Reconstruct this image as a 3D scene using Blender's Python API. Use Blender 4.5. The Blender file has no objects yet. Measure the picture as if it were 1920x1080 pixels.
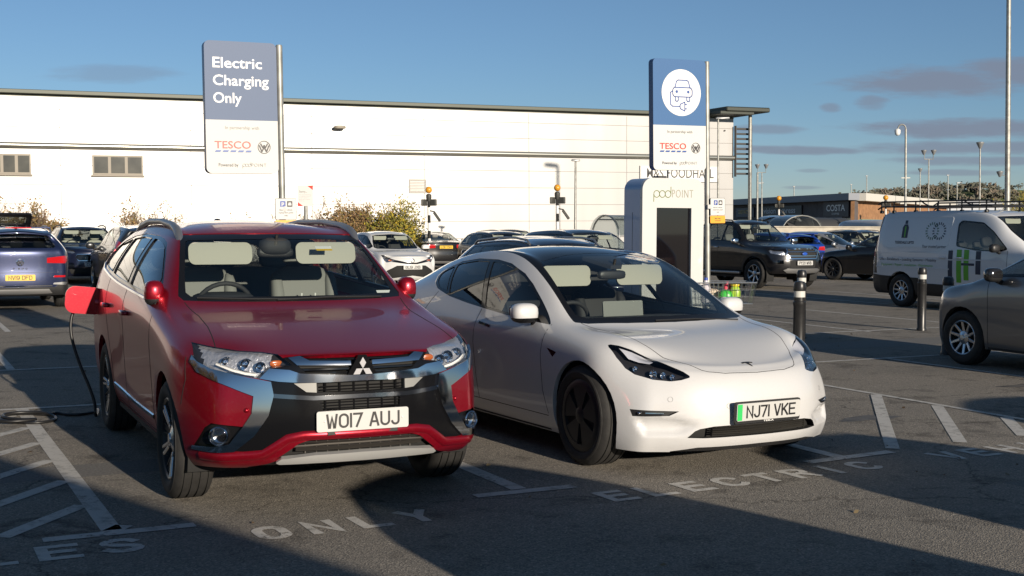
import bpy, bmesh, math, random
from math import sin, cos, pi, radians, sqrt
from mathutils import Vector, Matrix
from mathutils.bvhtree import BVHTree

scene = bpy.context.scene
COL = scene.collection
random.seed(7)

# ------------------------------------------------------------------ camera
CAM_F, CAM_H, CAM_PITCH, CAM_ROLL = 2354.7, 1.5833, -0.0488, 0.0040
cp, sp = cos(CAM_PITCH), sin(CAM_PITCH)
fw = Vector((0, cp, sp)); up = Vector((0, -sp, cp)); ri = Vector((1, 0, 0))
r2 = cos(CAM_ROLL)*ri + sin(CAM_ROLL)*up
u2 = -sin(CAM_ROLL)*ri + cos(CAM_ROLL)*up
cam_data = bpy.data.cameras.new('camera')
cam_data.sensor_width = 36.0
cam_data.lens = CAM_F*36.0/1920.0
cam_data.clip_start = 0.05
cam_data.clip_end = 6000
cam = bpy.data.objects.new('camera', cam_data); COL.objects.link(cam)
M = Matrix((r2, u2, -fw)).transposed().to_4x4(); M.translation = Vector((0, 0, CAM_H))
cam.matrix_world = M
scene.camera = cam

# ------------------------------------------------------------------ light
SKY_STRENGTH = .075
SUN_AZ, SUN_EL = radians(30.5), radians(13.0)     # azimuth to the right of straight behind the camera
sun_dir = Vector((sin(SUN_AZ)*cos(SUN_EL), -cos(SUN_AZ)*cos(SUN_EL), sin(SUN_EL)))
sd = bpy.data.lights.new('sun', 'SUN'); sd.energy = 5.0; sd.angle = radians(0.5); sd.color = (1.0, 0.88, 0.72)
sun = bpy.data.objects.new('sun', sd); COL.objects.link(sun)
sun.rotation_euler = sun_dir.to_track_quat('Z', 'Y').to_euler()

world = bpy.data.worlds.new("World"); scene.world = world; world.use_nodes = True
def build_world():
    nt = world.node_tree; N = nt.nodes; L = nt.links
    bg = N['Background']; bg.inputs[1].default_value = SKY_STRENGTH
    sky = N.new('ShaderNodeTexSky'); sky.sky_type = 'NISHITA'; sky.sun_disc = False
    sky.sun_elevation = SUN_EL; sky.sun_rotation = pi - SUN_AZ
    sky.air_density = 1.0; sky.dust_density = 0.0; sky.ozone_density = 3.0; sky.altitude = 50
    tc = N.new('ShaderNodeTexCoord'); sp = N.new('ShaderNodeSeparateXYZ'); L.new(tc.outputs['Generated'], sp.inputs[0])
    # clear cold air: less yellow towards the horizon
    rp = N.new('ShaderNodeValToRGB'); cr = rp.color_ramp
    cr.elements[0].position = 0.; cr.elements[0].color = (.66, .78, 1.12, 1); cr.elements[1].position = .42; cr.elements[1].color = (.88, .86, .82, 1)
    e = cr.elements.new(.10); e.color = (.68, .79, .99, 1)
    L.new(sp.outputs['Z'], rp.inputs[0])
    mu = N.new('ShaderNodeMix'); mu.data_type = 'RGBA'; mu.blend_type = 'MULTIPLY'; mu.inputs[0].default_value = 1.; L.new(sky.outputs[0], mu.inputs[6]); L.new(rp.outputs[0], mu.inputs[7])
    def math_(op, a, b=None, c=None):
        m = N.new('ShaderNodeMath'); m.operation = op
        for i, q in enumerate((a, b, c)):
            if q is None: continue
            if isinstance(q, (int, float)): m.inputs[i].default_value = q
            else: L.new(q, m.inputs[i])
        return m.outputs[0]
    # flat layered clouds: tangent-plane coordinates of the northern sky
    yy = math_('MAXIMUM', sp.outputs['Y'], .05); u = math_('DIVIDE', sp.outputs['X'], yy); v = math_('DIVIDE', sp.outputs['Z'], yy)
    cb = N.new('ShaderNodeCombineXYZ'); L.new(math_('MULTIPLY', u, 17.), cb.inputs[0]); L.new(math_('MULTIPLY', v, 95.), cb.inputs[1])
    nz = N.new('ShaderNodeTexNoise'); nz.inputs['Scale'].default_value = 1.; nz.inputs['Detail'].default_value = 7; nz.inputs['Roughness'].default_value = .64; L.new(cb.outputs[0], nz.inputs['Vector'])
    nn = math_('MULTIPLY_ADD', nz.outputs['Fac'], 2.5, -1.0)
    tot = None
    for (cu, cv, wu, wv, k) in ((800, 272, 205, 29, 1), (985, 288, 190, 32, 1), (860, 186, 240, 20, 1), (900, 150, 290, 14, .9), (520, 145, 150, 9, .9), (470, 183, 75, 10, .7), (668, 234, 34, 15, .75), (592, 223, 22, 10, .7), (880, 126, 190, 10, .8), (830, 104, 110, 7, .7), (560, 107, 34, 4, .5), (545, 75, 40, 4, .5), (-745, 282, 135, 18, .4), (-520, 275, 60, 9, .25)):
        a_ = math_('POWER', math_('ABSOLUTE', math_('MULTIPLY_ADD', u, 2355/wu, -cu/wu)), 2.); b_ = math_('POWER', math_('ABSOLUTE', math_('MULTIPLY_ADD', v, 2355/wv, -cv/wv)), 2.)
        m = math_('SUBTRACT', math_('ADD', 1., nn), math_('ADD', a_, b_))
        mr = N.new('ShaderNodeMapRange'); mr.interpolation_type = 'SMOOTHSTEP'; mr.inputs[1].default_value = -.05; mr.inputs[2].default_value = 1.15; mr.inputs[4].default_value = k; L.new(m, mr.inputs[0])
        tot = mr.outputs[0] if tot is None else math_('MAXIMUM', tot, mr.outputs[0])
    cl = N.new('ShaderNodeMix'); cl.data_type = 'RGBA'; L.new(math_('MULTIPLY', tot, .85), cl.inputs[0]); L.new(mu.outputs[2], cl.inputs[6]); cl.inputs[7].default_value = (2.3, 2.65, 3.5, 1)
    L.new(cl.outputs[2], bg.inputs[0])
build_world()
scene.view_settings.view_transform = 'Standard'
scene.view_settings.look = 'None'
scene.view_settings.exposure = 0.30
scene.view_settings.gamma = 1.0
scene.view_settings.use_curve_mapping = False
scene.cycles.max_bounces = 8
scene.cycles.transparent_max_bounces = 16
scene.cycles.caustics_reflective = False
scene.cycles.caustics_refractive = False

# ------------------------------------------------------------------ materials
MATS = {}
def mat(name, col=(.5, .5, .5), rough=.5, metal=0., coat=0., spec=.5, emit=None, noise=None, bump=None, coatr=.03, flake=0):
    if name in MATS: return MATS[name]
    m = bpy.data.materials.new(name); m.use_nodes = True
    nt = m.node_tree; b = nt.nodes['Principled BSDF']
    b.inputs['Base Color'].default_value = (*col, 1)
    b.inputs['Roughness'].default_value = rough
    b.inputs['Metallic'].default_value = metal
    b.inputs['Coat Weight'].default_value = coat
    b.inputs['Coat Roughness'].default_value = coatr
    b.inputs['Specular IOR Level'].default_value = spec
    if emit:
        b.inputs['Emission Color'].default_value = (*emit[0], 1); b.inputs['Emission Strength'].default_value = emit[1]
    if noise:                     # (scale, amount) albedo wear / dirt
        tc = nt.nodes.new('ShaderNodeTexCoord')
        n = nt.nodes.new('ShaderNodeTexNoise'); n.inputs['Scale'].default_value = noise[0]; n.inputs['Detail'].default_value = 6
        nt.links.new(tc.outputs['Object'], n.inputs['Vector'])
        r = nt.nodes.new('ShaderNodeMapRange'); r.inputs[1].default_value = .25; r.inputs[2].default_value = .75
        r.inputs[3].default_value = 1-noise[1]; r.inputs[4].default_value = 1+noise[1]
        nt.links.new(n.outputs['Fac'], r.inputs[0])
        mx = nt.nodes.new('ShaderNodeVectorMath'); mx.operation = 'SCALE'; mx.inputs[0].default_value = col
        nt.links.new(r.outputs[0], mx.inputs['Scale']); nt.links.new(mx.outputs[0], b.inputs['Base Color'])
    if bump:
        tc = nt.nodes.new('ShaderNodeTexCoord')
        n = nt.nodes.new('ShaderNodeTexNoise'); n.inputs['Scale'].default_value = bump[0]; n.inputs['Detail'].default_value = 4
        nt.links.new(tc.outputs['Object'], n.inputs['Vector'])
        bp = nt.nodes.new('ShaderNodeBump'); bp.inputs['Strength'].default_value = bump[1]; bp.inputs['Distance'].default_value = .01
        nt.links.new(n.outputs['Fac'], bp.inputs['Height']); nt.links.new(bp.outputs[0], b.inputs['Normal'])
    MATS[name] = m
    return m

def glass_mat(name, tint=(.75, .8, .78), dark=1.0, ior=1.52):
    if name in MATS: return MATS[name]
    m = bpy.data.materials.new(name); m.use_nodes = True
    nt = m.node_tree; nt.nodes.clear()
    out = nt.nodes.new('ShaderNodeOutputMaterial')
    tr = nt.nodes.new('ShaderNodeBsdfTransparent'); tr.inputs[0].default_value = (*[t*dark for t in tint], 1)
    gl = nt.nodes.new('ShaderNodeBsdfGlossy'); gl.inputs['Roughness'].default_value = .0; gl.inputs[0].default_value = (1, 1, 1, 1)
    f0 = 1.6*((ior-1)/(ior+1))**2                      # both faces of the pane
    fr = nt.nodes.new('ShaderNodeLayerWeight'); fr.inputs[0].default_value = .5
    pw = nt.nodes.new('ShaderNodeMath'); pw.operation = 'POWER'; pw.inputs[1].default_value = 4.5
    nt.links.new(fr.outputs['Facing'], pw.inputs[0])
    mr = nt.nodes.new('ShaderNodeMath'); mr.operation = 'MULTIPLY_ADD'; mr.inputs[1].default_value = 1-f0; mr.inputs[2].default_value = f0; mr.use_clamp = True
    mix = nt.nodes.new('ShaderNodeMixShader')
    nt.links.new(pw.outputs[0], mr.inputs[0]); nt.links.new(mr.outputs[0], mix.inputs[0])
    nt.links.new(tr.outputs[0], mix.inputs[1]); nt.links.new(gl.outputs[0], mix.inputs[2]); nt.links.new(mix.outputs[0], out.inputs[0])
    MATS[name] = m
    return m

def grime(m, amt=.10):
    """road film: patchy clear-coat gloss and a faint dusting"""
    nt = m.node_tree; b = nt.nodes['Principled BSDF']; tc = nt.nodes.new('ShaderNodeTexCoord')
    n = nt.nodes.new('ShaderNodeTexNoise'); n.inputs['Scale'].default_value = 5; n.inputs['Detail'].default_value = 8; n.inputs['Roughness'].default_value = .7; nt.links.new(tc.outputs['Object'], n.inputs['Vector'])
    r = nt.nodes.new('ShaderNodeMapRange'); r.inputs[1].default_value = .35; r.inputs[2].default_value = .75; r.inputs[3].default_value = .008; r.inputs[4].default_value = .008+amt; nt.links.new(n.outputs['Fac'], r.inputs[0]); nt.links.new(r.outputs[0], b.inputs['Coat Roughness'])
    mx = nt.nodes.new('ShaderNodeMix'); mx.data_type = 'RGBA'; col = b.inputs['Base Color'].default_value[:]; mx.inputs[6].default_value = col; mx.inputs[7].default_value = (.24, .21, .18, 1)
    n2 = nt.nodes.new('ShaderNodeTexNoise'); n2.inputs['Scale'].default_value = 70; n2.inputs['Detail'].default_value = 5; nt.links.new(tc.outputs['Object'], n2.inputs['Vector'])
    r2_ = nt.nodes.new('ShaderNodeMapRange'); r2_.inputs[1].default_value = .50; r2_.inputs[2].default_value = .85; r2_.inputs[3].default_value = .0; r2_.inputs[4].default_value = amt*1.2; nt.links.new(n2.outputs['Fac'], r2_.inputs[0]); nt.links.new(r2_.outputs[0], mx.inputs[0]); nt.links.new(mx.outputs[2], b.inputs['Base Color'])
    return m
def paint(name, col, metal=.35, rough=.38, coat=1.0):
    new = name not in MATS
    m = mat(name, col, rough=rough, metal=metal, coat=coat, coatr=.02)
    return grime(m, .07) if new else m

BLACKP = mat('black_plastic', (.018, .018, .019), .45)
GLOSSBLACK = mat('gloss_black', (.008, .008, .009), .06)
MATTEBLACK = mat('matte_black', (.012, .012, .012), .8)
RUBBER = mat('rubber', (.022, .021, .020), .75, noise=(14, .35), bump=(60, .15))
CHROME = mat('chrome', (.64, .65, .67), .09, 1.0)
SILVER = mat('satin_silver', (.40, .40, .40), .42, .85)
ALLOY = mat('alloy', (.55, .56, .58), .25, .95)
DARKALLOY = mat('dark_alloy', (.03, .03, .032), .38, .3)
WHITEPL = mat('white_plastic', (.75, .75, .73), .4)
PLATEW = mat('plate_white', (.50, .50, .487), .4)
PLATEY = mat('plate_yellow', (.66, .42, .015), .35)
INK = mat('black_ink', (.01, .01, .012), .5)
GLASS = glass_mat('car_glass', tint=(.86, .91, .89))
PRIVACY = glass_mat('privacy_glass', dark=.22)
SIDEGL = glass_mat('side_glass', dark=.7)
LENS = glass_mat('lens', tint=(.95, .95, .96), ior=1.42)
INTDARK = mat('interior_dark', (.020, .020, .022), .7, bump=(200, .1))
INTGREY = mat('interior_grey', (.19, .19, .18), .7)
INTCREAM = mat('interior_cream', (.37, .36, .31), .85)
REDLENS = mat('red_lens', (.45, .008, .012), .12, coat=1)
AMBER = mat('amber_lens', (.42, .10, .015), .25, coat=1)
HLDARK = mat('headlamp_dark', (.03, .03, .034), .25, .2)
GALV = mat('galvanised', (.30, .30, .28), .5, .5, noise=(9, .3))

# ------------------------------------------------------------------ mesh container
class MB:
    def __init__(s): s.v = []; s.f = []; s.m = []; s.n = []; s.sm = []
    def add(s, vs, fs, mi=0, ns=None, smooth=True):
        o = len(s.v)
        s.v += [tuple(p) for p in vs]
        s.n += [tuple(q) for q in ns] if ns else [(0, 0, 0)]*len(vs)
        for f in fs: s.f.append(tuple(i+o for i in f)); s.m.append(mi); s.sm.append(smooth)
        return s
    def merge(s, o, xf=None, dm=0):
        k = len(s.v)
        s.v += [tuple(xf @ Vector(p)) for p in o.v] if xf else o.v
        r = xf.to_3x3() if xf else None
        s.n += [tuple(r @ Vector(p)) for p in o.n] if xf else o.n
        s.f += [tuple(i+k for i in f) for f in o.f]; s.m += [x+dm for x in o.m]; s.sm += o.sm
        return s
    def box(s, c, d, b=0., mi=0, rz=0., R=None):
        hx, hy, hz = d[0]/2, d[1]/2, d[2]/2
        Mx = R.to_3x3() if R else Matrix.Rotation(rz, 3, 'Z')
        vs = []; fs = []
        if b <= 0:
            vs = [(x, y, z) for x in (-hx, hx) for y in (-hy, hy) for z in (-hz, hz)]
            fs = [(0, 1, 3, 2), (4, 6, 7, 5), (0, 4, 5, 1), (2, 3, 7, 6), (0, 2, 6, 4), (1, 5, 7, 3)]
        else:
            b = min(b, hx*.95, hy*.95, hz*.95)
            idx = {}
            for sx in (-1, 1):
                for sy in (-1, 1):
                    for sz in (-1, 1):
                        for a in range(3):
                            h = [hx-b, hy-b, hz-b]; h[a] += b
                            idx[(sx, sy, sz, a)] = len(vs); vs.append((sx*h[0], sy*h[1], sz*h[2]))
            g = idx
            for q in (-1, 1):
                fs.append([g[(q, -1, -1, 0)], g[(q, 1, -1, 0)], g[(q, 1, 1, 0)], g[(q, -1, 1, 0)]][::q])
                fs.append([g[(-1, q, -1, 1)], g[(-1, q, 1, 1)], g[(1, q, 1, 1)], g[(1, q, -1, 1)]][::q])
                fs.append([g[(-1, -1, q, 2)], g[(1, -1, q, 2)], g[(1, 1, q, 2)], g[(-1, 1, q, 2)]][::q])
            for a, bb, cc in ((0, 1, 2), (1, 2, 0), (0, 2, 1)):
                for s1 in (-1, 1):
                    for s2 in (-1, 1):
                        def k(t, ax):
                            q = [0, 0, 0]; q[a] = s1; q[bb] = s2; q[cc] = t
                            return g[(q[0], q[1], q[2], ax)]
                        fs.append((k(-1, a), k(1, a), k(1, bb), k(-1, bb)))
            for sx in (-1, 1):
                for sy in (-1, 1):
                    for sz in (-1, 1): fs.append((g[(sx, sy, sz, 0)], g[(sx, sy, sz, 1)], g[(sx, sy, sz, 2)]))
        c = Vector(c)
        s.add([c + Mx @ Vector(p) for p in vs], fs, mi, smooth=False)
        return s
    def prism(s, poly, t, xf, mi=0, hole=None):
        """2-D outline in local XY, thickness t along local +Z, placed with xf"""
        n = len(poly)
        vs = [(p[0], p[1], 0) for p in poly] + [(p[0], p[1], t) for p in poly]
        fs = [tuple(range(n))[::-1], tuple(range(n, 2*n))] + [(i, (i+1) % n, n+(i+1) % n, n+i) for i in range(n)]
        s.add([xf @ Vector(p) for p in vs], fs, mi, smooth=False); return s
    def frame(s, outer, inner, t, xf, mi=0):
        n = len(outer)
        vs = [(p[0], p[1], z) for z in (0, t) for p in outer] + [(p[0], p[1], z) for z in (0, t) for p in inner]
        fs = []
        for i in range(n):
            j = (i+1) % n
            fs += [(i, j, n+j, n+i), (2*n+j, 2*n+i, 3*n+i, 3*n+j), (n+i, n+j, 3*n+j, 3*n+i), (j, i, 2*n+i, 2*n+j)]
        s.add([xf @ Vector(p) for p in vs], fs, mi, smooth=False); return s
    def tube(s, path, r, seg=8, mi=0, caps=True, closed=False):
        path = [Vector(p) for p in path]; n = len(path)
        rs = r if isinstance(r, (list, tuple)) else [r]*n
        vs = []; fs = []
        t0 = (path[1]-path[0]).normalized()
        up_ = Vector((0, 0, 1)) if abs(t0.z) < .9 else Vector((1, 0, 0))
        a = t0.cross(up_).normalized()
        for i, p in enumerate(path):
            if closed: t = path[(i+1) % n]-path[i-1]
            else: t = path[min(i+1, n-1)]-path[max(i-1, 0)]
            t.normalize()
            a = (a - t*a.dot(t)).normalized(); b = t.cross(a)
            for k in range(seg):
                w = 2*pi*k/seg; vs.append(p + (a*cos(w)+b*sin(w))*rs[i])
        m_ = n if closed else n-1
        for i in range(m_):
            for k in range(seg):
                j = (i+1) % n
                fs.append((i*seg+k, i*seg+(k+1) % seg, j*seg+(k+1) % seg, j*seg+k))
        if caps and not closed: fs += [tuple(range(seg))[::-1], tuple(range((n-1)*seg, n*seg))]
        s.add(vs, fs, mi); return s
    def lathe(s, prof, seg=32, xf=None, mi=0):
        """profile of (r, h) turned about local Z"""
        vs = []; fs = []; n = len(prof)
        for k in range(seg):
            w = 2*pi*k/seg
            vs += [(r*cos(w), r*sin(w), h) for r, h in prof]
        for k in range(seg):
            j = (k+1) % seg
            for i in range(n-1): fs.append((k*n+i, j*n+i, j*n+i+1, k*n+i+1))
        if xf: vs = [xf @ Vector(p) for p in vs]
        s.add(vs, fs, mi); return s
    def ball(s, c, r, seg=12, mi=0, sc=(1, 1, 1)):
        vs = []; fs = []; rg = seg//2
        for i in range(rg+1):
            t = pi*i/rg
            for k in range(seg):
                w = 2*pi*k/seg; vs.append((c[0]+r*sc[0]*sin(t)*cos(w), c[1]+r*sc[1]*sin(t)*sin(w), c[2]+r*sc[2]*cos(t)))
        for i in range(rg):
            for k in range(seg): fs.append((i*seg+k, (i+1)*seg+k, (i+1)*seg+(k+1) % seg, i*seg+(k+1) % seg))
        s.add(vs, fs, mi); return s
    def mesh(s, name, mats, sharp=40):
        me = bpy.data.meshes.new(name); me.from_pydata(s.v, [], s.f)
        for m_ in mats: me.materials.append(m_)
        me.polygons.foreach_set('material_index', s.m)
        me.polygons.foreach_set('use_smooth', s.sm)
        me.validate(clean_customdata=False); me.update()
        if any(n != (0, 0, 0) for n in s.n):
            if len(me.vertices) == len(s.n):
                me.set_sharp_from_angle(angle=radians(sharp))
                me.normals_split_custom_set([s.n[l.vertex_index] for l in me.loops])
        else:
            if sharp < 180: me.set_sharp_from_angle(angle=radians(sharp))
        return me
    def pieces(s):
        """split into clusters of loose islands that lie apart from each other"""
        n = len(s.v); par = list(range(n))
        def find(a):
            while par[a] != a: par[a] = par[par[a]]; a = par[a]
            return a
        for f in s.f:
            a = find(f[0])
            for k in f[1:]:
                b = find(k)
                if a != b: par[b] = a
        isl = {}; box = []
        for f in s.f:
            r = find(f[0])
            if r not in isl: isl[r] = len(box); box.append([1e9, 1e9, 1e9, -1e9, -1e9, -1e9])
            b = box[isl[r]]
            for k in f:
                p = s.v[k]
                for j in range(3): b[j] = min(b[j], p[j]); b[3+j] = max(b[3+j], p[j])
        K = len(box)
        if K < 2 or K > 600: return [s]
        pp = list(range(K))
        def fi(a):
            while pp[a] != a: pp[a] = pp[pp[a]]; a = pp[a]
            return a
        sz = [max(b[3+j]-b[j] for j in range(3)) for b in box]
        for i in range(K):
            for j in range(i+1, K):
                A, B = box[i], box[j]
                g = sum(max(0, A[k]-B[3+k], B[k]-A[3+k])**2 for k in range(3))
                if g <= (.98*max(.02, .5*max(sz[i], sz[j])))**2:
                    a, b = fi(i), fi(j)
                    if a != b: pp[b] = a
        grp = {}
        for q, f in enumerate(s.f): grp.setdefault(fi(isl[find(f[0])]), []).append(q)
        if len(grp) < 2 or len(grp) > 60: return [s]
        out = []
        for qs in grp.values():
            m = MB(); ix = {}
            for q in qs:
                t = []
                for k in s.f[q]:
                    if k not in ix: ix[k] = len(m.v); m.v.append(s.v[k]); m.n.append(s.n[k])
                    t.append(ix[k])
                m.f.append(tuple(t)); m.m.append(s.m[q]); m.sm.append(s.sm[q])
            out.append(m)
        out.sort(key=lambda m: -len(m.v))
        return out
    def build(s, name, mats, parent=None, sharp=40):
        if not isinstance(mats, (list, tuple)): mats = [mats]
        if parent and name not in ('stems', 'leaves', 'panel_joint', 'wall', 'underbody'):
            P = s.pieces()
            if len(P) > 1:
                r = [m.build_one(name, mats, parent, sharp) for m in P]; return r[0]
        return s.build_one(name, mats, parent, sharp)
    def build_one(s, name, mats, parent=None, sharp=40):
        used = sorted({k for f in s.f for k in f})
        if len(used) < len(s.v):
            ix = {k: i for i, k in enumerate(used)}
            s.v = [s.v[k] for k in used]; s.n = [s.n[k] for k in used]; s.f = [tuple(ix[k] for k in f) for f in s.f]
        o = bpy.data.objects.new(name, s.mesh(name, mats, sharp)); COL.objects.link(o)
        if parent: o.parent = parent
        return o

def tag(o, label=None, cat=None, group=None, kind=None):
    if label: o['label'] = label
    if cat: o['category'] = cat
    if group: o['group'] = group
    if kind: o['kind'] = kind
    return o
def empty(name, loc=(0, 0, 0), rz=0., label=None, cat=None, group=None):
    o = bpy.data.objects.new(name, None); COL.objects.link(o); o.location = loc; o.rotation_euler = (0, 0, rz)
    o.empty_display_size = .2
    return tag(o, label, cat, group)

_TXT = {}
def text_mb(s, size=1., bold=0., sx=1., shear=0., spacing=1.):
    """text outline as faces in local XY, left-bottom at origin; returns (MB, width)"""
    key = (s, bold, shear, spacing)
    if key not in _TXT:
        cu = bpy.data.curves.new('t', 'FONT'); cu.body = s; cu.size = 1.; cu.offset = bold; cu.shear = shear; cu.space_character = spacing
        cu.resolution_u = 3
        ob = bpy.data.objects.new('t', cu); COL.objects.link(ob)
        dg = bpy.context.evaluated_depsgraph_get(); dg.update()
        me = bpy.data.meshes.new_from_object(ob.evaluated_get(dg))
        vs = [tuple(v.co) for v in me.vertices]; fs = [tuple(p.vertices) for p in me.polygons]
        bpy.data.objects.remove(ob); bpy.data.curves.remove(cu); bpy.data.meshes.remove(me)
        _TXT[key] = (vs, fs)
    vs, fs = _TXT[key]
    x0 = min(v[0] for v in vs); x1 = max(v[0] for v in vs)
    mb = MB(); mb.add([((v[0]-x0)*size*sx, v[1]*size, 0) for v in vs], fs, 0, smooth=False)
    return mb, (x1-x0)*size*sx
def put_text(mb, s, xf, height, width=None, bold=0., mi=0, align='c', shear=0., spacing=1., sx=1.):
    """cap height = height; optional exact width; xf maps local (x, y, 0)"""
    size = height/.69
    t, w = text_mb(s, size, bold, sx, shear, spacing)
    k = (width/w) if width else 1.; w2 = w*k
    off = -w2/2 if align == 'c' else (0 if align == 'l' else -w2)
    o = len(mb.v)
    mb.add([xf @ Vector((v[0]*k+off, v[1], 0)) for v in t.v], t.f, mi, smooth=False)
    return w2
def _arc(cx, cy, rx, ry, a0, a1, n=8): return [(cx+rx*cos(radians(a0+(a1-a0)*i/n)), cy+ry*sin(radians(a0+(a1-a0)*i/n))) for i in range(n+1)]
PLATE = {
 'A': [[(0, 0), (.25, 1), (.35, 1), (.6, 0)], [(.09, .3), (.51, .3)]], 'D': [[(0, 0), (0, 1), (.28, 1)]+_arc(.28, .68, .32, .32, 90, 0, 5)+_arc(.28, .32, .32, .32, 0, -90, 5)+[(0, 0)]],
 'E': [[(.6, 0), (0, 0), (0, 1), (.6, 1)], [(0, .52), (.52, .52)]], 'F': [[(0, 0), (0, 1), (.6, 1)], [(0, .52), (.5, .52)]],
 'J': [_arc(.25, .25, .25, .25, -170, 0, 7)+[(.5, 1)]], 'K': [[(0, 0), (0, 1)], [(.58, 1), (.03, .42)], [(.2, .58), (.6, 0)]], 'L': [[(0, 1), (0, 0), (.55, 0)]],
 'N': [[(0, 0), (0, 1), (.6, 0), (.6, 1)]], 'O': [_arc(.3, .7, .3, .3, 0, 180, 10)+_arc(.3, .3, .3, .3, 180, 360, 10)+[(.6, .7)]], 'P': [[(0, 0), (0, 1)], [(.0, 1), (.32, 1)]+_arc(.32, .72, .28, .28, 90, -90, 8)+[(.0, .44)]],
 'R': [[(0, 0), (0, 1)], [(.0, 1), (.32, 1)]+_arc(.32, .73, .27, .27, 90, -90, 8)+[(.0, .46)], [(.3, .46), (.6, 0)]], 'U': [[(0, 1), (0, .3)]+_arc(.3, .3, .3, .3, 180, 360, 10)+[(.6, 1)]],
 'V': [[(0, 1), (.27, 0), (.33, 0), (.6, 1)]], 'W': [[(0, 1), (.13, 0), (.2, 0), (.35, .8), (.5, 0), (.57, 0), (.7, 1)]], 'X': [[(0, 0), (.6, 1)], [(0, 1), (.6, 0)]], 'Y': [[(0, 1), (.3, .45), (.6, 1)], [(.3, .45), (.3, 0)]],
 'S': [_arc(.3, .75, .28, .25, 20, 200, 7)+[(.3, .5)]+_arc(.3, .25, .3, .25, 60, -160, 7)], 'B': [[(0, 0), (0, 1)], [(0, 1), (.3, 1)]+_arc(.3, .76, .24, .24, 90, -90, 6)+[(0, .52)], [(.3, .52)]+_arc(.32, .26, .28, .26, 90, -90, 6)+[(0, 0)]],
 'G': [_arc(.3, .7, .3, .3, 15, 180, 7)+_arc(.3, .3, .3, .3, 180, 360, 8)+[(.6, .48), (.34, .48)]], 'M': [[(0, 0), (0, 1), (.35, .3), (.7, 1), (.7, 0)]], 'H': [[(0, 0), (0, 1)], [(.6, 0), (.6, 1)], [(0, .5), (.6, .5)]],
 '1': [[(.0, 0), (.0, 1)]], 'I': [[(.0, 0), (.0, 1)]], '2': [_arc(.3, .7, .3, .3, 170, -30, 9)+[(0, 0), (.6, 0)]], '3': [_arc(.28, .75, .26, .25, 160, -80, 8)+[(.25, .52)]+_arc(.28, .27, .3, .27, 80, -160, 8)],
 '7': [[(0, 1), (.58, 1), (.2, 0)]], '9': [_arc(.3, .68, .3, .32, 0, 360, 12), [(.6, .68)]+_arc(.3, .3, .3, .3, 0, -150, 6)], '0': [_arc(.3, .7, .3, .3, 0, 180, 10)+_arc(.3, .3, .3, .3, 180, 360, 10)+[(.6, .7)]],
 '6': [_arc(.3, .3, .3, .3, 0, 360, 12), [(.0, .3), (.03, .6), (.2, .9), (.45, 1)]]}
def stroke_text(mb, s, xf, height, width=None, pen=.15, mi=0, gap=.24):
    """number-plate lettering drawn with a constant pen"""
    x = 0.; W_ = []
    for ch in s:
        if ch == ' ': x += .42; continue
        g = PLATE[ch]; w = max(p[0] for l in g for p in l)
        W_.append((x, g)); x += w+gap
    tot = x-gap; k = height-pen*height; h = height
    sx = (width-pen*h)/tot/k if width else 1.
    for x0, g in W_:
        for li_, L in enumerate(g):
            P = [Vector((((x0+p[0])*sx-tot*sx/2)*k, p[1]*k+pen*h/2)) for p in L]
            closed = (P[0]-P[-1]).length < 1e-5
            if closed: P = P[:-1]
            n = len(P); vs = []
            for i in range(n):
                a = P[i]-P[i-1] if (i or closed) else P[1]-P[0]
                b = P[(i+1) % n]-P[i] if (i < n-1 or closed) else P[-1]-P[-2]
                if a.length < 1e-7: a = b
                if b.length < 1e-7: b = a
                a.normalize(); b.normalize(); na = Vector((-a.y, a.x)); nb = Vector((-b.y, b.x)); m = (na+nb)
                m = m.normalized() if m.length > 1e-3 else na
                d = pen*h/2/max(.45, m.dot(na)); e0 = Vector((0, 0))
                if not closed and i == 0: e0 = -b*pen*h/2
                if not closed and i == n-1: e0 = a*pen*h/2
                vs += [P[i]+m*d+e0, P[i]-m*d+e0]
            fs = [(2*i, 2*i+1, (2*i+3) % (2*n), (2*i+2) % (2*n)) for i in range(n if closed else n-1)]
            mb.add([xf @ Vector((v.x, v.y, .0006*li_)) for v in vs], fs, mi, smooth=False)
def frame_xf(o, xdir, ydir):
    x = Vector(xdir).normalized(); z = x.cross(Vector(ydir)).normalized(); y = z.cross(x)
    m = Matrix((x, y, z)).transposed().to_4x4(); m.translation = Vector(o); return m
def rrect(w, h, r, n=5, cx=0, cy=0):
    pts = []
    for qx, qy, a0 in ((1, 1, 0), (-1, 1, 90), (-1, -1, 180), (1, -1, 270)):
        for i in range(n+1):
            a = radians(a0+90*i/n); pts.append((cx+qx*(w/2-r)+r*cos(a), cy+qy*(h/2-r)+r*sin(a)))
    return pts

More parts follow.
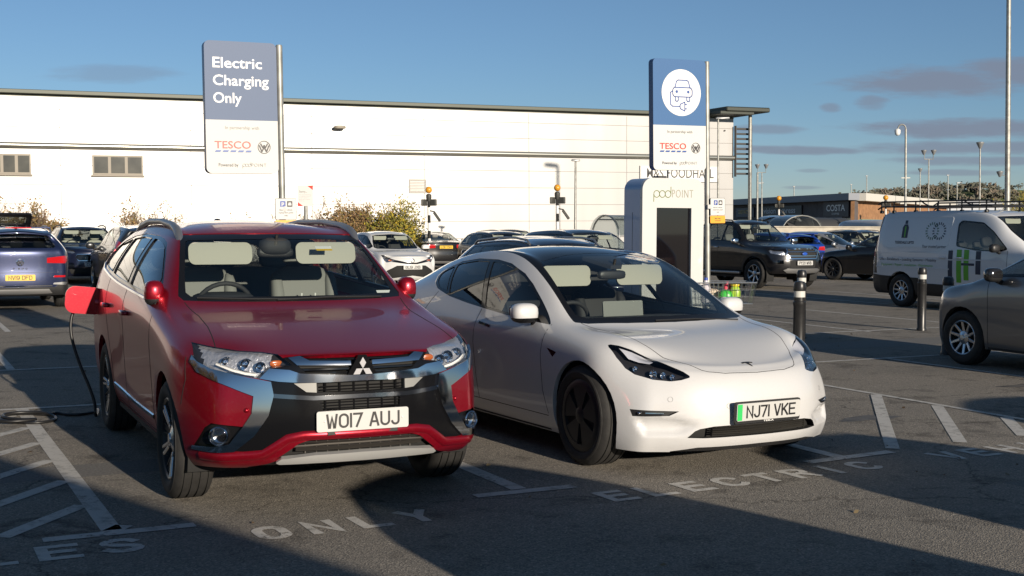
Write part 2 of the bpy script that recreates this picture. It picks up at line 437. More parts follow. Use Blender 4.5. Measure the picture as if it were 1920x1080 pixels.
# ------------------------------------------------------------------ car bodies: cage -> subdivision surface -> cuts
FR = [1., .86, .52, 0.]
def cage(st, front, rear, fp=2.6, rp=3.0, tp=2.2, cz=2.0):
    """st: list of (x or [x..], [(y,z)..], (xc,zc)); front/rear: [(x,z)..] centre line"""
    J = len(st[0][1])-1; I = len(st)-1; K = len(FR)-1
    V = []; F = []; idx = {}
    def vert(key, p):
        if key not in idx: idx[key] = len(V); V.append(Vector(p))
        return idx[key]
    def P(i, j):
        s = st[i]; x = s[0][j] if isinstance(s[0], (list, tuple)) else s[0]
        return Vector((x, s[1][j][0], s[1][j][1]))
    def node(kind, i, c, sg):
        # kind S(i,j) side ; T(i,c) top ; A(j,c) front ; B(j,c) rear
        if kind == 'S': p = P(i, c); key = ('S', i, c, sg)
        elif kind == 'T':
            if c == 0: return node('S', i, J, sg)
            e = P(i, J); xc, zc = st[i][2]; t = FR[c]
            p = Vector((xc+(e.x-xc)*t**tp, e.y*t, zc+(e.z-zc)*t**cz)); key = ('T', i, c, sg if c < K else 0)
        else:
            i0 = 0 if kind == 'A' else I; tab = front if kind == 'A' else rear; pw = fp if kind == 'A' else rp
            if c == 0: return node('S', i0, i, sg)
            if i == J: return node('T', i0, c, sg)
            e = P(i0, i); xc, zc = tab[i]; t = FR[c]
            p = Vector((xc+(e.x-xc)*t**pw, e.y*t, zc+(e.z-zc)*t**pw)); key = (kind, i, c, sg if c < K else 0)
        return vert(key, (p.x, p.y*sg, p.z))
    for sg in (1, -1):
        def quad(a, b, c, d): F.append((d, c, b, a) if sg > 0 else (a, b, c, d))
        for i in range(I):
            for j in range(J): quad(node('S', i, j, sg), node('S', i, j+1, sg), node('S', i+1, j+1, sg), node('S', i+1, j, sg))
            for c in range(K): quad(node('T', i, c, sg), node('T', i, c+1, sg), node('T', i+1, c+1, sg), node('T', i+1, c, sg))
        for j in range(J):
            for c in range(K):
                quad(node('A', j, c, sg), node('A', j, c+1, sg), node('A', j+1, c+1, sg), node('A', j+1, c, sg))
                quad(node('B', j, c+1, sg), node('B', j, c, sg), node('B', j+1, c, sg), node('B', j+1, c+1, sg))
    return V, F, idx
def subdivide(V, F, level, creases=None):
    """Catmull-Clark surface that passes through the cage points"""
    me = bpy.data.meshes.new('cage'); me.from_pydata([tuple(v) for v in V], [], F); me.update()
    if creases:
        at = me.attributes.new('crease_edge', 'FLOAT', 'EDGE')
        for e in me.edges:
            k = frozenset(e.vertices)
            if k in creases: at.data[e.index].value = creases[k]
    ob = bpy.data.objects.new('cage', me); COL.objects.link(ob)
    md = ob.modifiers.new('s', 'SUBSURF'); md.levels = 1; md.use_limit_surface = True; md.boundary_smooth = 'PRESERVE_CORNERS'
    md.quality = 4
    n = len(V); cur = [Vector(v) for v in V]
    for it in range(5):
        dg = bpy.context.evaluated_depsgraph_get(); dg.update()
        ev = ob.evaluated_get(dg).data
        for i in range(n): cur[i] += (V[i]-ev.vertices[i].co)*.8
        me.vertices.foreach_set('co', [c for v in cur for c in v]); me.update()
    md.levels = level
    dg = bpy.context.evaluated_depsgraph_get(); dg.update()
    out = bpy.data.meshes.new_from_object(ob.evaluated_get(dg))
    bpy.data.objects.remove(ob); bpy.data.meshes.remove(me)
    return out

def in_poly(x, y, P):
    c = False; n = len(P); j = n-1
    for i in range(n):
        xi, yi = P[i]; xj, yj = P[j]
        if (yi > y) != (yj > y) and x < (xj-xi)*(y-yi)/(yj-yi)+xi: c = not c
        j = i
    return c
def rounded(P, r, n=4):
    """round the corners of a closed polygon"""
    out = []; N = len(P)
    for i in range(N):
        a, b, c = Vector(P[i-1]), Vector(P[i]), Vector(P[(i+1) % N])
        ri_ = r[i] if isinstance(r, (list, tuple)) else r
        d1 = (a-b); d2 = (c-b)
        q = min(ri_, d1.length*.45, d2.length*.45)
        if q < 1e-4: out.append(tuple(b)); continue
        p1 = b+d1.normalized()*q; p2 = b+d2.normalized()*q
        for k in range(n+1):
            t = k/n; out.append(tuple(p1*(1-t)**2+b*2*t*(1-t)+p2*t*t))
    return out
def circle(cx, cy, r, n=28, a0=0, a1=2*pi):
    return [(cx+r*cos(a0+(a1-a0)*k/n), cy+r*sin(a0+(a1-a0)*k/n)) for k in range(n)]
AX = {'side': (0, 2, 1), 'front': (1, 2, 0), 'top': (0, 1, 2)}

class Body:
    def __init__(s, me):
        s.bm = bmesh.new(); s.bm.from_mesh(me); bpy.data.meshes.remove(me)
        s.bm.normal_update()
        s.lay = s.bm.faces.layers.int.new('reg')
        s.bvh = BVHTree.FromBMesh(s.bm)
        s.regs = {}; s.rims = {}
    def ray(s, view, a, b, sg=1):
        if view == 'side': h = s.bvh.ray_cast(Vector((a, 3*sg, b)), Vector((0, -sg, 0)))
        elif view == 'front': h = s.bvh.ray_cast(Vector((6*sg, a, b)), Vector((-sg, 0, 0)))
        else: h = s.bvh.ray_cast(Vector((a, b, 4)), Vector((0, 0, -1)))
        return h[0], h[1]
    def cut(s, name, view, poly, sg=1, thr=.15, within=0, lim=None):
        """split the skin along poly and give the faces inside it region `name`"""
        a, b, n = AX[view]
        x0 = min(p[0] for p in poly); x1 = max(p[0] for p in poly); y0 = min(p[1] for p in poly); y1 = max(p[1] for p in poly)
        wid = within if isinstance(within, int) else s.regs[within]
        def ok(f):
            c = f.calc_center_median()
            if f.normal[n]*sg < thr: return False
            if view == 'side' and c.y*sg < 0: return False
            if view == 'front' and c.x*sg < -1.3*sg: return False
            if f[s.lay] != wid: return False
            if lim and not lim(c): return False
            us = [v.co[a] for v in f.verts]; vs = [v.co[b] for v in f.verts]
            return max(us) > x0 and min(us) < x1 and max(vs) > y0 and min(vs) < y1
        cand = [f for f in s.bm.faces if ok(f)]
        N = len(poly); e = 1e-4
        for i in range(N):
            p, q = poly[i], poly[(i+1) % N]
            dx, dy = q[0]-p[0], q[1]-p[1]; L = sqrt(dx*dx+dy*dy)
            if L < 1e-6: continue
            nx, ny = -dy/L, dx/L
            bx0, bx1 = min(p[0], q[0])-e, max(p[0], q[0])+e; by0, by1 = min(p[1], q[1])-e, max(p[1], q[1])+e
            sel = []
            for f in cand:
                us = [v.co[a] for v in f.verts]; vs = [v.co[b] for v in f.verts]
                if max(us) < bx0 or min(us) > bx1 or max(vs) < by0 or min(vs) > by1: continue
                d = [(u-p[0])*nx+(w-p[1])*ny for u, w in zip(us, vs)]
                if min(d) < -1e-6 and max(d) > 1e-6: sel.append(f)
            if not sel: continue
            geom = list({el for f in sel for el in (*f.verts, *f.edges)}) + sel
            co = Vector((0, 0, 0)); co[a] = p[0]; co[b] = p[1]
            no = Vector((0, 0, 0)); no[a] = nx; no[b] = ny
            r = bmesh.ops.bisect_plane(s.bm, geom=geom, dist=1e-6, plane_co=co, plane_no=no)
            new = [g for g in r['geom'] if isinstance(g, bmesh.types.BMFace)]
            cand = list({f for f in cand if f.is_valid} | {f for f in new if f.is_valid})
        rid = s.regs.setdefault(name, len(s.regs)+1)
        k = 0
        for f in cand:
            c = f.calc_center_median()
            if in_poly(c[a], c[b], poly): f[s.lay] = rid; k += 1
        return k
    def finish(s):
        s.bm.normal_update()
    def take(s, name, off=0., thick=0., mi=0, back=0.):
        """copy region faces into an MB (with the smooth normals of the whole skin)"""
        rid = 0 if name == 0 else s.regs[name]
        mb = MB(); vi = {}; fs = []; vs = []; ns = []
        for f in s.bm.faces:
            if f[s.lay] != rid: continue
            t = []
            for v in f.verts:
                if v.index not in vi or True:
                    if v not in vi: vi[v] = len(vs); vs.append(v.co+v.normal*off-Vector((back, 0, 0))); ns.append(v.normal.copy())
                t.append(vi[v])
            fs.append(tuple(t))
        mb.add(vs, fs, mi, ns)
        if thick: 
            mb.add([v-n*thick for v, n in zip(vs, ns)], [f[::-1] for f in fs], mi, [-n for n in ns])
        return mb
    def rim(s, mb, name, depth, mi=0, dirv=None, off=0., others=(0,), flip=False):
        """return wall along the border between region `name` and the regions in others"""
        rid = s.regs[name]; oth = [0 if o == 0 else s.regs[o] for o in others]
        for e in s.bm.edges:
            lf = e.link_faces
            if len(lf) != 2: continue
            r = [f[s.lay] for f in lf]
            if rid in r and (r[0] in oth or r[1] in oth) and r[0] != r[1]:
                fo = lf[0] if r[0] != rid else lf[1]
                a, b = e.verts
                for l in fo.loops:
                    if l.edge == e: a, b = l.vert, l.link_loop_next.vert
                pa, pb = a.co+a.normal*off, b.co+b.normal*off
                if dirv: da = db = Vector(dirv)*depth; da = db = Vector((dirv[0]*depth, dirv[1]*depth*(1 if pa.y > 0 else -1), dirv[2]*depth))
                else: da, db = -a.normal*depth, -b.normal*depth
                mb.add([pb, pa, pa+da, pb+db], [(0, 1, 2, 3)], mi, smooth=False)
    def ribbon(s, mb, view, pts, w=.006, off=.0015, sg=1, mi=0, step=.03, closed=False, h=0.):
        """thin raised band that follows the skin"""
        a, b, n = AX[view]; Q = []
        pts = list(pts) + ([pts[0]] if closed else [])
        for i in range(len(pts)-1):
            p, q = Vector(pts[i]), Vector(pts[i+1]); m_ = max(1, int((q-p).length/step))
            for k in range(m_): Q.append(p+(q-p)*k/m_)
        Q.append(Vector(pts[-1]))
        C = []
        for q in Q:
            h_, no = s.ray(view, q.x, q.y, sg)
            if h_ is not None: C.append((h_, no))
        if len(C) < 2: return
        vs = []; fs = []; ns = []
        for i, (c, no) in enumerate(C):
            t = (C[min(i+1, len(C)-1)][0]-C[max(i-1, 0)][0])
            if t.length < 1e-6: t = Vector((1, 0, 0))
            sd_ = no.cross(t.normalized())
            if sd_.length < 1e-6: continue
            sd_.normalize()
            vs += [c+sd_*w/2-no*.002, c+sd_*w*.32+no*(off+h), c-sd_*w*.32+no*(off+h), c-sd_*w/2-no*.002]
        m_ = len(vs)//4
        for i in range(m_-1):
            for k in range(3): fs.append((4*i+k, 4*i+k+1, 4*i+4+k+1, 4*i+4+k))
        mb.add(vs, fs, mi)
# ------------------------------------------------------------------ body tables (x forward from the front axle, y half width, z up)
def SUV_RED():
    st = [
     ([.62, .66, .665, .655, .63, .60, .575, .545], [(.715, .275), (.75, .34), (.765, .50), (.755, .68), (.745, .80), (.73, .86), (.705, .89), (.665, .905)], (.845, .905)),
     (.36, [(.81, .255), (.86, .34), (.88, .52), (.885, .70), (.865, .84), (.835, .90), (.785, .94), (.715, .955)], (.50, .975)),
     (.0, [(.82, .24), (.87, .35), (.90, .56), (.905, .77), (.89, .905), (.855, .97), (.80, 1.005), (.73, 1.02)], (.10, 1.04)),
     (-.42, [(.82, .25), (.865, .36), (.885, .57), (.895, .78), (.895, .95), (.865, 1.04), (.81, 1.09), (.745, 1.11)], (-.26, 1.105)),
     (-.74, [(.82, .25), (.865, .36), (.885, .57), (.895, .78), (.897, .96), (.868, 1.085), (.785, 1.20), (.69, 1.305)], (-.58, 1.31)),
     (-1.10, [(.82, .25), (.865, .36), (.885, .57), (.895, .78), (.898, .97), (.868, 1.105), (.765, 1.32), (.625, 1.505)], (-1.0, 1.535)),
     (-1.55, [(.82, .25), (.865, .36), (.885, .57), (.895, .78), (.90, .98), (.868, 1.125), (.77, 1.35), (.61, 1.56)], (-1.5, 1.605)),
     (-2.1, [(.82, .25), (.865, .36), (.885, .57), (.897, .78), (.90, .99), (.868, 1.145), (.772, 1.36), (.605, 1.57)], (-2.1, 1.625)),
     (-2.67, [(.82, .25), (.87, .37), (.90, .58), (.905, .79), (.898, 1.0), (.858, 1.17), (.758, 1.36), (.595, 1.555)], (-2.67, 1.61)),
     (-3.15, [(.81, .27), (.86, .38), (.885, .58), (.89, .79), (.88, 1.0), (.838, 1.20), (.738, 1.37), (.58, 1.525)], (-3.2, 1.58)),
     (-3.48, [(.79, .30), (.84, .40), (.86, .58), (.865, .79), (.85, 1.0), (.80, 1.20), (.70, 1.36), (.56, 1.49)], (-3.5, 1.54)),
     ([-3.62, -3.65, -3.66, -3.66, -3.65, -3.62, -3.59, -3.56], [(.72, .32), (.75, .42), (.76, .58), (.76, .79), (.74, 1.0), (.70, 1.20), (.62, 1.34), (.50, 1.46)], (-3.62, 1.49))]
    fr = [(.83, .285), (.90, .335), (.925, .50), (.915, .68), (.905, .80), (.895, .855), (.88, .885)]
    re = [(-3.68, .32), (-3.75, .42), (-3.77, .58), (-3.77, .79), (-3.75, 1.0), (-3.71, 1.20), (-3.67, 1.36)]
    return st, fr, re
def SEDAN_WHITE():
    st = [
     ([.47, .50, .505, .475, .43, .40, .37, .335], [(.785, .16), (.80, .27), (.787, .45), (.765, .59), (.742, .68), (.718, .715), (.68, .74), (.645, .752)], (.60, .705)),
     (.24, [(.85, .16), (.89, .27), (.905, .46), (.90, .62), (.868, .735), (.815, .785), (.75, .813), (.68, .828)], (.38, .779)),
     (.0, [(.85, .16), (.895, .27), (.91, .48), (.915, .66), (.895, .775), (.85, .835), (.785, .866), (.715, .881)], (.10, .852)),
     (-.36, [(.84, .16), (.88, .27), (.90, .48), (.91, .66), (.90, .80), (.855, .88), (.80, .91), (.745, .925)], (-.17, .915)),
     (-.72, [(.84, .16), (.875, .27), (.895, .48), (.907, .66), (.903, .81), (.855, .915), (.765, 1.03), (.675, 1.125)], (-.52, 1.12)),
     (-1.12, [(.84, .16), (.875, .27), (.895, .48), (.907, .66), (.905, .82), (.855, .93), (.74, 1.15), (.605, 1.31)], (-.98, 1.335)),
     (-1.55, [(.84, .16), (.875, .27), (.895, .48), (.907, .66), (.905, .82), (.853, .94), (.73, 1.18), (.58, 1.375)], (-1.5, 1.425)),
     (-2.1, [(.84, .16), (.875, .27), (.895, .48), (.908, .66), (.905, .83), (.85, .96), (.725, 1.17), (.56, 1.355)], (-2.1, 1.415)),
     (-2.6, [(.85, .17), (.885, .28), (.905, .48), (.917, .66), (.91, .83), (.845, .99), (.715, 1.13), (.535, 1.285)], (-2.6, 1.35)),
     (-2.98, [(.85, .18), (.89, .29), (.91, .48), (.918, .66), (.905, .83), (.83, 1.0), (.695, 1.09), (.52, 1.20)], (-3.0, 1.255)),
     (-3.35, [(.83, .20), (.88, .30), (.895, .48), (.895, .66), (.875, .83), (.79, .98), (.67, 1.04), (.52, 1.09)], (-3.4, 1.125)),
     ([-3.62, -3.65, -3.66, -3.66, -3.66, -3.65, -3.64, -3.62], [(.74, .22), (.77, .31), (.78, .48), (.78, .66), (.76, .83), (.70, .95), (.62, .99), (.50, 1.02)], (-3.72, 1.05))]
    fr = [(.73, .16), (.79, .26), (.80, .42), (.775, .56), (.73, .64), (.695, .665), (.655, .688)]
    re = [(-3.74, .22), (-3.81, .31), (-3.83, .48), (-3.82, .66), (-3.82, .83), (-3.82, .95), (-3.78, 1.01)]
    return st, fr, re
# ------------------------------------------------------------------ car parts
def blob(mb, c, d, p=3.2, seg=20, mi=0, R=None):
    """rounded block (superellipsoid), full size d"""
    def sg(v, e): return math.copysign(abs(v)**e, v)
    e = 2/p; rg = seg//2; vs = []; fs = []
    for i in range(rg+1):
        t = -pi/2+pi*i/rg
        for k in range(seg):
            w = 2*pi*k/seg
            q = Vector((d[0]/2*sg(cos(t), e)*sg(cos(w), e), d[1]/2*sg(cos(t), e)*sg(sin(w), e), d[2]/2*sg(sin(t), e)))
            if R: q = R.to_3x3() @ q
            vs.append(Vector(c)+q)
    for i in range(rg):
        for k in range(seg): fs.append((i*seg+k, i*seg+(k+1) % seg, (i+1)*seg+(k+1) % seg, (i+1)*seg+k))
    mb.add(vs, fs, mi); return mb
TOY = Matrix.Rotation(-pi/2, 4, 'X')      # local Z -> +Y (wheel face to the left of the car)
_WH = {}
def wheel_meshes(r, w, rr, style):
    k = (r, w, rr, style)
    if k in _WH: return _WH[k]
    t = MB(); h = w/2
    prof = [(rr-.005, -h+.03), (rr+.012, -h+.008), (rr+.05, -h-.004), (r-.035, -h+.004), (r-.012, -h+.018), (r-.002, -h+.035)]
    gx = [-.30, -.10, .10, .30]
    for g in gx: prof += [(r, g*w-.006), (r-.009, g*w-.004), (r-.009, g*w+.004), (r, g*w+.006)]
    prof += [(r-.002, h-.035), (r-.012, h-.018), (r-.035, h-.004), (r-.036, h-.001), (rr+.05, h+.004), (rr+.03, h), (rr+.012, h-.008), (rr-.005, h-.03)]
    t.lathe(prof, 56, TOY)
    tm = t.mesh('tyre', [RUBBER], 35)
    m = MB(); R1 = rr-.004
    # barrel, lip, brake disc
    m.lathe([(R1, -h+.02), (R1-.02, 0), (R1-.018, h-.06), (R1-.012, h-.02), (R1, h-.012), (R1+.008, h-.016), (R1+.008, h-.04)], 48, TOY, 1 if style in ('twin', 'aero') else 0)
    m.lathe([(0.0, h-.10), (rr*.70, h-.10), (rr*.70, h-.12), (R1-.02, h-.12)], 40, TOY, 2)
    def spoke(a, r0, r1, w0, w1, z0, z1, t_, mi):
        ca, sa = cos(a), sin(a); vs = []
        for (rad, ww, z) in ((r0, w0, z0), (r1, w1, z1)):
            for s_, dz, f in ((-1, -t_, 1), (-1, -.006, 1), (-.6, 0, 1), (.6, 0, 1), (1, -.006, 1), (1, -t_, 1)):
                x, y = rad, s_*ww/2
                vs.append(TOY @ Vector((x*ca-y*sa, x*sa+y*ca, z+dz)))
        m.add(vs, [(i, i+1, 7+i, 6+i) for i in range(5)] + [(0, 6, 11, 5), (5, 4, 3, 2, 1, 0), (6, 7, 8, 9, 10, 11)], mi, smooth=False)
    if style == 'twin':            # five machined Y spokes with dark pockets between
        for i in range(5):
            a = 2*pi*i/5+.3
            spoke(a, .05, rr*.45, .075, .05, h-.045, h-.03, .05, 1)
            for d_ in (-.17, .17): spoke(a+d_*.55, rr*.34, R1-.01, .022, .026, h-.034, h-.016, .045, 0)
            spoke(a+pi/5, .05, R1-.01, .055, .030, h-.06, h-.03, .04, 1)
            for d_ in (-.13, .13): spoke(a+pi/5+d_, .10, R1-.01, .014, .016, h-.050, h-.026, .03, 1)
    elif style == 'aero':          # dark flush cover: five broad blades over a black disc
        m.lathe([(0, h-.035), (R1-.03, h-.035)], 40, TOY, 2)
        m.lathe([(R1-.045, h-.03), (R1-.042, h-.008), (R1-.015, h-.006), (R1+.004, h-.014)], 48, TOY, 1)
        for i in range(5):
            a = 2*pi*i/5+.25; P = []
            for k2 in range(9):
                f = k2/8; P.append((.05+f*(R1-.09), -(.03+f*.55*(R1-.06)) if f < 1 else 0))
            vs = []; n = 12
            prof_ = [(.045, .030), (.08, .050), (.12, .075), (.16, .098), (R1-.03, .125)]
            L_ = [(x, -y) for x, y in prof_]+[(x, y*.62) for x, y in reversed(prof_)]
            ca, sa = cos(a), sin(a)
            xf = TOY @ Matrix.Rotation(a, 4, 'Z'); xf = xf @ Matrix.Translation((0, 0, h-.033))
            m.prism(L_, .022, xf, 1)
        m.lathe([(0, h-.004), (.03, h-.004), (.055, h-.012), (.06, h-.03)], 24, TOY, 1)
    else:
        n = {'ten': 10, 'five': 5, 'seven': 7}[style]; mi = 0
        for i in range(n):
            a = 2*pi*i/n
            spoke(a, .045, R1-.008, .055 if n < 8 else .042, .075 if n == 5 else (.05 if n == 7 else .032), h-.05, h-.018, .04, mi)
    m.lathe([(0, h-.016), (.028, h-.017), (.034, h-.026), (.075, h-.04), (.08, h-.1)], 24, TOY, 0 if style != 'aero' else 1)
    mats = [ALLOY, DARKALLOY, MATTEBLACK] if style != 'dark' else [DARKALLOY]*3
    rm = m.mesh('rim', mats, 35)
    _WH[k] = (tm, rm); return _WH[k]
def put_wheels(root, wb, track, r, w, rr, style, steer=0., dark=False, only=None):
    tm, rm = wheel_meshes(r, w, rr, style)
    if dark:
        rm = rm.copy(); rm.materials.clear()
        for q in (DARKALLOY, DARKALLOY, MATTEBLACK): rm.materials.append(q)
    for x in (0, -wb):
        for s in (1, -1):
            o = bpy.data.objects.new('wheel', tm); COL.objects.link(o); o.parent = root
            o.location = (x, s*track/2, r); o.rotation_euler = (0, random.uniform(0, 6), (0 if s > 0 else pi)+(steer if x == 0 else 0))
            c = bpy.data.objects.new('rim', rm); COL.objects.link(c); c.parent = o

_SEAT = {}
def seat_meshes(mat_, scale=1.):
    k = mat_.name
    if k not in _SEAT:
        b = MB()
        Rb = Matrix.Rotation(radians(-17), 4, 'Y')
        blob(b, (-.20, 0, .36), (.14, .48, .64), 4, 20, 0, Rb)
        for s in (-1, 1): blob(b, (-.17, s*.20, .36), (.17, .10, .56), 3, 14, 0, Rb)
        blob(b, (.06, 0, .05), (.52, .50, .17), 4, 20, 0)
        h = MB(); blob(h, (-.315, 0, .77), (.11, .28, .20), 3.4, 18, 0, Rb)
        for s in (-1, 1): h.tube([(-.285, s*.06, .62), (-.31, s*.06, .74)], .007, 6, 0)
        _SEAT[k] = (b.mesh('seat', [mat_], 60), h.mesh('headrest', [mat_], 60))
    return _SEAT[k]
def add_seat(root, x, y, z, m):
    sm, hm = seat_meshes(m)
    o = bpy.data.objects.new('seat', sm); COL.objects.link(o); o.parent = root; o.location = (x, y, z)
    c = bpy.data.objects.new('headrest', hm); COL.objects.link(c); c.parent = o
def interior(root, p):
    """p: xd (front of dash), zd (dash top), xs (front seat), zs (cushion), w (half width), vis (visor edge x, z), rhd"""
    w = p['w']
    d = MB(); xd, zd = p['xd'], p['zd']
    blob(d, (xd-.32, 0, zd-.16), (.66, 2*w*.92, .34), 5, 24, 0)
    if p.get('binnacle', True): blob(d, (xd-.42, -p.get('sy', .37), zd+.0), (.30, .40, .10), 3, 16, 0)
    d.build('dashboard', INTDARK, root, 60)
    f = MB(); f.box((p['xs']-.4, 0, .30), (2.7, 2*w*.95, .06)); 
    for s in (-1, 1): f.box((p['xs']-.45, s*w*.985, .62), (2.3, .04, .56), .015)
    f.build('cabin_floor', INTDARK, root)
    st = MB(); c = Vector((p['xs']+.52, -p.get('sy', .37), zd-.06)); rw = .185
    ax = Vector((cos(radians(24)), 0, -sin(radians(24)))); uu = Vector((0, 1, 0)); vv = ax.cross(uu)
    st.tube([c+(uu*cos(t)+vv*sin(t))*rw for t in [2*pi*k/28 for k in range(28)]], .016, 8, 0, closed=True)
    for a in (0, pi, -pi/2 if vv.z > 0 else pi/2): st.tube([c, c+(uu*cos(a)+vv*sin(a))*rw], .017, 6, 0)
    blob(st, c, (.06, .14, .12), 3, 12, 0); st.tube([c, c+ax*.25], .03, 8, 0)
    st.build('steering_wheel', INTDARK, root, 60)
    for s in (-1, 1): add_seat(root, p['xs'], s*.37, p['zs'], p.get('seat', INTDARK))
    b = MB(); Rb = Matrix.Rotation(radians(-17), 4, 'Y')
    blob(b, (p['xs']-1.15, 0, p['zs']+.34), (.16, 2*w*.82, .60), 5, 24, 0, Rb)
    for y in (-.42, 0, .42): blob(b, (p['xs']-1.26, y, p['zs']+.70), (.10, .24, .16), 3, 14, 0, Rb)
    b.build('rear_seat', p.get('seat', INTDARK), root, 60)
    if 'vis' in p:
        vx, vz, ln, ht, dr = p['vis']      # top edge x, z ; width ; drop ; lean forward
        for s in (-1, 1):
            m = MB(); u = Vector((dr, 0, -ht)); L = u.length; n = Vector((ht, 0, dr)).normalized()
            xf = frame_xf(Vector((vx, s*p.get('vy', .36), vz))+u/2, (0, 1, 0), -u)
            m.prism(rrect(ln, L, .045, 5), .018, xf, 0)
            m.build('sun_visor', INTCREAM, root, 30)
        m = MB(); mx = p.get('mir', (vx+.10, vz-.10)); blob(m, (mx[0], 0, mx[1]), (.05, .25, .07), 4, 16, 0); m.tube([(mx[0], 0, mx[1]), (mx[0]+.05, 0, mx[1]+.12)], .012, 6)
        m.build('rear_view_mirror', BLACKP, root, 60)
def number_plate(root, x, z, text, col=PLATEW, w=.52, h=.111, lean=0., green=False, back=False, frame=None, yaw=0., size=.079):
    """plate on the nose (x = front face) or, with back=True, on the tail"""
    sg = -1 if back else 1
    n = Vector((sg*cos(lean), 0, sin(lean))); yd = Vector((0, sg, 0)); upv = n.cross(yd)
    o = Vector((x, 0, z))
    m = MB(); xf = frame_xf(o, yd, upv)
    m.prism(rrect(w, h, .012, 3), .008, xf @ Matrix.Translation((0, 0, -.008)), 0)
    if frame:
        fr = frame
        m.prism(rrect(w+2*fr, h+2*fr+.014, .014, 3, 0, -.005), .012, xf @ Matrix.Translation((0, 0, -.021)), 3)
    if green: m.prism([(-w/2+.004, -h/2+.004), (-w/2+.042, -h/2+.004), (-w/2+.042, h/2-.004), (-w/2+.004, h/2-.004)], .0022, xf, 2)
    P = m.build('number_plate', [col, INK, mat('plate_green', (.04, .50, .12), .4), BLACKP], root, 30)
    t = MB(); stroke_text(t, text, xf @ Matrix.Translation((.018 if green else 0, -size/2, .0022)), size, w*(.78 if green else .80))
    to = t.build('plate_characters', INK, P, 30)
    return P
def mir(P): return [(-a, b) for a, b in P][::-1]
def sym(P): return P+[(-a, b) for a, b in P[::-1] if abs(a) > 1e-6]
def lerp(a, b, t): return a+(b-a)*t
def interp(T, x):
    T = sorted(T)
    if x <= T[0][0]: return T[0][1]
    for (a, b), (c, d) in zip(T, T[1:]):
        if x <= c: return b+(d-b)*(x-a)/(c-a)
    return T[-1][1]
def wing_mirror(root, x, y, z, col, d=(.15, .24, .17), arm=.06, low=BLACKP, gl=True):
    for s in (1, -1):
        m = MB(); blob(m, (x, s*y, z), d, 2.9, 20, 0)
        for i, f in enumerate(m.f):
            if sum(m.v[k][2] for k in f)/len(f) < z-d[2]*.22: m.m[i] = 1
        m.tube([(x+.01, s*(y-d[1]*.3), z-d[2]*.38), (x+.02, s*(y-d[1]*.5-arm), z-d[2]*.62)], [.035, .03], 8, 1)
        o = m.build('wing_mirror', [col, low], root, 60)
        if gl:
            g = MB(); xf = frame_xf((x-d[0]/2-.002, s*y, z+.01), (0, -1, 0), (0, 0, 1)); g.prism(rrect(d[1]*.76, d[2]*.66, .03), .004, xf, 0)
            g.build('mirror_glass', CHROME, o, 30)
def arch_liner(mb, x, r, w, track, mi):
    for s in (1, -1):
        vs = []; fs = []; n = 20
        for k in range(n+1):
            a = -.35+(pi+.7)*k/n
            for yy in (track/2-.18, w*.93): vs.append((x+r*cos(a), s*yy, .35+r*sin(a)))
        for k in range(n): fs.append((2*k, 2*k+1, 2*k+3, 2*k+2))
        mb.add(vs, fs, mi)
        c = [(x+r*cos(-.35+(pi+.7)*k/n), s*(track/2-.18), .35+r*sin(-.35+(pi+.7)*k/n)) for k in range(n+1)]
        mb.add(c, [tuple(range(n+1))], mi, smooth=False)
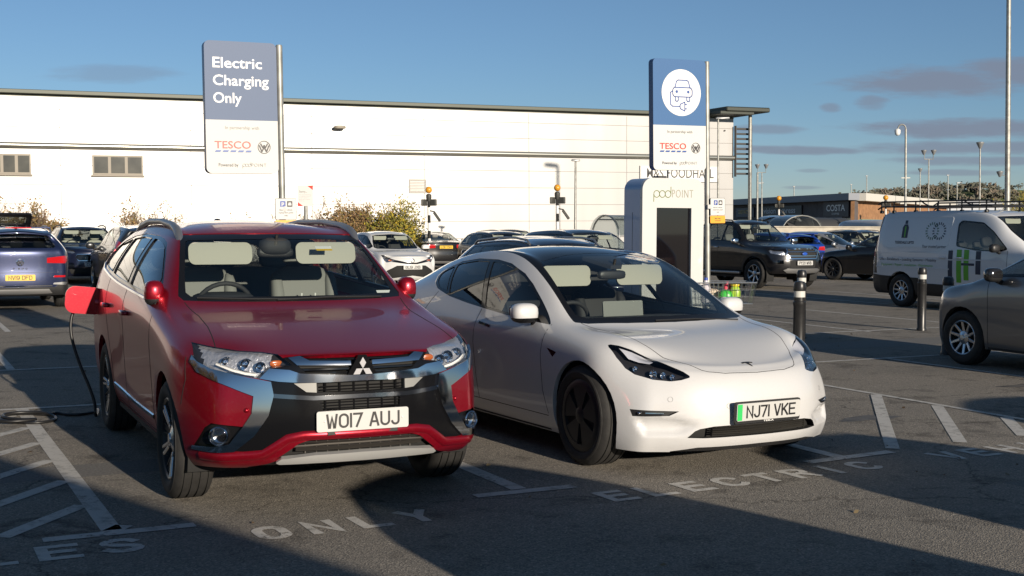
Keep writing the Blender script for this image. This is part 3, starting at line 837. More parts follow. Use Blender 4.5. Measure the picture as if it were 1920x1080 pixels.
# ------------------------------------------------------------------ the red plug-in SUV
def both(b, name, view, P, **k):
    if view == 'side':
        for sg in (1, -1): b.cut(name, view, P, sg, **k)
    else:
        b.cut(name, view, P, **k); b.cut(name, view, mir(P), **k)
def xf_slat(y0, y1, x, z): pass
UPZ = Vector((0, 0, 1))
def build_red_suv():
    root = empty('electric_suv', (-1.1998, 7.6082, 0), .4392-pi/2, 'dark red hybrid SUV parked nose out with its charge flap open', 'car')
    RED = paint('red_paint', (.29, .003, .015), .60, .30, .5)
    st, fr, re = SUV_RED(); V, F, _ = cage(st, fr, re); b = Body(subdivide(V, F, 3))
    for x in (0., -2.67): both(b, 'arch', 'side', circle(x, .35, .392, 36), thr=.02, lim=lambda c: abs(c.y) > .5)
    zb = [(-.60, 1.115), (-1., 1.132), (-1.5, 1.152), (-2.1, 1.178), (-2.6, 1.207), (-3.1, 1.247)]
    zt = [(-.60, 1.13), (-.80, 1.262), (-1., 1.388), (-1.16, 1.468), (-1.3, 1.492), (-1.55, 1.513), (-2.1, 1.523), (-2.67, 1.50), (-3.1, 1.452)]
    dlo = zb+[(-3.28, 1.30), (-3.32, 1.39)]+zt[::-1]
    both(b, 'dlo', 'side', rounded(dlo, .02, 2), thr=.02, lim=lambda c: abs(c.y) > .4)
    def pane(x0, x1, i=.022, slant0=0., slant1=0.):
        n = 7; lo = []; hi = []
        for k in range(n+1):
            x = lerp(x0, x1, k/n); lo.append((x, interp(zb, x)+i)); hi.append((x+lerp(slant0, slant1, k/n), interp(zt, x+lerp(slant0, slant1, k/n))-i))
        return rounded(lo+hi[::-1], .02, 2)
    both(b, 'win', 'side', pane(-.80, -1.58, slant1=-.04), thr=.02, within='dlo')
    both(b, 'win', 'side', pane(-1.70, -2.50, slant0=-.04, slant1=-.06), thr=.02, within='dlo')
    both(b, 'winq', 'side', pane(-2.60, -3.18, slant0=-.06, slant1=-.03), thr=.02, within='dlo')
    ws = [(0, 1.112), (.30, 1.113), (.534, 1.116), (.70, 1.122), (.722, 1.147), (.69, 1.25), (.645, 1.40), (.606, 1.505), (.58, 1.525), (.3, 1.532), (0, 1.534)]
    b.cut('ws', 'front', sym(ws), thr=.1, lim=lambda c: c.x < -.15)
    wsi = [(0, 1.145), (.4, 1.145), (.65, 1.148), (.672, 1.17), (.645, 1.29), (.605, 1.42), (.583, 1.478), (.565, 1.488), (.2, 1.497), (0, 1.498)]
    b.cut('wsi', 'front', sym(wsi), thr=.1, within='ws')
    rw = [(0, 1.13), (.60, 1.13), (.64, 1.17), (.55, 1.40), (.50, 1.43), (0, 1.45)]
    b.cut('rwin', 'front', sym(rw), sg=-1, thr=.1)
    both(b, 'tail', 'front', [(.45, .98), (.78, .98), (.80, 1.0), (.80, 1.13), (.74, 1.14), (.45, 1.06)], sg=-1, thr=.02)
    b.cut('rbump', 'front', sym([(0, .55), (.60, .55), (.70, .45), (.80, .42), (.80, .2), (0, .2)]), sg=-1, thr=.02)
    hl = [(.803, .936), (.75, .926), (.704, .917), (.605, .904), (.499, .902), (.43, .894), (.372, .839), (.48, .823), (.535, .768), (.633, .783), (.745, .81), (.80, .842), (.815, .868)]
    both(b, 'hl', 'front', hl, thr=.02)
    wing = [(.815, .872), (.80, .842), (.745, .81), (.633, .783), (.544, .766), (.476, .752), (.466, .68), (.493, .574), (.562, .465), (.657, .378), (.735, .372), (.829, .368), (.827, .391), (.75, .402), (.682, .420), (.618, .509), (.573, .585), (.562, .676), (.636, .706), (.741, .752), (.806, .79), (.828, .84)]
    both(b, 'wing', 'front', wing, thr=.02)
    both(b, 'fogrec', 'front', [(.826, .391), (.79, .497), (.764, .526), (.616, .512), (.682, .420), (.75, .402)], thr=.02)
    fa = [(0, .893), (.20, .892), (.33, .888), (.40, .880), (.425, .872), (.40, .85), (.372, .839), (.48, .823), (.535, .768), (.476, .752), (.466, .68), (.493, .574), (.562, .465), (.657, .378), (.617, .377), (.525, .387), (.39, .474), (.263, .481), (0, .476)]
    b.cut('fascia', 'front', sym(fa), thr=.05, lim=lambda c: c.z < .85 or c.x > .825-.55*c.y*c.y)
    b.cut('grille', 'front', sym([(0, .889), (.20, .888), (.32, .884), (.385, .874), (.345, .838), (.30, .80), (0, .78)]), thr=.02, within='fascia')
    bar = [(0, .778), (.066, .779), (.33, .794), (.384, .813), (.48, .82), (.53, .768), (.44, .753), (.32, .745), (.18, .745), (0, .748)]
    b.cut('bar', 'front', sym(bar), thr=.02, within='fascia'); b.cut('bar', 'front', sym(bar), thr=.02, within='grille')
    both(b, 'bar2', 'front', [(.06, .853), (.28, .859), (.325, .883), (.40, .878), (.36, .838), (.06, .832)], thr=.02, within='grille')
    both(b, 'shield', 'front', [(.366, .743), (.25, .744), (.25, .692), (.303, .696)], thr=.02, within='fascia')
    b.cut('mesh', 'front', sym([(0, .742), (.245, .742), (.245, .692), (0, .69)]), thr=.02, within='fascia')
    b.cut('mesh', 'front', sym([(0, .648), (.222, .647), (.218, .597), (0, .594)]), thr=.02, within='fascia')
    b.cut('band', 'front', sym([(0, .676), (.266, .674), (.475, .690), (.478, .668), (.27, .651), (0, .655)]), thr=.02, within='fascia')
    b.cut('lowg', 'front', sym([(0, .446), (.19, .448), (.30, .435), (.345, .42), (.455, .336), (.43, .345), (.26, .362), (0, .366)]), thr=.02)
    b.cut('skid', 'front', sym([(0, .366), (.26, .362), (.42, .353), (.452, .326), (.436, .318), (.26, .322), (0, .322)]), thr=.02)
    b.cut('tray', 'front', sym([(0, .322), (.26, .322), (.436, .318), (.452, .326), (.50, .305), (.58, .285), (.58, .1), (0, .1)]), thr=-.2)
    # body shell with inner trim
    m = b.take(0); b.rim(m, 'arch', .03, 0, (0, -1, 0)); b.rim(m, 'dlo', .02, 0); b.rim(m, 'ws', .015, 0)
    for r_ in ('fascia', 'tail'): b.rim(m, r_, .03, 0)
    m.build('body', [RED, INTCREAM], root)
    li = b.take(0, off=-.03); keep = MB()
    fs = [f for f in li.f if all(li.v[k][2] > 1.05 and -3.6 < li.v[k][0] < -.3 for k in f)]
    keep.add(li.v, [f[::-1] for f in fs], 0, [tuple(-Vector(n)) for n in li.n]); keep.build('roof_lining', mat('lining_grey', (.30, .30, .27), .85), root)
    m = MB(); arch_liner(m, 0, .40, .9, 1.55, 0); arch_liner(m, -2.67, .40, .9, 1.55, 0)
    m.box((-1.6, 0, .285), (3.9, 1.30, .10)); m.box((-1.35, 0, .31), (1.75, 1.68, .12)); m.box((.45, 0, .55), (.5, .9, .4)); m.build('underbody', MATTEBLACK, root)
    m = b.take('dlo', -.004); b.rim(m, 'win', .012, 0, others=('dlo',)); b.rim(m, 'winq', .012, 0, others=('dlo',)); m.build('window_trim', GLOSSBLACK, root)
    b.take('win', -.010).build('side_window', SIDEGL, root); b.take('winq', -.010).build('quarter_window', PRIVACY, root)
    b.take('ws', -.004).build('windscreen_border', GLOSSBLACK, root)
    b.take('wsi', -.006).build('windscreen', GLASS, root)
    b.take('rwin', -.004).build('rear_window', PRIVACY, root)
    for s in (1, -1):
        for nm, rg, mt, of, dk in (('headlight', 'hl', LENS, .0, 0), ('tail_light', 'tail', REDLENS, .004, 0)):
            t = b.take(rg, of); q = MB()
            q.add(t.v, [f for f in t.f if t.v[f[0]][1]*s > 0], 0, t.n)
            o = q.build(nm, mt, root)
            if nm == 'headlight':
                t2 = b.take(rg, back=.06); q = MB(); q.add(t2.v, [f for f in t2.f if t2.v[f[0]][1]*s > 0], 0, t2.n)
                REF = mat('reflector', (.70, .71, .74), .34, .7, bump=(38, 1.2))
                for i, f in enumerate(q.f):
                    c = sum((Vector(q.v[k]) for k in f), Vector())/len(f)
                    if abs(c.y) < .455 or abs(c.y) > .77: q.m[i] = 1
                ed = MB(); b.rim(ed, 'hl', .06, 1, (-1, 0, 0), others=(0, 'wing', 'fascia', 'bar')); q.add(ed.v, [f for f in ed.f if ed.v[f[0]][1]*s > 0], 1, smooth=False); q.build('reflector', [REF, HLDARK], o)
                q = MB()
                for (yy, zz, rr_) in ((.69, .865, .034), (.60, .852, .036), (.535, .838, .030)):
                    p_, n_ = b.ray('front', s*yy, zz)
                    c = p_-n_*.035; fx = frame_xf(c-Vector((.02, 0, 0)), (0, 1, 0), (0, 0, 1))
                    q.lathe([(rr_, .03), (rr_*.93, .032), (rr_*.80, .012), (rr_*.4, .022), (0, .026)], 20, fx, 0)
                q.build('projector', mat('bright_reflector', (.85, .86, .88), .05, 1.), o)
                q = MB(); P_ = [(.735, .845), (.66, .812), (.60, .795), (.55, .788)]
                b.ribbon(q, 'front', [(s*y, z) for y, z in P_], .016, -.018, 1); q.build('light_strip', WHITEPL, o)
                q = MB(); p_, n_ = b.ray('front', s*.452, .866); blob(q, p_-n_*.045, (.016, .07, .036), 2.6, 14); q.build('indicator', AMBER, o)
    b.take('fascia', -.004).build('bumper_grille_panel', mat('piano_black', (.006, .006, .007), .14, spec=.3), root)
    m = b.take('grille', back=.045); b.rim(m, 'grille', .045, 0, (-1, 0, 0), others=('fascia',)); m.build('grille', MATTEBLACK, root)
    m = MB()
    for z in (.868, .815, .795): b.ribbon(m, 'front', [(-.33, z), (.33, z)], .014, -.012)
    m.build('grille_slat', GLOSSBLACK, root)
    for rg, nm, mt, o_ in (('bar', 'chrome_bar', CHROME, .016), ('bar2', 'chrome_bar', CHROME, .008), ('wing', 'chrome_wing', CHROME, .012), ('shield', 'grille_shield', mat('shield_grey', (.26, .26, .25), .6, .4), .006), ('band', 'chrome_band', mat('dark_chrome', (.22, .23, .25), .14, 1.), .005), ('skid', 'skid_plate', mat('skid_silver', (.45, .45, .44), .5, .5), .02)):
        m = b.take(rg, o_)
        b.rim(m, rg, .035, 0, off=o_, others=tuple(k for k in (0, 'fascia', 'grille', 'lowg', 'tray', 'hl', 'fogrec', 'mesh', 'bar', 'band', 'shield') if k != rg))
        for i, f in enumerate(m.f):
            pass
        m.build(nm, mt, root)
    m = b.take('mesh', back=.03); m.build('radiator', MATTEBLACK, root)
    m = MB()
    for z in (.722, .705, .634, .618, .603): m.box((.897, 0, z), (.012, .46, .005))
    for y in (-.2, -.12, -.04, .04, .12, .2):
        m.box((.893, y, .668), (.010, .008, .145))
    m.build('grille_mesh', GLOSSBLACK, root)
    m = b.take('lowg', back=.055); b.rim(m, 'lowg', .06, 0, (-1, 0, 0), others=(0, 'skid', 'fascia')); m.build('lower_grille', MATTEBLACK, root)
    m = MB(); b.ribbon(m, 'front', [(-.37, .405), (-.2, .412), (.2, .412), (.37, .405)], .012, -.012)
    for y in [-.30+.06*k for k in range(11)]: m.box((.870-.25*y*y, y, .395), (.006, .004, .07))
    for z in (.382, .392, .422): b.ribbon(m, 'front', [(-.36, z), (0, z), (.36, z)], .005, -.022)
    m.build('lower_grille_slat', mat('radiator_fins', (.11, .10, .09), .5, .4), root)
    m = b.take('fogrec', back=.035); b.rim(m, 'fogrec', .04, 0, (-1, 0, 0), others=(0, 'wing')); m.build('fog_lamp_surround', GLOSSBLACK, root)
    b.take('tray', -.012).build('under_tray', BLACKP, root)
    b.take('rbump', .003).build('rear_bumper', BLACKP, root)
    for s in (1, -1):
        p_, n_ = b.ray('front', s*.735, .458); n_ = (n_+Vector((.9, 0, 0))).normalized()
        fx = frame_xf(p_-n_*.045, n_.cross(Vector((0, 0, 1))), (0, 0, 1)); 
        if (fx.to_3x3() @ Vector((0, 0, 1))).dot(n_) < 0: fx = frame_xf(p_-n_*.045, -n_.cross(Vector((0, 0, 1))), (0, 0, 1))
        q = MB(); q.lathe([(.052, 0), (.052, .045), (.047, .05), (.042, .042), (.039, .02), (.026, .012), (0, .008)], 28, fx, 0)
        o = q.build('fog_lamp', CHROME, root); q = MB(); q.lathe([(0, .046), (.027, .044), (.043, .036)], 24, fx, 0); q.build('fog_lens', LENS, o)
    # raised lower lip
    q = MB(); lip = [(-.80, .335), (-.66, .345), (-.56, .352), (-.52, .36), (-.40, .447), (-.32, .462), (-.19, .462), (.19, .462), (.32, .462), (.40, .447), (.52, .36), (.56, .352), (.66, .345), (.80, .335)]
    b.ribbon(q, 'front', lip, .052, .010); q.build('bumper_lip', RED, root, 60)
    # three-lozenge badge on a dark shield
    q = MB(); bx = frame_xf((.905, 0, .832), (0, 1, 0), (0, 0, 1))
    q.prism([(-.022, .056), (.022, .056), (.088, -.058), (-.088, -.058)], .016, bx, 1)
    for a in (90, 210, 330):
        d = Vector((cos(radians(a)), sin(radians(a)))); e = Vector((-d.y, d.x)); c = Vector((0, -.018))
        L_ = .062; q.prism([tuple(c), tuple(c+d*L_*.5+e*L_*.29), tuple(c+d*L_), tuple(c+d*L_*.5-e*L_*.29)][::-1] if 0 else [tuple(c), tuple(c+d*L_*.5-e*L_*.29), tuple(c+d*L_), tuple(c+d*L_*.5+e*L_*.29)], .024, bx, 0)
    q.build('emblem', [mat('emblem_silver', (.30, .30, .32), .4, .6), GLOSSBLACK], root)
    P = number_plate(root, .934, .537, 'WO17 AUJ', lean=.02)
    for y in (-.215, .225):
        q = MB(); q.ball((.9345, y, .537), .006, 10); q.build('plate_screw', WHITEPL, P, 60)
    for y, z in ((-.60, .60), (.60, .60)):
        p_, n_ = b.ray('front', y, z); q = MB(); q.ball(tuple(p_), .014, 12); q.build('parking_sensor', RED, root, 60)
    q = MB(); blob(q, (-2.75, 0, 1.615), (.14, .05, .05), 2.4, 14); q.build('aerial', GLOSSBLACK, root)
    q = MB(); q.box((.923, 0, .472), (.012, .40, .024), .003); o = q.build('dealer_strip', BLACKP, root)
    q = MB(); put_text(q, 'WWW.SGPETCH.CO.UK', frame_xf((.9305, 0, .466), (0, 1, 0), (0, 0, 1)), .011, .19, bold=.03); q.build('dealer_lettering', WHITEPL, o)
    # panel gaps, mouldings, handles
    q = MB()
    for s in (1, -1):
        hoodl = [(-.40, .70), (-.126, .668), (.144, .672), (.36, .690), (.50, .703)]
        b.ribbon(q, 'top', [(x, s*y) for x, y in hoodl], .008, .0012, 1)
        for L_ in ([(-.50, 1.03), (-.52, .85), (-.50, .6), (-.47, .32)], [(-1.62, 1.15), (-1.63, .9), (-1.62, .6), (-1.60, .32)], [(-2.52, 1.19), (-2.50, 1.0), (-2.36, .80), (-2.24, .55), (-2.22, .34)], [(-.5, .315), (-2.2, .315)], [(.44, .74), (.40, .86)], [(.44, .74), (.40, .60)]):
            b.ribbon(q, 'side', L_, .009, .0012, s)
    q.build('panel_gap', MATTEBLACK, root)
    q = MB()
    for s in (1, -1): b.ribbon(q, 'side', [(-.50, .405), (-1.2, .40), (-2.2, .415)], .034, .008, s)
    q.build('sill_strip', CHROME, root)
    q = MB()
    for s in (1, -1): b.ribbon(q, 'side', [(x, z-.012) for x, z in [(-.56, 1.112)]+zb[1:]+[(-3.27, 1.29)]], .022, .006, s)
    q.build('waist_strip', CHROME, root)
    for s in (1, -1):
        for x in (-1.47, -2.40):
            p_, n_ = b.ray('side', x, .985, s); q = MB(); blob(q, p_+n_*.028, (.20, .03, .035), 3, 14); 
            for dx in (-.085, .085): blob(q, p_+n_*.01+Vector((dx, 0, 0)), (.03, .04, .028), 3, 10)
            q.build('door_handle', RED, root, 60)
        q = MB(); q.tube([(-1.03, s*.608, 1.47), (-1.09, s*.606, 1.52), (-1.18, s*.602, 1.556), (-1.35, s*.598, 1.585), (-1.8, s*.592, 1.612), (-2.4, s*.58, 1.612), (-2.85, s*.57, 1.578), (-3.1, s*.565, 1.525)], [.018, .027, .028, .024, .022, .022, .024, .020], 10)
        q.build('roof_rail', SILVER, root, 60)
    wing_mirror(root, -.66, .84, 1.16, RED, (.14, .12, .16), .0)
    # wipers, sticker, sensor pod
    for pts in ([(.56, 1.128), (.20, 1.135), (-.15, 1.125)], [(-.02, 1.128), (-.30, 1.132), (-.62, 1.14)]):
        q = MB(); c = [b.ray('front', y, z)[0]+Vector((.012, 0, .006)) for y, z in pts]; c = [Vector((max(p.x, -.5), p.y, p.z-.008)) for p in c]
        q.tube(c, .006, 6); q.build('wiper', BLACKP, root)
    p_, n_ = b.ray('front', 0, 1.455); q = MB(); blob(q, p_+Vector((-.13, 0, -.01)), (.14, .22, .12), 3, 16); q.build('sensor_housing', INTDARK, root, 60)
    # permit sticker on the passenger side of the screen, yellow below
    p_, n_ = b.ray('front', .31, 1.44); q = MB(); fx = frame_xf(p_-n_*.014, (0, 1, 0), Vector((0, 0, 1))-n_*n_.z)
    q.prism([(-.055, 0), (.055, 0), (.055, .035), (-.055, .035)], .001, fx, 0); q.prism([(-.055, -.022), (.055, -.022), (.055, 0), (-.055, 0)], .001, fx, 1)
    q.build('windscreen_sticker', [WHITEPL, PLATEY], root)
    p_, n_ = b.ray('front', .62, 1.165); q = MB(); fx = frame_xf(p_-n_*.016, (0, 1, 0), Vector((0, 0, 1))-n_*n_.z)
    q.prism([(-.05, -.014), (.05, -.014), (.05, .014), (-.05, .014)], .001, fx, 0); q.build('permit_card', WHITEPL, root)
    interior(root, dict(xd=-.42, zd=1.10, xs=-1.35, zs=.62, w=.80, vis=(-.985, 1.468, .42, .145, .03), vy=.36, mir=(-.93, 1.405), sy=.37, seat=INTGREY))
    q = MB()
    for s in (-1, 1):
        for y in (-.05, .05): q.tube([(-1.42, s*.37+y, 1.10), (-1.47, s*.37+y, .80)], .006, 5)
    q.build('seat_piping', WHITEPL, root)
    put_wheels(root, 2.67, 1.555, .347, .225, .235, 'twin', steer=.0)
    # open charge flap (body colour) on the rear wing, with the plug and lead below it
    p_, n_ = b.ray('side', -3.08, .98, -1)
    q = MB(); fx = frame_xf((-3.06, -.985, .985), (0, -1, .10), (0, .10, 1)); q.prism(rrect(.30, .215, .075, 8), .020, fx, 0)
    for i in range(len(q.v)):
        x, y, z = q.v[i]; d = max(0, -y-1.05); q.v[i] = (x+d*d*2.2, y, z)
    q.box((-3.07, -.88, .97), (.03, .07, .05), .008); q.build('charge_flap', RED, root, 50)
    q = MB(); q.box((-3.16, -.873, .96), (.19, .02, .19), .006); q.build('charge_socket', BLACKP, root)
    return root, b
def build_cable():
    g = [(-3.564, 10.81), (-3.52, 10.62), (-3.51, 10.50), (-3.56, 10.36), (-3.66, 10.33), (-3.777, 10.41), (-3.86, 10.34), (-3.99, 10.38), (-4.13, 10.34), (-4.17, 10.20), (-4.10, 10.04), (-3.94, 9.93), (-3.77, 9.90), (-3.69, 10.02), (-3.73, 10.20), (-3.88, 10.33), (-4.05, 10.33), (-4.15, 10.22), (-4.08, 10.05), (-3.92, 9.96), (-3.80, 9.97), (-3.95, 9.85), (-4.25, 9.93), (-4.7, 10.05), (-5.4, 10.0)]
    al = pi/2-.4392; ca, sa = cos(.4392-pi/2), sin(.4392-pi/2)
    def W(x, y, z): return (-1.1998+x*ca-y*sa, 7.6082+x*sa+y*ca, z)
    hang = [W(-3.13, -.93, .95), W(-3.13, -1.02, .93), W(-3.12, -1.075, .87), W(-3.10, -1.09, .75), W(-3.08, -1.07, .62), W(-3.05, -1.02, .45), W(-3.02, -.965, .30), W(-3.0, -.93, .18), W(-2.99, -.92, .07)]
    pts = hang+[(x, y, .014+(.018 if k > 13 else 0)) for k, (x, y) in enumerate(g[1:])]
    # smooth the route
    P = [Vector(p) for p in pts]; S = []
    for i in range(len(P)-1):
        p0, p1, p2, p3 = P[max(i-1, 0)], P[i], P[i+1], P[min(i+2, len(P)-1)]
        for k in range(5):
            t = k/5; S.append(.5*((2*p1)+(p2-p0)*t+(2*p0-5*p1+4*p2-p3)*t*t+(3*p1-p0-3*p2+p3)*t**3))
    S.append(P[-1]); S = [Vector((p.x, p.y, max(p.z, .013))) for p in S]
    m = MB(); m.tube(S, .0125, 8); o = m.build('charging_cable', mat('cable_black', (.012, .012, .013), .45), None, 80)
    tag(o, 'black charging lead hanging from the open red flap and coiled on the tarmac', 'cable')
    q = MB(); c = Vector(hang[0]); q.tube([Vector(W(-3.13, -.865, .955)), c, Vector(hang[1])], [.034, .03, .02], 12); q.build('plug_handle', BLACKP, o, 60)

# ------------------------------------------------------------------ the white electric saloon
def build_white_saloon():
    root = empty('electric_saloon', (1.2361, 8.719, 0), .5095-pi/2, 'pearl white electric saloon with a black glass roof beside the charger', 'car')
    WH = grime(mat('pearl_white', (.57, .57, .575), .45, .0, 1.0, coatr=.02), .05)
    st, fr, re = SEDAN_WHITE(); V, F, _ = cage(st, fr, re); me = subdivide(V, F, 3)
    # scooped air curtain below each fog slot
    dam = [(.808, .392), (.80, .32), (.765, .262), (.56, .268), (.49, .315), (.47, .345), (.60, .388)]
    def segd(px, py, P):
        d = 9
        for i in range(len(P)):
            a, c = Vector(P[i]), Vector(P[(i+1) % len(P)]); q = Vector((px, py)); u = c-a; t = max(0, min(1, (q-a).dot(u)/u.dot(u))); d = min(d, (a+u*t-q).length)
        return d
    for v in me.vertices:
        y, z = abs(v.co.y), v.co.z
        if v.co.x > .2 and .46 < y < .82 and .25 < z < .40 and in_poly(y, z, dam):
            t = min(1, segd(y, z, dam)/.035); t = t*t*(3-2*t); v.co.x -= .035*t
            v.co.y -= math.copysign(.012*t, v.co.y)
    b = Body(me)
    for x in (0.01, -2.875): both(b, 'arch', 'side', circle(x, .335, .368, 36), thr=.02, lim=lambda c: abs(c.y) > .5)
    zb = [(-.47, .903), (-.618, .909), (-1.081, .932), (-1.438, .958), (-1.772, .985), (-2.11, 1.02), (-2.404, 1.071)]
    zt = [(-.505, .925), (-.766, 1.067), (-.95, 1.164), (-1.12, 1.236), (-1.384, 1.303), (-1.635, 1.327), (-1.986, 1.326), (-2.32, 1.293), (-2.56, 1.228)]
    dlo = zb+[(-2.54, 1.115), (-2.62, 1.17), (-2.61, 1.20)]+zt[::-1]
    both(b, 'dlo', 'side', rounded(dlo, .012, 2), thr=.02, lim=lambda c: abs(c.y) > .4)
    def pane(x0, x1, s0, s1, i=.018):
        n = 8; lo = []; hi = []
        for k in range(n+1):
            x = lerp(x0, x1, k/n); lo.append((x, interp(zb, x)+i)); xt = x+lerp(s0, s1, k/n); hi.append((xt, max(interp(zt, xt)-i, lo[-1][1]+.002)))
        return rounded(lo+hi[::-1], .015, 2)
    both(b, 'win', 'side', pane(-.74, -1.46, 0, -.235), thr=.02, within='dlo')
    both(b, 'win', 'side', pane(-1.53, -2.14, -.235, -.22), thr=.02, within='dlo')
    both(b, 'win', 'side', rounded([(-2.20, 1.06), (-2.40, 1.09), (-2.52, 1.135), (-2.585, 1.185), (-2.54, 1.212), (-2.405, 1.252)], .02, 2), thr=.02, within='dlo')
    gr = [(-.165, 0), (-.178, .2), (-.207, .383), (-.285, .655), (-.335, .725), (-.36, .728), (-.56, .697), (-.79, .664), (-1.04, .628), (-1.275, .598), (-1.5, .575), (-1.75, .555), (-2.1, .53), (-2.6, .503), (-3.0, .485), (-3.33, .46), (-3.44, .36), (-3.5, 0)]
    b.cut('roof', 'top', sym2(gr), thr=.12)
    wsi = [(-.245, 0), (-.26, .2), (-.285, .38), (-.36, .62), (-.42, .665), (-.56, .655), (-.8, .618), (-1.03, .580), (-1.12, .545), (-1.16, .3), (-1.165, 0)]
    b.cut('wsi', 'top', sym2(wsi), thr=.1, within='roof')
    rwi = [(-2.55, 0), (-2.55, .40), (-2.62, .44), (-3.2, .42), (-3.32, .34), (-3.36, 0)]
    b.cut('rwi', 'top', sym2(rwi), thr=.1, within='roof')
    hl = [(.811, .802), (.803, .815), (.787, .819), (.752, .813), (.688, .786), (.64, .757), (.600, .728), (.555, .698), (.506, .667), (.481, .642), (.486, .632), (.539, .617), (.598, .609), (.688, .618), (.764, .646), (.795, .681), (.813, .744)]
    both(b, 'hl', 'front', hl, thr=.02)
    both(b, 'drl', 'front', [(.757, .806), (.69, .781), (.64, .752), (.612, .727), (.65, .716), (.70, .724), (.748, .744)], thr=.02, within='hl')
    both(b, 'slot', 'front', [(.815, .431), (.578, .426), (.632, .397), (.808, .388)], thr=.02)
    b.cut('grille', 'front', sym([(0, .336), (.163, .335), (.375, .328), (.46, .314), (.49, .30), (.530, .257), (.43, .253), (.2, .256), (0, .256)]), thr=.02)
    b.cut('tray', 'front', sym([(0, .195), (.45, .19), (.60, .165), (.60, .05), (0, .05)]), thr=-.3)
    both(b, 'cam', 'side', [(-.416, .752), (-.289, .731), (-.335, .694)], thr=.1)
    both(b, 'tail', 'front', [(.40, .90), (.62, .92), (.78, .93), (.82, .90), (.82, .76), (.74, .74), (.52, .80)], sg=-1, thr=.02)
    m = b.take(0); b.rim(m, 'arch', .03, 0, (0, -1, 0)); b.rim(m, 'dlo', .015, 0); b.rim(m, 'roof', .01, 0)
    m.build('body', WH, root)
    li = b.take(0, off=-.03); keep = MB(); fs = [f for f in li.f if all(li.v[k][2] > .93 and -3.2 < li.v[k][0] < -.2 for k in f)]
    keep.add(li.v, [f[::-1] for f in fs], 0, [tuple(-Vector(n)) for n in li.n]); keep.build('roof_lining', mat('lining_grey', (.30, .30, .27), .85), root)
    m = MB(); arch_liner(m, 0.01, .375, .905, 1.58, 0); arch_liner(m, -2.875, .375, .905, 1.58, 0); m.box((-1.65, 0, .22), (3.9, 1.30, .10)); m.box((-1.42, 0, .22), (1.95, 1.70, .10)); m.build('underbody', MATTEBLACK, root)
    m = b.take('dlo', -.003); b.rim(m, 'win', .01, 0, others=('dlo',)); m.build('window_trim', GLOSSBLACK, root)
    b.take('win', -.006).build('side_window', SIDEGL, root)
    m = b.take('roof', -.002); m.build('glass_roof', GLOSSBLACK, root)
    b.take('wsi', -.003).build('windscreen', GLASS, root); b.take('rwi', -.003).build('rear_window', PRIVACY, root)
    for s in (1, -1):
        q = MB()
        for rg in ('hl', 'drl'):
            t = b.take(rg, 0.); q.add(t.v, [f for f in t.f if t.v[f[0]][1]*s > 0], 0, t.n)
        o = q.build('headlight', LENS, root)
        t = b.take('hl', -.045); q = MB(); q.add(t.v, [f for f in t.f if t.v[f[0]][1]*s > 0], 0, t.n); t = b.take('drl', -.045); q.add(t.v, [f for f in t.f if t.v[f[0]][1]*s > 0], 0, t.n); ed = MB(); b.rim(ed, 'hl', .05, 0, (-1, 0, 0)); q.add(ed.v, [f for f in ed.f if ed.v[f[0]][1]*s > 0], 0, smooth=False); q.build('lamp_housing', HLDARK, o)
        t = b.take('drl', -.012); q = MB(); q.add(t.v, [f for f in t.f if t.v[f[0]][1]*s > 0], 0, t.n); q.build('light_guide', mat('light_guide', (.62, .63, .68), .25, coat=1), o)
        q = MB()
        for yy, zz, rr_ in ((.752, .705, .020), (.68, .672, .030), (.63, .668, .022), (.585, .657, .020)):
            p_, n_ = b.ray('front', s*yy, zz); fx = frame_xf(p_-n_*.042, (0, 1, 0), (0, 0, 1)); q.lathe([(rr_, .03), (rr_*.85, .02), (rr_*.5, .01), (0, .02)], 8, fx)
        q.build('projector', mat('bright_reflector', (.85, .86, .88), .05, 1.), o)
        t = b.take('tail', .003); q = MB(); q.add(t.v, [f for f in t.f if t.v[f[0]][1]*s > 0], 0, t.n); q.build('tail_light', REDLENS, root)
    m = b.take('slot', back=.022); b.rim(m, 'slot', .03, 0, (-1, 0, 0)); m.build('fog_slot', BLACKP, root)
    m = MB()
    for s in (1, -1):
        p_, n_ = b.ray('front', s*.785, .41); blob(m, p_-n_*.012, (.03, .03, .022), 2.4, 12)
        b.ribbon(m, 'front', [(s*.775, .412), (s*.66, .412)], .008, -.014)
    m.build('fog_lamp', CHROME, root)
    m = b.take('grille', back=.06); b.rim(m, 'grille', .07, 0, (-1, 0, 0), others=(0, 'tray')); m.build('lower_grille', MATTEBLACK, root)
    m = MB()
    for z in (.278, .292, .306, .320): b.ribbon(m, 'front', [(-.38, z), (0, z), (.38, z)], .005, -.02)
    for y in (-.385, .385): b.ribbon(m, 'front', [(y, .262), (y, .322)], .010, -.016)
    m.build('grille_slat', mat('grille_grey', (.10, .095, .085), .35, .3), root)
    b.take('tray', -.006).build('under_tray', BLACKP, root); b.take('cam', .001).build('side_camera', GLOSSBLACK, root)
    q = MB(); hs = [(.722, 0), (.715, .12), (.70, .247), (.665, .35), (.64, .385), (.605, .41), (.52, .463), (.424, .53), (.269, .585), (.10, .62), (-.1, .655), (-.31, .695)]
    for s in (1, -1):
        b.ribbon(q, 'top', [(x, s*y) for x, y in hs], .006, .001, 1)
        for L_ in ([(-.46, .905), (-.50, .7), (-.49, .45), (-.43, .29)], [(-1.49, .955), (-1.52, .7), (-1.50, .45), (-1.47, .28)], [(-2.34, 1.05), (-2.42, .90), (-2.38, .72), (-2.40, .55), (-2.38, .28)], [(-.43, .275), (-2.40, .275)]):
            b.ribbon(q, 'side', L_, .007, .001, s)
    q.build('panel_gap', MATTEBLACK, root)
    q = MB()
    for s in (1, -1):
        for x in (-1.26, -2.28): b.ribbon(q, 'side', [(x, .838), (x-.19, .856)], .026, .002, s)
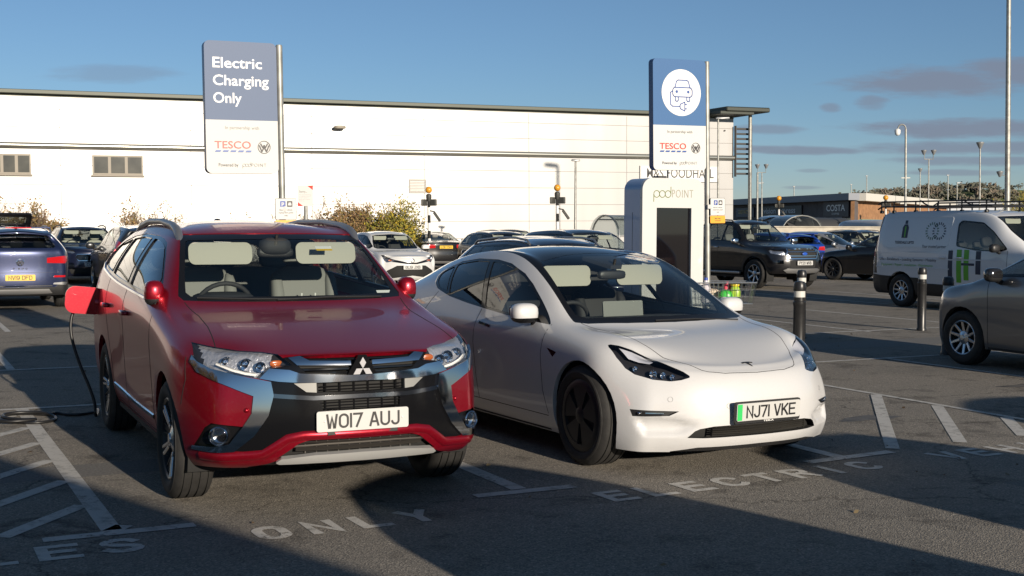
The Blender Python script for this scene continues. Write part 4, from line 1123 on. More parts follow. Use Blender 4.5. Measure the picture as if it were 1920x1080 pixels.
    q.build('door_handle', GLOSSBLACK, root)
    wing_mirror(root, -.70, .925, .972, WH, (.15, .20, .145), .02, GLOSSBLACK)
    # arrow-like T badge
    p_, n_ = b.ray('top', .635, 0); fx = frame_xf(p_+n_*.001, (0, 1, 0), Vector((-1, 0, 0))-n_*(-n_.x))
    q = MB(); q.prism([(-.045, .022), (-.02, .032), (.02, .032), (.045, .022), (.040, .010), (.016, .018), (.010, .010), (0, -.046), (-.010, .010), (-.016, .018), (-.040, .010)][::-1], .003, fx); q.build('emblem', BLACKP, root)
    for y, z in ((-.62, .50), (-.27, .455), (.27, .455), (.62, .50)):
        p_, n_ = b.ray('front', y, z); u_ = n_.cross(UPZ).normalized(); q = MB(); fx = frame_xf(p_+n_*.0008, u_, n_.cross(u_)); q.frame([(.017*cos(a), .017*sin(a)) for a in [2*pi*k/20 for k in range(20)]], [(.0145*cos(a), .0145*sin(a)) for a in [2*pi*k/20 for k in range(20)]], .0012, fx); q.build('parking_sensor', mat('sensor_grey', (.35, .35, .35), .5), root)
    number_plate(root, .842, .417, 'NJ71 VKE', green=True, frame=.008, lean=-.05)
    q = MB(); put_text(q, 'TESLA', frame_xf((.8395, 0, .3495), (0, 1, 0), (0, 0, 1)), .009, .085, bold=.03); q.build('plate_frame_lettering', WHITEPL, root)
    for pts in ([(-.19, .62), (-.155, .2), (-.15, -.15)],):
        q = MB(); c = [b.ray('top', x-.045, y)[0]+Vector((0, 0, .004)) for x, y in pts]; q.tube(c, .006, 6); q.build('wiper', BLACKP, root)
    p_, n_ = b.ray('top', -1.02, 0); q = MB(); q.prism([(-.17, .10), (.17, .10), (.05, -.12), (-.05, -.12)], .03, frame_xf(p_-n_*.05, (0, 1, 0), Vector((-1, 0, 0))-n_*(-n_.x))); q.build('sensor_housing', INTDARK, root)
    q = MB(); fx = frame_xf((-.735, 0, .925), (0, 1, 0), (-.12, 0, 1)); q.prism(rrect(.355, .19, .012), .012, fx @ Matrix.Translation((-.06, .015, 0)), 0); q.build('centre_screen', mat('screen_back', (.22, .22, .20), .35, .3), root)
    p_, n_ = b.ray('top', -1.08, .36); q = MB(); fx = frame_xf(p_-n_*.014, (0, 1, 0), Vector((-1, 0, 0))-n_*(-n_.x))
    q.prism([(-.05, 0), (.05, 0), (.05, .035), (-.05, .035)], .001, fx, 0); q.prism([(-.05, -.012), (.05, -.012), (.05, 0), (-.05, 0)], .001, fx, 1); q.build('windscreen_sticker', [WHITEPL, PLATEY], root)
    interior(root, dict(xd=-.30, zd=.915, xs=-1.50, zs=.42, w=.80, vis=(-1.115, 1.288, .43, .155, .02), vy=.335, mir=(-.98, 1.22), sy=.40, seat=INTDARK, binnacle=False))
    put_wheels(root, 2.875, 1.58, .334, .235, .238, 'aero', steer=-.03)
    return root, b
def sym2(P): return P+[(a, -c) for a, c in P[::-1] if abs(c) > 1e-6]
# ------------------------------------------------------------------ the other cars
def gen_body(p):
    L, W, H, wb, fo = p['L'], p['W'], p['H'], p['wb'], p['fo']; w = W/2; xr = fo-L
    zs = p.get('zs', .24); hf, hr = p['hood']; bf, br = p['belt']; cowl, rf, rr_, gb = p['cowl'], p['rf'], p['rr'], p['gb']
    hatch = p.get('hatch', True); deck = p.get('deck', br+.02)
    roofy = p.get('roofy', .68)*w; cr = p.get('crown', .055); box = p.get('box', 0.)
    belt = [(cowl, bf), (rr_, br), (xr, br+.01)]
    rc = [(rf, H-p.get('drop', .075)), (rf-.45, H-.015), (lerp(rf, rr_, .5), H), (rr_, H-p.get('dropr', .05))]
    def hood(x): return interp([(cowl, hr), (0, lerp(hf, hr, .72)), (fo-.45, lerp(hf, hr, .25)), (fo-.3, hf)], x)
    mid = lambda b: (zs+.32+b-.12)/2
    def low(b, k=1.): return [(.925*w*k, zs), (.965*w*k, zs+.11), (.985*w*k, zs+.32), (w*k, mid(b))]
    def cab(x, e, ye, xc, zc, k=1., b=None):
        b = b if b else interp(belt, x)
        by = (.955+.03*box)*w*k
        return (x, low(b, k)+[(.995*w*k, b-.12), (by, b), (lerp(by, ye, .40-.1*box), lerp(b, e, .5)), (ye, e)], (xc, zc))
    def hd(x, xc, h, hc, k=1.):
        b = h
        return (x, [(.925*w*k, zs), (.965*w*k, zs+.11), (.985*w*k, zs+.32), (w*k, zs+.32+(h-.12-zs-.32)*.55), (.985*w*k, h-.115), (.945*w*k, h-.045), (.89*w*k, h-.012), (.81*w*k, h)], (xc, hc))
    k0 = p.get('nose', .83); xc0 = fo-.30
    zl = [zs-.02, zs+.08, zs+.28, zs+.28+(hf-.2-zs-.28)*.6, hf-.13, hf-.06, hf-.025, hf-.004]
    yl = [x*w*k0 for x in (.95, 1.0, 1.02, 1.01, .99, .96, .92, .87)]
    xl = [xc0+d for d in (-.02, .02, .03, .01, -.02, -.05, -.08, -.11)]
    st = [(xl, list(zip(yl, zl)), (fo-.09, hf+.005))]
    st.append(hd(xc0*.55+.10, xc0*.62+.10, hood(.3), hood(.4)+.02, .965)); st.append(hd(0, .08, hood(0)-.012, hood(0.05)+.022))
    st.append(hd(cowl, cowl+.17, hr-.004, hr+.004))
    xm = lerp(cowl, rf, .5); em = lerp(hr, H-p.get('drop', .075)-cr, .50)
    ycow = .81*w
    st.append(cab(xm-.02, em, lerp(ycow, roofy, .55), xm+.14, em+.005))
    st.append(cab(rf-.04, interp(rc, rf)-cr, roofy, rf+.06, interp(rc, rf)))
    for t in (.33, .68): x = lerp(rf, rr_, t); st.append(cab(x, interp(rc, x)-cr, roofy*.985, x, interp(rc, x)))
    st.append(cab(rr_, interp(rc, rr_)-cr, roofy*.95, rr_-.02, interp(rc, rr_), .995))
    er = interp(rc, rr_)-cr
    if hatch:
        x = lerp(rr_, xr+.16, .5); st.append(cab(x, er-.035, roofy*.93, x-.03, er+cr-.035, .98))
        x = xr+.26; st.append(cab(x, er-.075, roofy*.90, x-.05, er+cr-.08, .955))
        ze = er-.12
        zz = [zs+.03, zs+.13, zs+.34, mid(br), br-.12, br+.02, lerp(br, ze, .55), ze]
        yy = [.84*w, .87*w, .88*w, .88*w, .86*w, .82*w, .74*w, roofy*.82]
        sl = gb-xr
        xx = [xr+.14, xr+.11, xr+.10, xr+.10, xr+.10, xr+.11, xr+.12+sl*.35, xr+.14+sl*.7]
        st.append((xx, list(zip(yy, zz)), (xr+.10+sl*.8, ze+cr*.7)))
        re = [(xr+.07, zz[0]), (xr+.01, zz[1]), (xr, zz[2]), (xr+.01, zz[3]), (xr+.01, zz[4]), (xr+.03, zz[5]), (xr+.05+sl*.4, zz[6]+.01)]
    else:
        xm = lerp(rr_, gb, .55); em = lerp(er, deck, .52); st.append(cab(xm, em, lerp(roofy*.95, .74*w, .5), xm-.04, em+cr*.8, .99, b=min(br, em-.10)))
        st.append(hd(gb, gb-.05, deck-.01, deck+.02, .985)); st[-1] = (gb, low(br, .985)+[(.975*w, deck-.13), (.93*w, deck-.06), (.86*w, deck-.02), (.74*w, deck)], (gb-.06, deck+.025))
        zz = [zs+.03, zs+.13, zs+.34, mid(br), deck-.16, deck-.08, deck-.045, deck-.02]
        yy = [.84*w, .87*w, .88*w, .88*w, .86*w, .82*w, .76*w, .70*w]
        xx = [xr+.16, xr+.13, xr+.12, xr+.12, xr+.12, xr+.13, xr+.14, xr+.16]
        st.append((xx, list(zip(yy, zz)), (xr+.06, deck)))
        re = [(xr+.08, zz[0]), (xr+.02, zz[1]), (xr, zz[2]), (xr+.01, zz[3]), (xr, zz[4]), (xr, zz[5]), (xr+.02, zz[6])]
    fr = [(fo-.10, zs-.02), (fo-.02, zs+.08), (fo, zl[2]), (fo-.01, zl[3]), (fo-.02, zl[4]), (fo-.045, zl[5]), (fo-.065, zl[6])]
    return st, fr, re, belt, rc
_GEN = {}
def make_car(p, root):
    """build every part of one car under its root"""
    st, fr, re, belt, rc = gen_body(p); w = p['W']/2; xr = p['fo']-p['L']; cr = p.get('crown', .055); H = p['H']
    V, F, _ = cage(st, fr, re, fp=p.get('fp', 2.4)); b = Body(subdivide(V, F, p.get('lv', 2)))
    r = p.get('r', .33); wb = p['wb']; roofy = p.get('roofy', .68)*w; cowl, rf, rr_, gb = p['cowl'], p['rf'], p['rr'], p['gb']; hr = p['hood'][1]; hf = p['hood'][0]
    pm = p['paint']
    ra = r+p.get('gap', .04)
    for x in (0., -wb): both(b, 'arch', 'side', circle(x, r+.005, ra, 24), thr=.02, lim=lambda c: abs(c.y) > .5*w)
    if p.get('cladding'):
        P = [(p['fo']+.2, .05)]+[(p['fo']+.2, p['cladding'])]
        top = []
        for xa in (0., -wb):
            top += [(xa+(ra+.06)*cos(a), r+(ra+.06)*sin(a)) for a in [pi*k/10 for k in range(11)] if r+(ra+.06)*sin(a) > p['cladding']]
        P = [(p['fo']-.35, .02), (p['fo']-.35, p['cladding'])]+top+[(xr+.2, p['cladding']), (xr+.2, .02)]
        both(b, 'clad', 'side', P, thr=.02, lim=lambda c: abs(c.y) > .5*w)
    zt = lambda x: interp([(cowl-.02, hr+.0), (rf-.04, interp(rc, rf)-cr-.035), (rf-.5, interp(rc, rf-.5)-cr-.035), (rr_, interp(rc, rr_)-cr-.04), (gb if not p.get('hatch', True) else xr+.2, (interp(rc, rr_)-cr-.12) if p.get('hatch', True) else p.get('deck', 1.)+.03)], x)
    zb = lambda x: interp(belt, x)+.03
    x0 = cowl-.16; x1 = p.get('dlo', xr+.45)
    def pane(a, c, s0=0., s1=0., i=.0):
        n = 6; lo = []; hi = []
        for k in range(n+1):
            x = lerp(a, c, k/n); lo.append((x, zb(x)+i)); xt = x+lerp(s0, s1, k/n); hi.append((xt, max(zt(xt)-i, lo[-1][1]+.004)))
        return rounded(lo+hi[::-1], .03, 2)
    if p.get('side_glass', True):
        both(b, 'dlo', 'side', pane(x0, x1, 0, p.get('dslant', .1)), thr=.02, lim=lambda c: abs(c.y) > .35*w)
        bp = p.get('pillars', [lerp(x0, x1, .42), lerp(x0, x1, .80)]); e = [x0-.10]+bp+[x1]
        for i in range(len(e)-1):
            both(b, 'win', 'side', pane(e[i]-(.04 if i else 0), e[i+1]+.04, 0, p.get('dslant', .1) if i == len(e)-2 else 0, .022), thr=.02, within='dlo')
    else:
        both(b, 'dlo', 'side', p['cabwin'], thr=.02); both(b, 'win', 'side', [(lerp(sum(q[0] for q in p['cabwin'])/len(p['cabwin']), a, .93), lerp(sum(q[1] for q in p['cabwin'])/len(p['cabwin']), c, .90)) for a, c in p['cabwin']], thr=.02, within='dlo')
    zw0, zw1 = hr+.015, interp(rc, rf)-cr+.005; zc1 = interp(rc, rf)-.01
    ws = [(0, zw0), (.70*w, zw0+.01), (.775*w, zw0+.04), (lerp(.78*w, roofy, .55), lerp(zw0, zw1, .55)), (roofy-.03, zw1-.01), (roofy-.07, zw1+.01), (0, zc1)]
    b.cut('ws', 'front', sym(ws), thr=.12, lim=lambda c: c.x < cowl+.45)
    b.cut('wsi', 'front', sym([(y*.945, lerp((zw0+zc1)/2, z, .90)) for y, z in ws]), thr=.1, within='ws')
    if p.get('hatch', True): z0, z1 = p['belt'][1]+.05, H-p.get('dropr', .05)-.13; rwp = [(0, z0), (.66*w, z0), (.70*w, z0+.03), (roofy*.86, z1-.03), (roofy*.80, z1), (0, z1+.03)]
    else: z0, z1 = p.get('deck', 1.)+.05, H-.10; rwp = [(0, z0), (.64*w, z0), (.68*w, z0+.03), (roofy*.86, z1-.04), (roofy*.8, z1-.02), (0, z1)]
    if p.get('rear_glass', True): b.cut('rwin', 'front', sym(rwp), sg=-1, thr=.08, lim=lambda c: c.x < rr_+.25)
    feats = p.get('feats', [])
    for f in feats:          # (name, part, material, view sg, polygon, mirrored?, offset, depth)
        b_sg = f[3]
        lm = (lambda c: c.x > p['fo']-.85) if b_sg > 0 else (lambda c: c.x < xr+p.get('rlim', .5))
        if f[5] == 's': b.cut(f[0], 'front', sym(f[4]), sg=b_sg, thr=.02, lim=lm)
        elif f[5] == 'side': both(b, f[0], 'side', f[4], thr=.05)
        else:
            b.cut(f[0], 'front', f[4], sg=b_sg, thr=.02, lim=lm); b.cut(f[0], 'front', mir(f[4]), sg=b_sg, thr=.02, lim=lm)
    m = b.take(0, thick=0); b.rim(m, 'arch', .07, 0, (0, -1, 0)); b.rim(m, 'dlo', .012, 0); b.rim(m, 'ws', .012, 0); m.build('body', pm, root)
    if p.get('cladding'):
        m = b.take('clad', .006); b.rim(m, 'arch', .07, 0, (0, -1, 0), others=('clad',)); m.build('wheel_arch_trim', BLACKP, root)
    m = MB(); arch_liner(m, 0, ra+.005, w, p['W']-.26, 0); arch_liner(m, -wb, ra+.005, w, p['W']-.26, 0)
    zs = p.get('zs', .24); m.box((-wb/2, 0, zs+.03), (p['L']-1.1, w*1.35, .08)); m.box((-wb/2, 0, zs+.05), (wb-2*ra-.08, w*1.88, .10)); m.build('underbody', MATTEBLACK, root)
    m = b.take('dlo', -.003); m.build('window_trim', GLOSSBLACK, root)
    b.take('win', -.007).build('side_window', p.get('sidegl', SIDEGL), root)
    b.take('ws', -.003).build('windscreen_border', GLOSSBLACK, root); b.take('wsi', -.005).build('windscreen', GLASS, root)
    if p.get('rear_glass', True): b.take('rwin', -.003).build('rear_window', p.get('reargl', PRIVACY), root)
    done = set()
    for f in feats:
        if f[0] in done: continue
        done.add(f[0])
        off, dep = f[6], f[7]
        t = b.take(f[0], off)
        if dep: b.rim(t, f[0], dep, 0, off=max(off, 0), others=tuple(k for k in [0]+list(b.regs) if k != f[0]))
        if f[5] == 'm':
            for s in (1, -1):
                q = MB(); q.add(t.v, [g for g in t.f if sum(t.v[k][1] for k in g)*s > 0], 0, t.n); o = q.build(f[1], f[2], root)
                if f[1] == 'headlight':
                    t2 = b.take(f[0], -.035); q = MB(); q.add(t2.v, [g for g in t2.f if sum(t2.v[k][1] for k in g)*s > 0], 0, t2.n); q.build('reflector', mat('far_reflector', (.5, .52, .55), .25, .9, bump=(30, 1.)), o)
        else:
            o = t.build(f[1], f[2], root)
            if f[1] == 'headlight': b.take(f[0], -.03).build('reflector', mat('far_reflector', (.5, .52, .55), .25, .9, bump=(30, 1.)), o)
    q = MB()
    for s in (1, -1):
        for x in p.get('gaps', []):
            zt_ = interp(belt, x)+.02; b.ribbon(q, 'side', [(x, zt_), (x-.01, .7), (x+.01, p.get('zs', .24)+.06)], .010, .001, s)
    if q.v: q.build('panel_gap', MATTEBLACK, root)
    for s in (1, -1):
        for x in p.get('handles', []):
            pn = b.ray('side', x, interp(belt, x)-.14, s)
            if pn[0] is not None: q = MB(); blob(q, pn[0]+pn[1]*.02, (.19, .035, .03), 3, 12); q.build('door_handle', p.get('handle_mat', pm), root, 60)
    if p.get('rails'):
        for s in (1, -1):
            q = MB(); pts = []
            for x in (rf-.10, rf-.20, rf-.6, lerp(rf, rr_, .6), rr_, rr_-.12):
                pn = b.ray('top', x, s*roofy*.97); z = pn[0].z if pn[0] is not None else H; e = x in (rf-.10, rr_-.12); pts.append((x, s*roofy*.97, z+(.0 if e else .055)))
            q.tube(pts, .018, 8); q.build('roof_rail', p['rails'], root, 60)
    my = p.get('mirror', None)
    if my is not False:
        mx, mz = (my if my else (cowl-.22, p['belt'][0]+.06)); wing_mirror(root, mx, w+.10, mz, p.get('mirror_mat', pm), (.14, .22, .16), .05, gl=False)
    interior(root, dict(xd=cowl+.10, zd=hr-.01, xs=p.get('xs', rf-.30), zs=p.get('zseat', .36+H*.10), w=w*.88, vis=(rf-.01, zc1-.035, .40, .13, .03) if p.get('visors', True) else (rf-.01, zc1-.03, .40, .05, .01), vy=.35*w/.9, seat=p.get('seat', INTGREY)))
    put_wheels(root, wb, p['W']-.235, r, .215, p.get('rim', .215), p.get('wheel', 'five'), dark=p.get('darkw', False), steer=p.get('steer', 0.))
    for pl in p.get('plates', []):
        number_plate(root, *pl[:3], **pl[3])
    return b
BAY = .4635
def heading(t): return t-pi/2
def axle_to_root(x, y, th, ax=0.):
    """put the front axle so that the point ax metres ahead of it lies at x, y"""
    return (x-ax*sin(th), y+ax*cos(th), 0)
NAVY = paint('navy_paint', (.013, .022, .070), .45, .3); NAVY2 = paint('dark_blue_paint', (.006, .010, .032), .4, .3)
BLACKPAINT = paint('black_paint', (.006, .006, .008), .3, .3); GREYP = paint('grey_paint', (.19, .182, .178), .6, .34)
WHITEP = mat('white_paint', (.62, .62, .61), .35, 0, 1.); BLUEP = paint('blue_paint', (.01, .06, .36), .4, .3); SILVERP = paint('silver_paint', (.42, .43, .45), .7, .3)
DKGREY = paint('dark_grey_paint', (.03, .033, .036), .5, .3); DKGREEN = paint('dark_green_paint', (.016, .022, .018), .4, .3)
VANW = mat('van_white', (.70, .71, .73), .38, 0, 1.)
def headl(y0, y1, z0, z1, tip=.03): return [(y0, z0+tip), (y0+.06, z1-.01), (y1-.02, z1+.02), (y1, z1-.01), (y1, z0+.03), (y0+.12, z0)]
# left: blue crossover seen from behind
def build_cars():
    A = -pi+BAY      # pointing away, along the bays
    def car(name, label, cat, x, y, th, p, group=None):
        r_ = empty(name, (x, y, 0), heading(th), label, cat, group); b = make_car(p, r_); return r_, b
    G = None
    # --- VW-like crossover, rear towards us
    p = dict(L=4.23, W=1.82, H=1.56, wb=2.59, fo=.84, r=.34, hood=(.86, 1.02), belt=(1.02, 1.10), cowl=-.45, rf=-1.05, rr=-2.75, gb=-3.15, paint=NAVY, cladding=.40, rails=SILVER, handles=[-1.3, -2.2], gaps=[-.5, -1.55, -2.4],
      feats=[('tl', 'tail_light', REDLENS, -1, [(.47, .87), (.80, .86), (.84, .90), (.84, .99), (.78, 1.0), (.47, .965)], 'm', .006, .02),
             ('sk', 'skid_strip', SILVER, -1, [(0, .385), (.5, .385), (.56, .31), (0, .30)], 's', .02, .01), ('cs', 'chrome_surround', SILVER, -1, [(.58, .47), (.80, .455), (.84, .50), (.80, .51), (.60, .50)], 'm', .014, .02),
             ('st', 'bumper_strip', CHROME, -1, [(0, .455), (.56, .455), (.56, .435), (0, .435)], 's', .012, .01),
             ('rb', 'rear_bumper', BLACKP, -1, [(0, .42), (.62, .42), (.74, .52), (.86, .52), (.86, .2), (0, .2)], 's', .010, .02),
             ('rf', 'reflector', REDLENS, -1, [(.58, .60), (.80, .60), (.80, .635), (.60, .635)], 'm', .006, .01)],
      plates=[(-3.395, .60, 'NV19 DFD', dict(col=PLATEY, back=True))])
    p['feats'].append(('cs2', 'crease_strip', mat('navy_dark', (.006, .012, .05), .4, .3, 1.), -1, [(0, .70), (.80, .70), (.80, .685), (0, .685)], 's', .004, .004))
    c = (-8.84-.705*.894, 24.29-.705*.447); x, y = c[0]-2.59*.447*1, c[1]+2.59*.894
    r_, b = car('crossover', 'metallic blue crossover seen from behind with a yellow number plate', 'car', x, y, A, p)
    q = MB(); q.lathe([(.066, 0), (.066, .012), (.056, .014), (.056, .006)], 24, frame_xf((-3.394, 0, .885), (0, -1, 0), (0, 0, 1)))
    fx = frame_xf((-3.402, 0, .885), (0, -1, 0), (0, 0, 1)); vw_mark(q, fx, .056, .010); q.build('emblem', CHROME, r_)
    q = MB(); put_text(q, 'T-ROC', frame_xf((-3.396, 0, .755), (0, -1, 0), (0, 0, 1)), .028, .26, bold=.02, spacing=1.5); q.build('boot_lettering', CHROME, r_)
    q = MB(); q.box((-3.05, 0, 1.53), (.16, 1.15, .035), .012); o = q.build('spoiler', NAVY, r_); q = MB(); q.box((-3.13, -.0, 1.525), (.02, .45, .022)); q.build('brake_light', REDLENS, o)
    q = MB(); q.tube([(-2.6, 0, 1.53), (-2.68, 0, 1.60)], [.03, .012], 8); q.build('aerial', BLACKP, r_)
    # --- small hatch behind with its tailgate up
    p = dict(L=4.0, W=1.75, H=1.46, wb=2.5, fo=.8, r=.31, hood=(.80, .97), belt=(.96, 1.02), cowl=-.42, rf=-1.0, rr=-2.6, gb=-3.0, paint=BLACKPAINT, rear_glass=True)
    r_, b = car('hatchback', 'dark hatchback with its tailgate raised behind the blue crossover', 'car', -14.9, 36.2, A, p)
    q = MB(); fx = frame_xf((-3.02, 0, 1.50), (0, -1, 0), (-.80, 0, .42)); q.frame(rrect(1.30, .86, .10, 4, 0, .42), rrect(1.02, .44, .06, 4, 0, .48), .05, fx, 0); t = q.build('raised_tailgate', BLACKPAINT, r_)
    q = MB(); q.prism(rrect(1.03, .45, .06, 4, 0, .48), .006, fx @ Matrix.Translation((0, 0, .02))); q.build('tailgate_window', SIDEGL, t)
    # --- dark blue SUV, front towards us
    p = dict(L=4.48, W=1.855, H=1.62, wb=2.67, fo=.91, r=.35, hood=(.98, 1.10), belt=(1.07, 1.14), cowl=-.40, rf=-1.05, rr=-2.9, gb=-3.35, paint=NAVY2, rails=BLACKP, cladding=.38, nose=.86,
      feats=[('hl', 'headlight', LENS, 1, [(.48, .885), (.55, .955), (.80, .985), (.84, .96), (.80, .90), (.56, .855)], 'm', .003, 0),
             ('gr', 'grille', GLOSSBLACK, 1, [(0, .66), (.40, .66), (.47, .76), (.43, .82), (.10, .82), (0, .80)], 's', -.01, .02),
             ('lg', 'lower_grille', MATTEBLACK, 1, [(0, .30), (.60, .30), (.66, .44), (.55, .46), (0, .46)], 's', -.01, .02), ('fl', 'fog_lamp', LENS, 1, [(.66, .58), (.76, .58), (.76, .66), (.66, .66)], 'm', .004, .01)],
      plates=[(.925, .55, 'D3 PKY', {})], seat=INTCREAM, visors=True)
    r_, b = car('family_suv', 'dark blue SUV facing the camera with a chrome ringed grille', 'car', -11.5, 34.2, BAY, p); r_.scale = (.97,)*3
    q = MB(); b.ribbon(q, 'front', sym([(0, .655), (.41, .655), (.485, .76), (.44, .83), (.10, .832), (0, .812)]), .024, .012, closed=True); q.build('grille_surround', CHROME, r_)
    # --- black people carrier, tail towards us
    p = dict(L=4.5, W=1.85, H=1.60, wb=2.7, fo=.9, r=.33, hood=(.9, 1.06), belt=(1.02, 1.08), cowl=-.3, rf=-1.0, rr=-3.0, gb=-3.4, paint=DKGREY, cladding=None, rear_glass=True,
      feats=[('tl', 'tail_light', REDLENS, -1, [(.66, .80), (.83, .80), (.86, 1.20), (.80, 1.24), (.74, 1.15), (.70, .95)], 'm', .006, .02), ('rb', 'rear_bumper', BLACKP, -1, [(0, .45), (.86, .45), (.86, .2), (0, .2)], 's', .01, .02)], handles=[-1.3, -2.3], gaps=[-.4, -1.5, -2.5])
    c = (-8.55, 29.6); r_, b = car('people_carrier', 'dark grey people carrier seen from behind, half hidden by the red SUV', 'car', c[0]-2.7*.447, c[1]+2.7*.894, A, p)
    # --- white city car, front towards us
    p = dict(L=3.455, W=1.615, H=1.46, wb=2.34, fo=.68, r=.29, zs=.2, hood=(.80, .96), belt=(.95, 1.02), cowl=-.42, rf=-.98, rr=-2.35, gb=-2.65, paint=WHITEP, fp=2.0, nose=.84,
      feats=[('hl', 'headlight', LENS, 1, [(.40, .70), (.50, .735), (.66, .83), (.72, .83), (.70, .72), (.62, .64), (.54, .66)], 'm', .003, 0),
             ('xx', 'lower_grille', MATTEBLACK, 1, [(0, .30), (.60, .22), (.66, .40), (.62, .44), (.40, .56), (.10, .575), (0, .575)], 's', -.012, .02), ('gr', 'grille_strip', GLOSSBLACK, 1, [(0, .635), (.12, .64), (.40, .705), (.52, .66), (.42, .645), (.14, .60), (0, .60)], 's', .002, .005)],
      plates=[(.69, .52, 'GL19 JXB', {})], seat=INTDARK)
    r_, b = car('city_car', 'small white city car facing the camera with black lower grille', 'car', -2.88, 33.2, BAY, p)
    q = MB(); q.lathe([(.055, 0), (.055, .02), (.045, .022), (.045, .01)], 20, frame_xf((.655, 0, .69), (0, 1, 0), (0, 0, 1))); q.build('emblem', CHROME, r_)
    for s in (1, -1):
        pn = b.ray('front', s*.55, .70); q = MB(); blob(q, pn[0]-pn[1]*.012, (.02, .10, .035), 2.5, 10); q.build('indicator', AMBER, r_)
    # --- black coupe, tail towards us
    p = dict(L=4.63, W=1.85, H=1.37, wb=2.75, fo=.86, r=.335, zs=.2, hood=(.74, .92), belt=(.92, .98), cowl=-.35, rf=-1.15, rr=-2.3, gb=-3.25, deck=1.02, hatch=False, paint=BLACKPAINT, dlo=-2.75,
      feats=[('tl', 'tail_light', REDLENS, -1, [(.42, .80), (.74, .78), (.80, .82), (.80, .90), (.70, .93), (.42, .915)], 'm', .006, .02), ('rb', 'diffuser', SILVER, -1, [(0, .32), (.45, .32), (.55, .38), (.70, .38), (.70, .30), (.5, .24), (0, .24)], 's', .01, .02)],
      plates=[(-3.775, .83, 'LD11 YSM', dict(col=PLATEY, back=True))], sidegl=SIDEGL, reargl=SIDEGL)
    r_, b = car('coupe', 'black fastback coupe seen from behind with wide red tail lights', 'car', -2.85-2.75*.447, 46.6+2.75*.894, A, p)
    q = MB()
    for s in (1, -1): q.tube([(-3.66, s*.55, .32), (-3.78, s*.55, .32)], .05, 12)
    q.build('exhaust', CHROME, r_)
    q = MB(); b.ribbon(q, 'side', [(-.6, .95), (-1.2, 1.235), (-1.8, 1.27), (-2.4, 1.20), (-2.8, 1.03)], .02, .004, -1); b.ribbon(q, 'side', [(-.6, .95), (-1.2, 1.235), (-1.8, 1.27), (-2.4, 1.20), (-2.8, 1.03)], .02, .004, 1); q.build('window_strip', CHROME, r_)
    # --- row of dark estates and hatches half hidden behind the saloon
    est = dict(L=4.6, W=1.82, H=1.44, wb=2.7, fo=.9, r=.32, zs=.2, hood=(.76, .94), belt=(.94, 1.0), cowl=-.38, rf=-1.1, rr=-3.1, gb=-3.45, lv=2, handles=[-1.5, -2.4],
      feats=[('hl', 'headlight', LENS, 1, headl(.46, .80, .62, .72), 'm', .003, 0), ('gr', 'grille', GLOSSBLACK, 1, [(0, .48), (.40, .48), (.44, .68), (0, .70)], 's', -.008, .015)])
    for (nm, lab, cat, x, y, th, pt, over) in (
        ('estate_car', 'dark blue estate with roof rails directly behind the white saloon', 'car', 1.35, 18.6, BAY, NAVY2, dict(H=1.415, rails=SILVER)),
        ('estate_car', 'black estate with a bright mirror to the right of the black coupe', 'car', -.37, 28.4, A, BLACKPAINT, dict(H=1.40)),
        ('hatchback', 'dark grey hatchback with pale side glass behind the black estate', 'car', .35, 38.0, BAY, DKGREY, dict(L=4.1, H=1.46, rr=-2.7, gb=-3.0)),
        ('coupe', 'dark green coupe roof between black coupe and grey hatchback', 'car', -2.7, 52.5, BAY, DKGREEN, dict(H=1.40, hatch=False, rr=-2.4, gb=-3.3, deck=1.0, dlo=-2.9)),
        ('estate_car', 'black estate further back whose roof shows left of the second crossing beacon', 'car', .55, 46., BAY, BLACKPAINT, dict(H=1.52)),
        ('hatchback', 'low grey hatchback roof in front of the second crossing beacon', 'car', 2.4, 45.5, BAY, GREYP, dict(L=4.1, H=1.40, rr=-2.7, gb=-3.0)),
        ('compact_suv', 'black compact SUV with tinted glass beside the charger cabinet', 'car', 2.35, 28.3, BAY, BLACKPAINT, dict(H=1.54, hood=(.86, 1.03), belt=(1.01, 1.07)))):
        p = dict(est); p.update(over); p['paint'] = pt; car(nm, lab, cat, x, y, th, p)
    # --- black double cab pickup
    p = dict(L=5.36, W=1.86, H=1.80, wb=3.22, fo=.91, r=.385, gap=.07, rim=.24, zs=.42, hood=(1.06, 1.18), belt=(1.17, 1.22), cowl=-.40, rf=-1.05, rr=-2.35, gb=-2.62, deck=1.20, hatch=False, dlo=-2.42, paint=BLACKPAINT, cladding=.48, fp=3.0, nose=.87, crown=.05,
      feats=[('hl', 'headlight', LENS, 1, [(.50, .90), (.56, 1.0), (.80, 1.035), (.86, 1.01), (.84, .93), (.66, .88)], 'm', .003, 0),
             ('gr', 'grille', MATTEBLACK, 1, [(0, .80), (.42, .80), (.50, .90), (.46, 1.02), (0, 1.03)], 's', -.015, .02),
             ('lw', 'bumper_intake', MATTEBLACK, 1, [(0, .55), (.42, .55), (.45, .74), (0, .75)], 's', -.008, .015), ('fl', 'fog_lamp', LENS, 1, [(.60, .66), (.74, .66), (.74, .75), (.60, .75)], 'm', .004, .02),
             ('sk', 'skid_plate', SILVER, 1, [(0, .54), (.50, .54), (.60, .50), (.50, .44), (0, .43)], 's', .03, .03)],
      plates=[(.945, .68, 'PY20 WNB', {})], handles=[-1.5, -2.2], gaps=[-.5, -1.45, -2.45], rails=BLACKP, wheel='seven', mirror_mat=CHROME, handle_mat=CHROME)
    r_, b = car('pickup_truck', 'black double cab pickup with chrome grille frame parked right of the charger', 'pickup', 7.07, 33.1, .52, p)
    q = MB(); b.ribbon(q, 'front', sym([(0, .79), (.43, .79), (.52, .90), (.47, 1.035), (0, 1.045)]), .045, .018, closed=True)
    for z in (.86, .965): b.ribbon(q, 'front', [(-.47, z), (.47, z)], .03, .012)
    q.build('grille_surround', CHROME, r_)
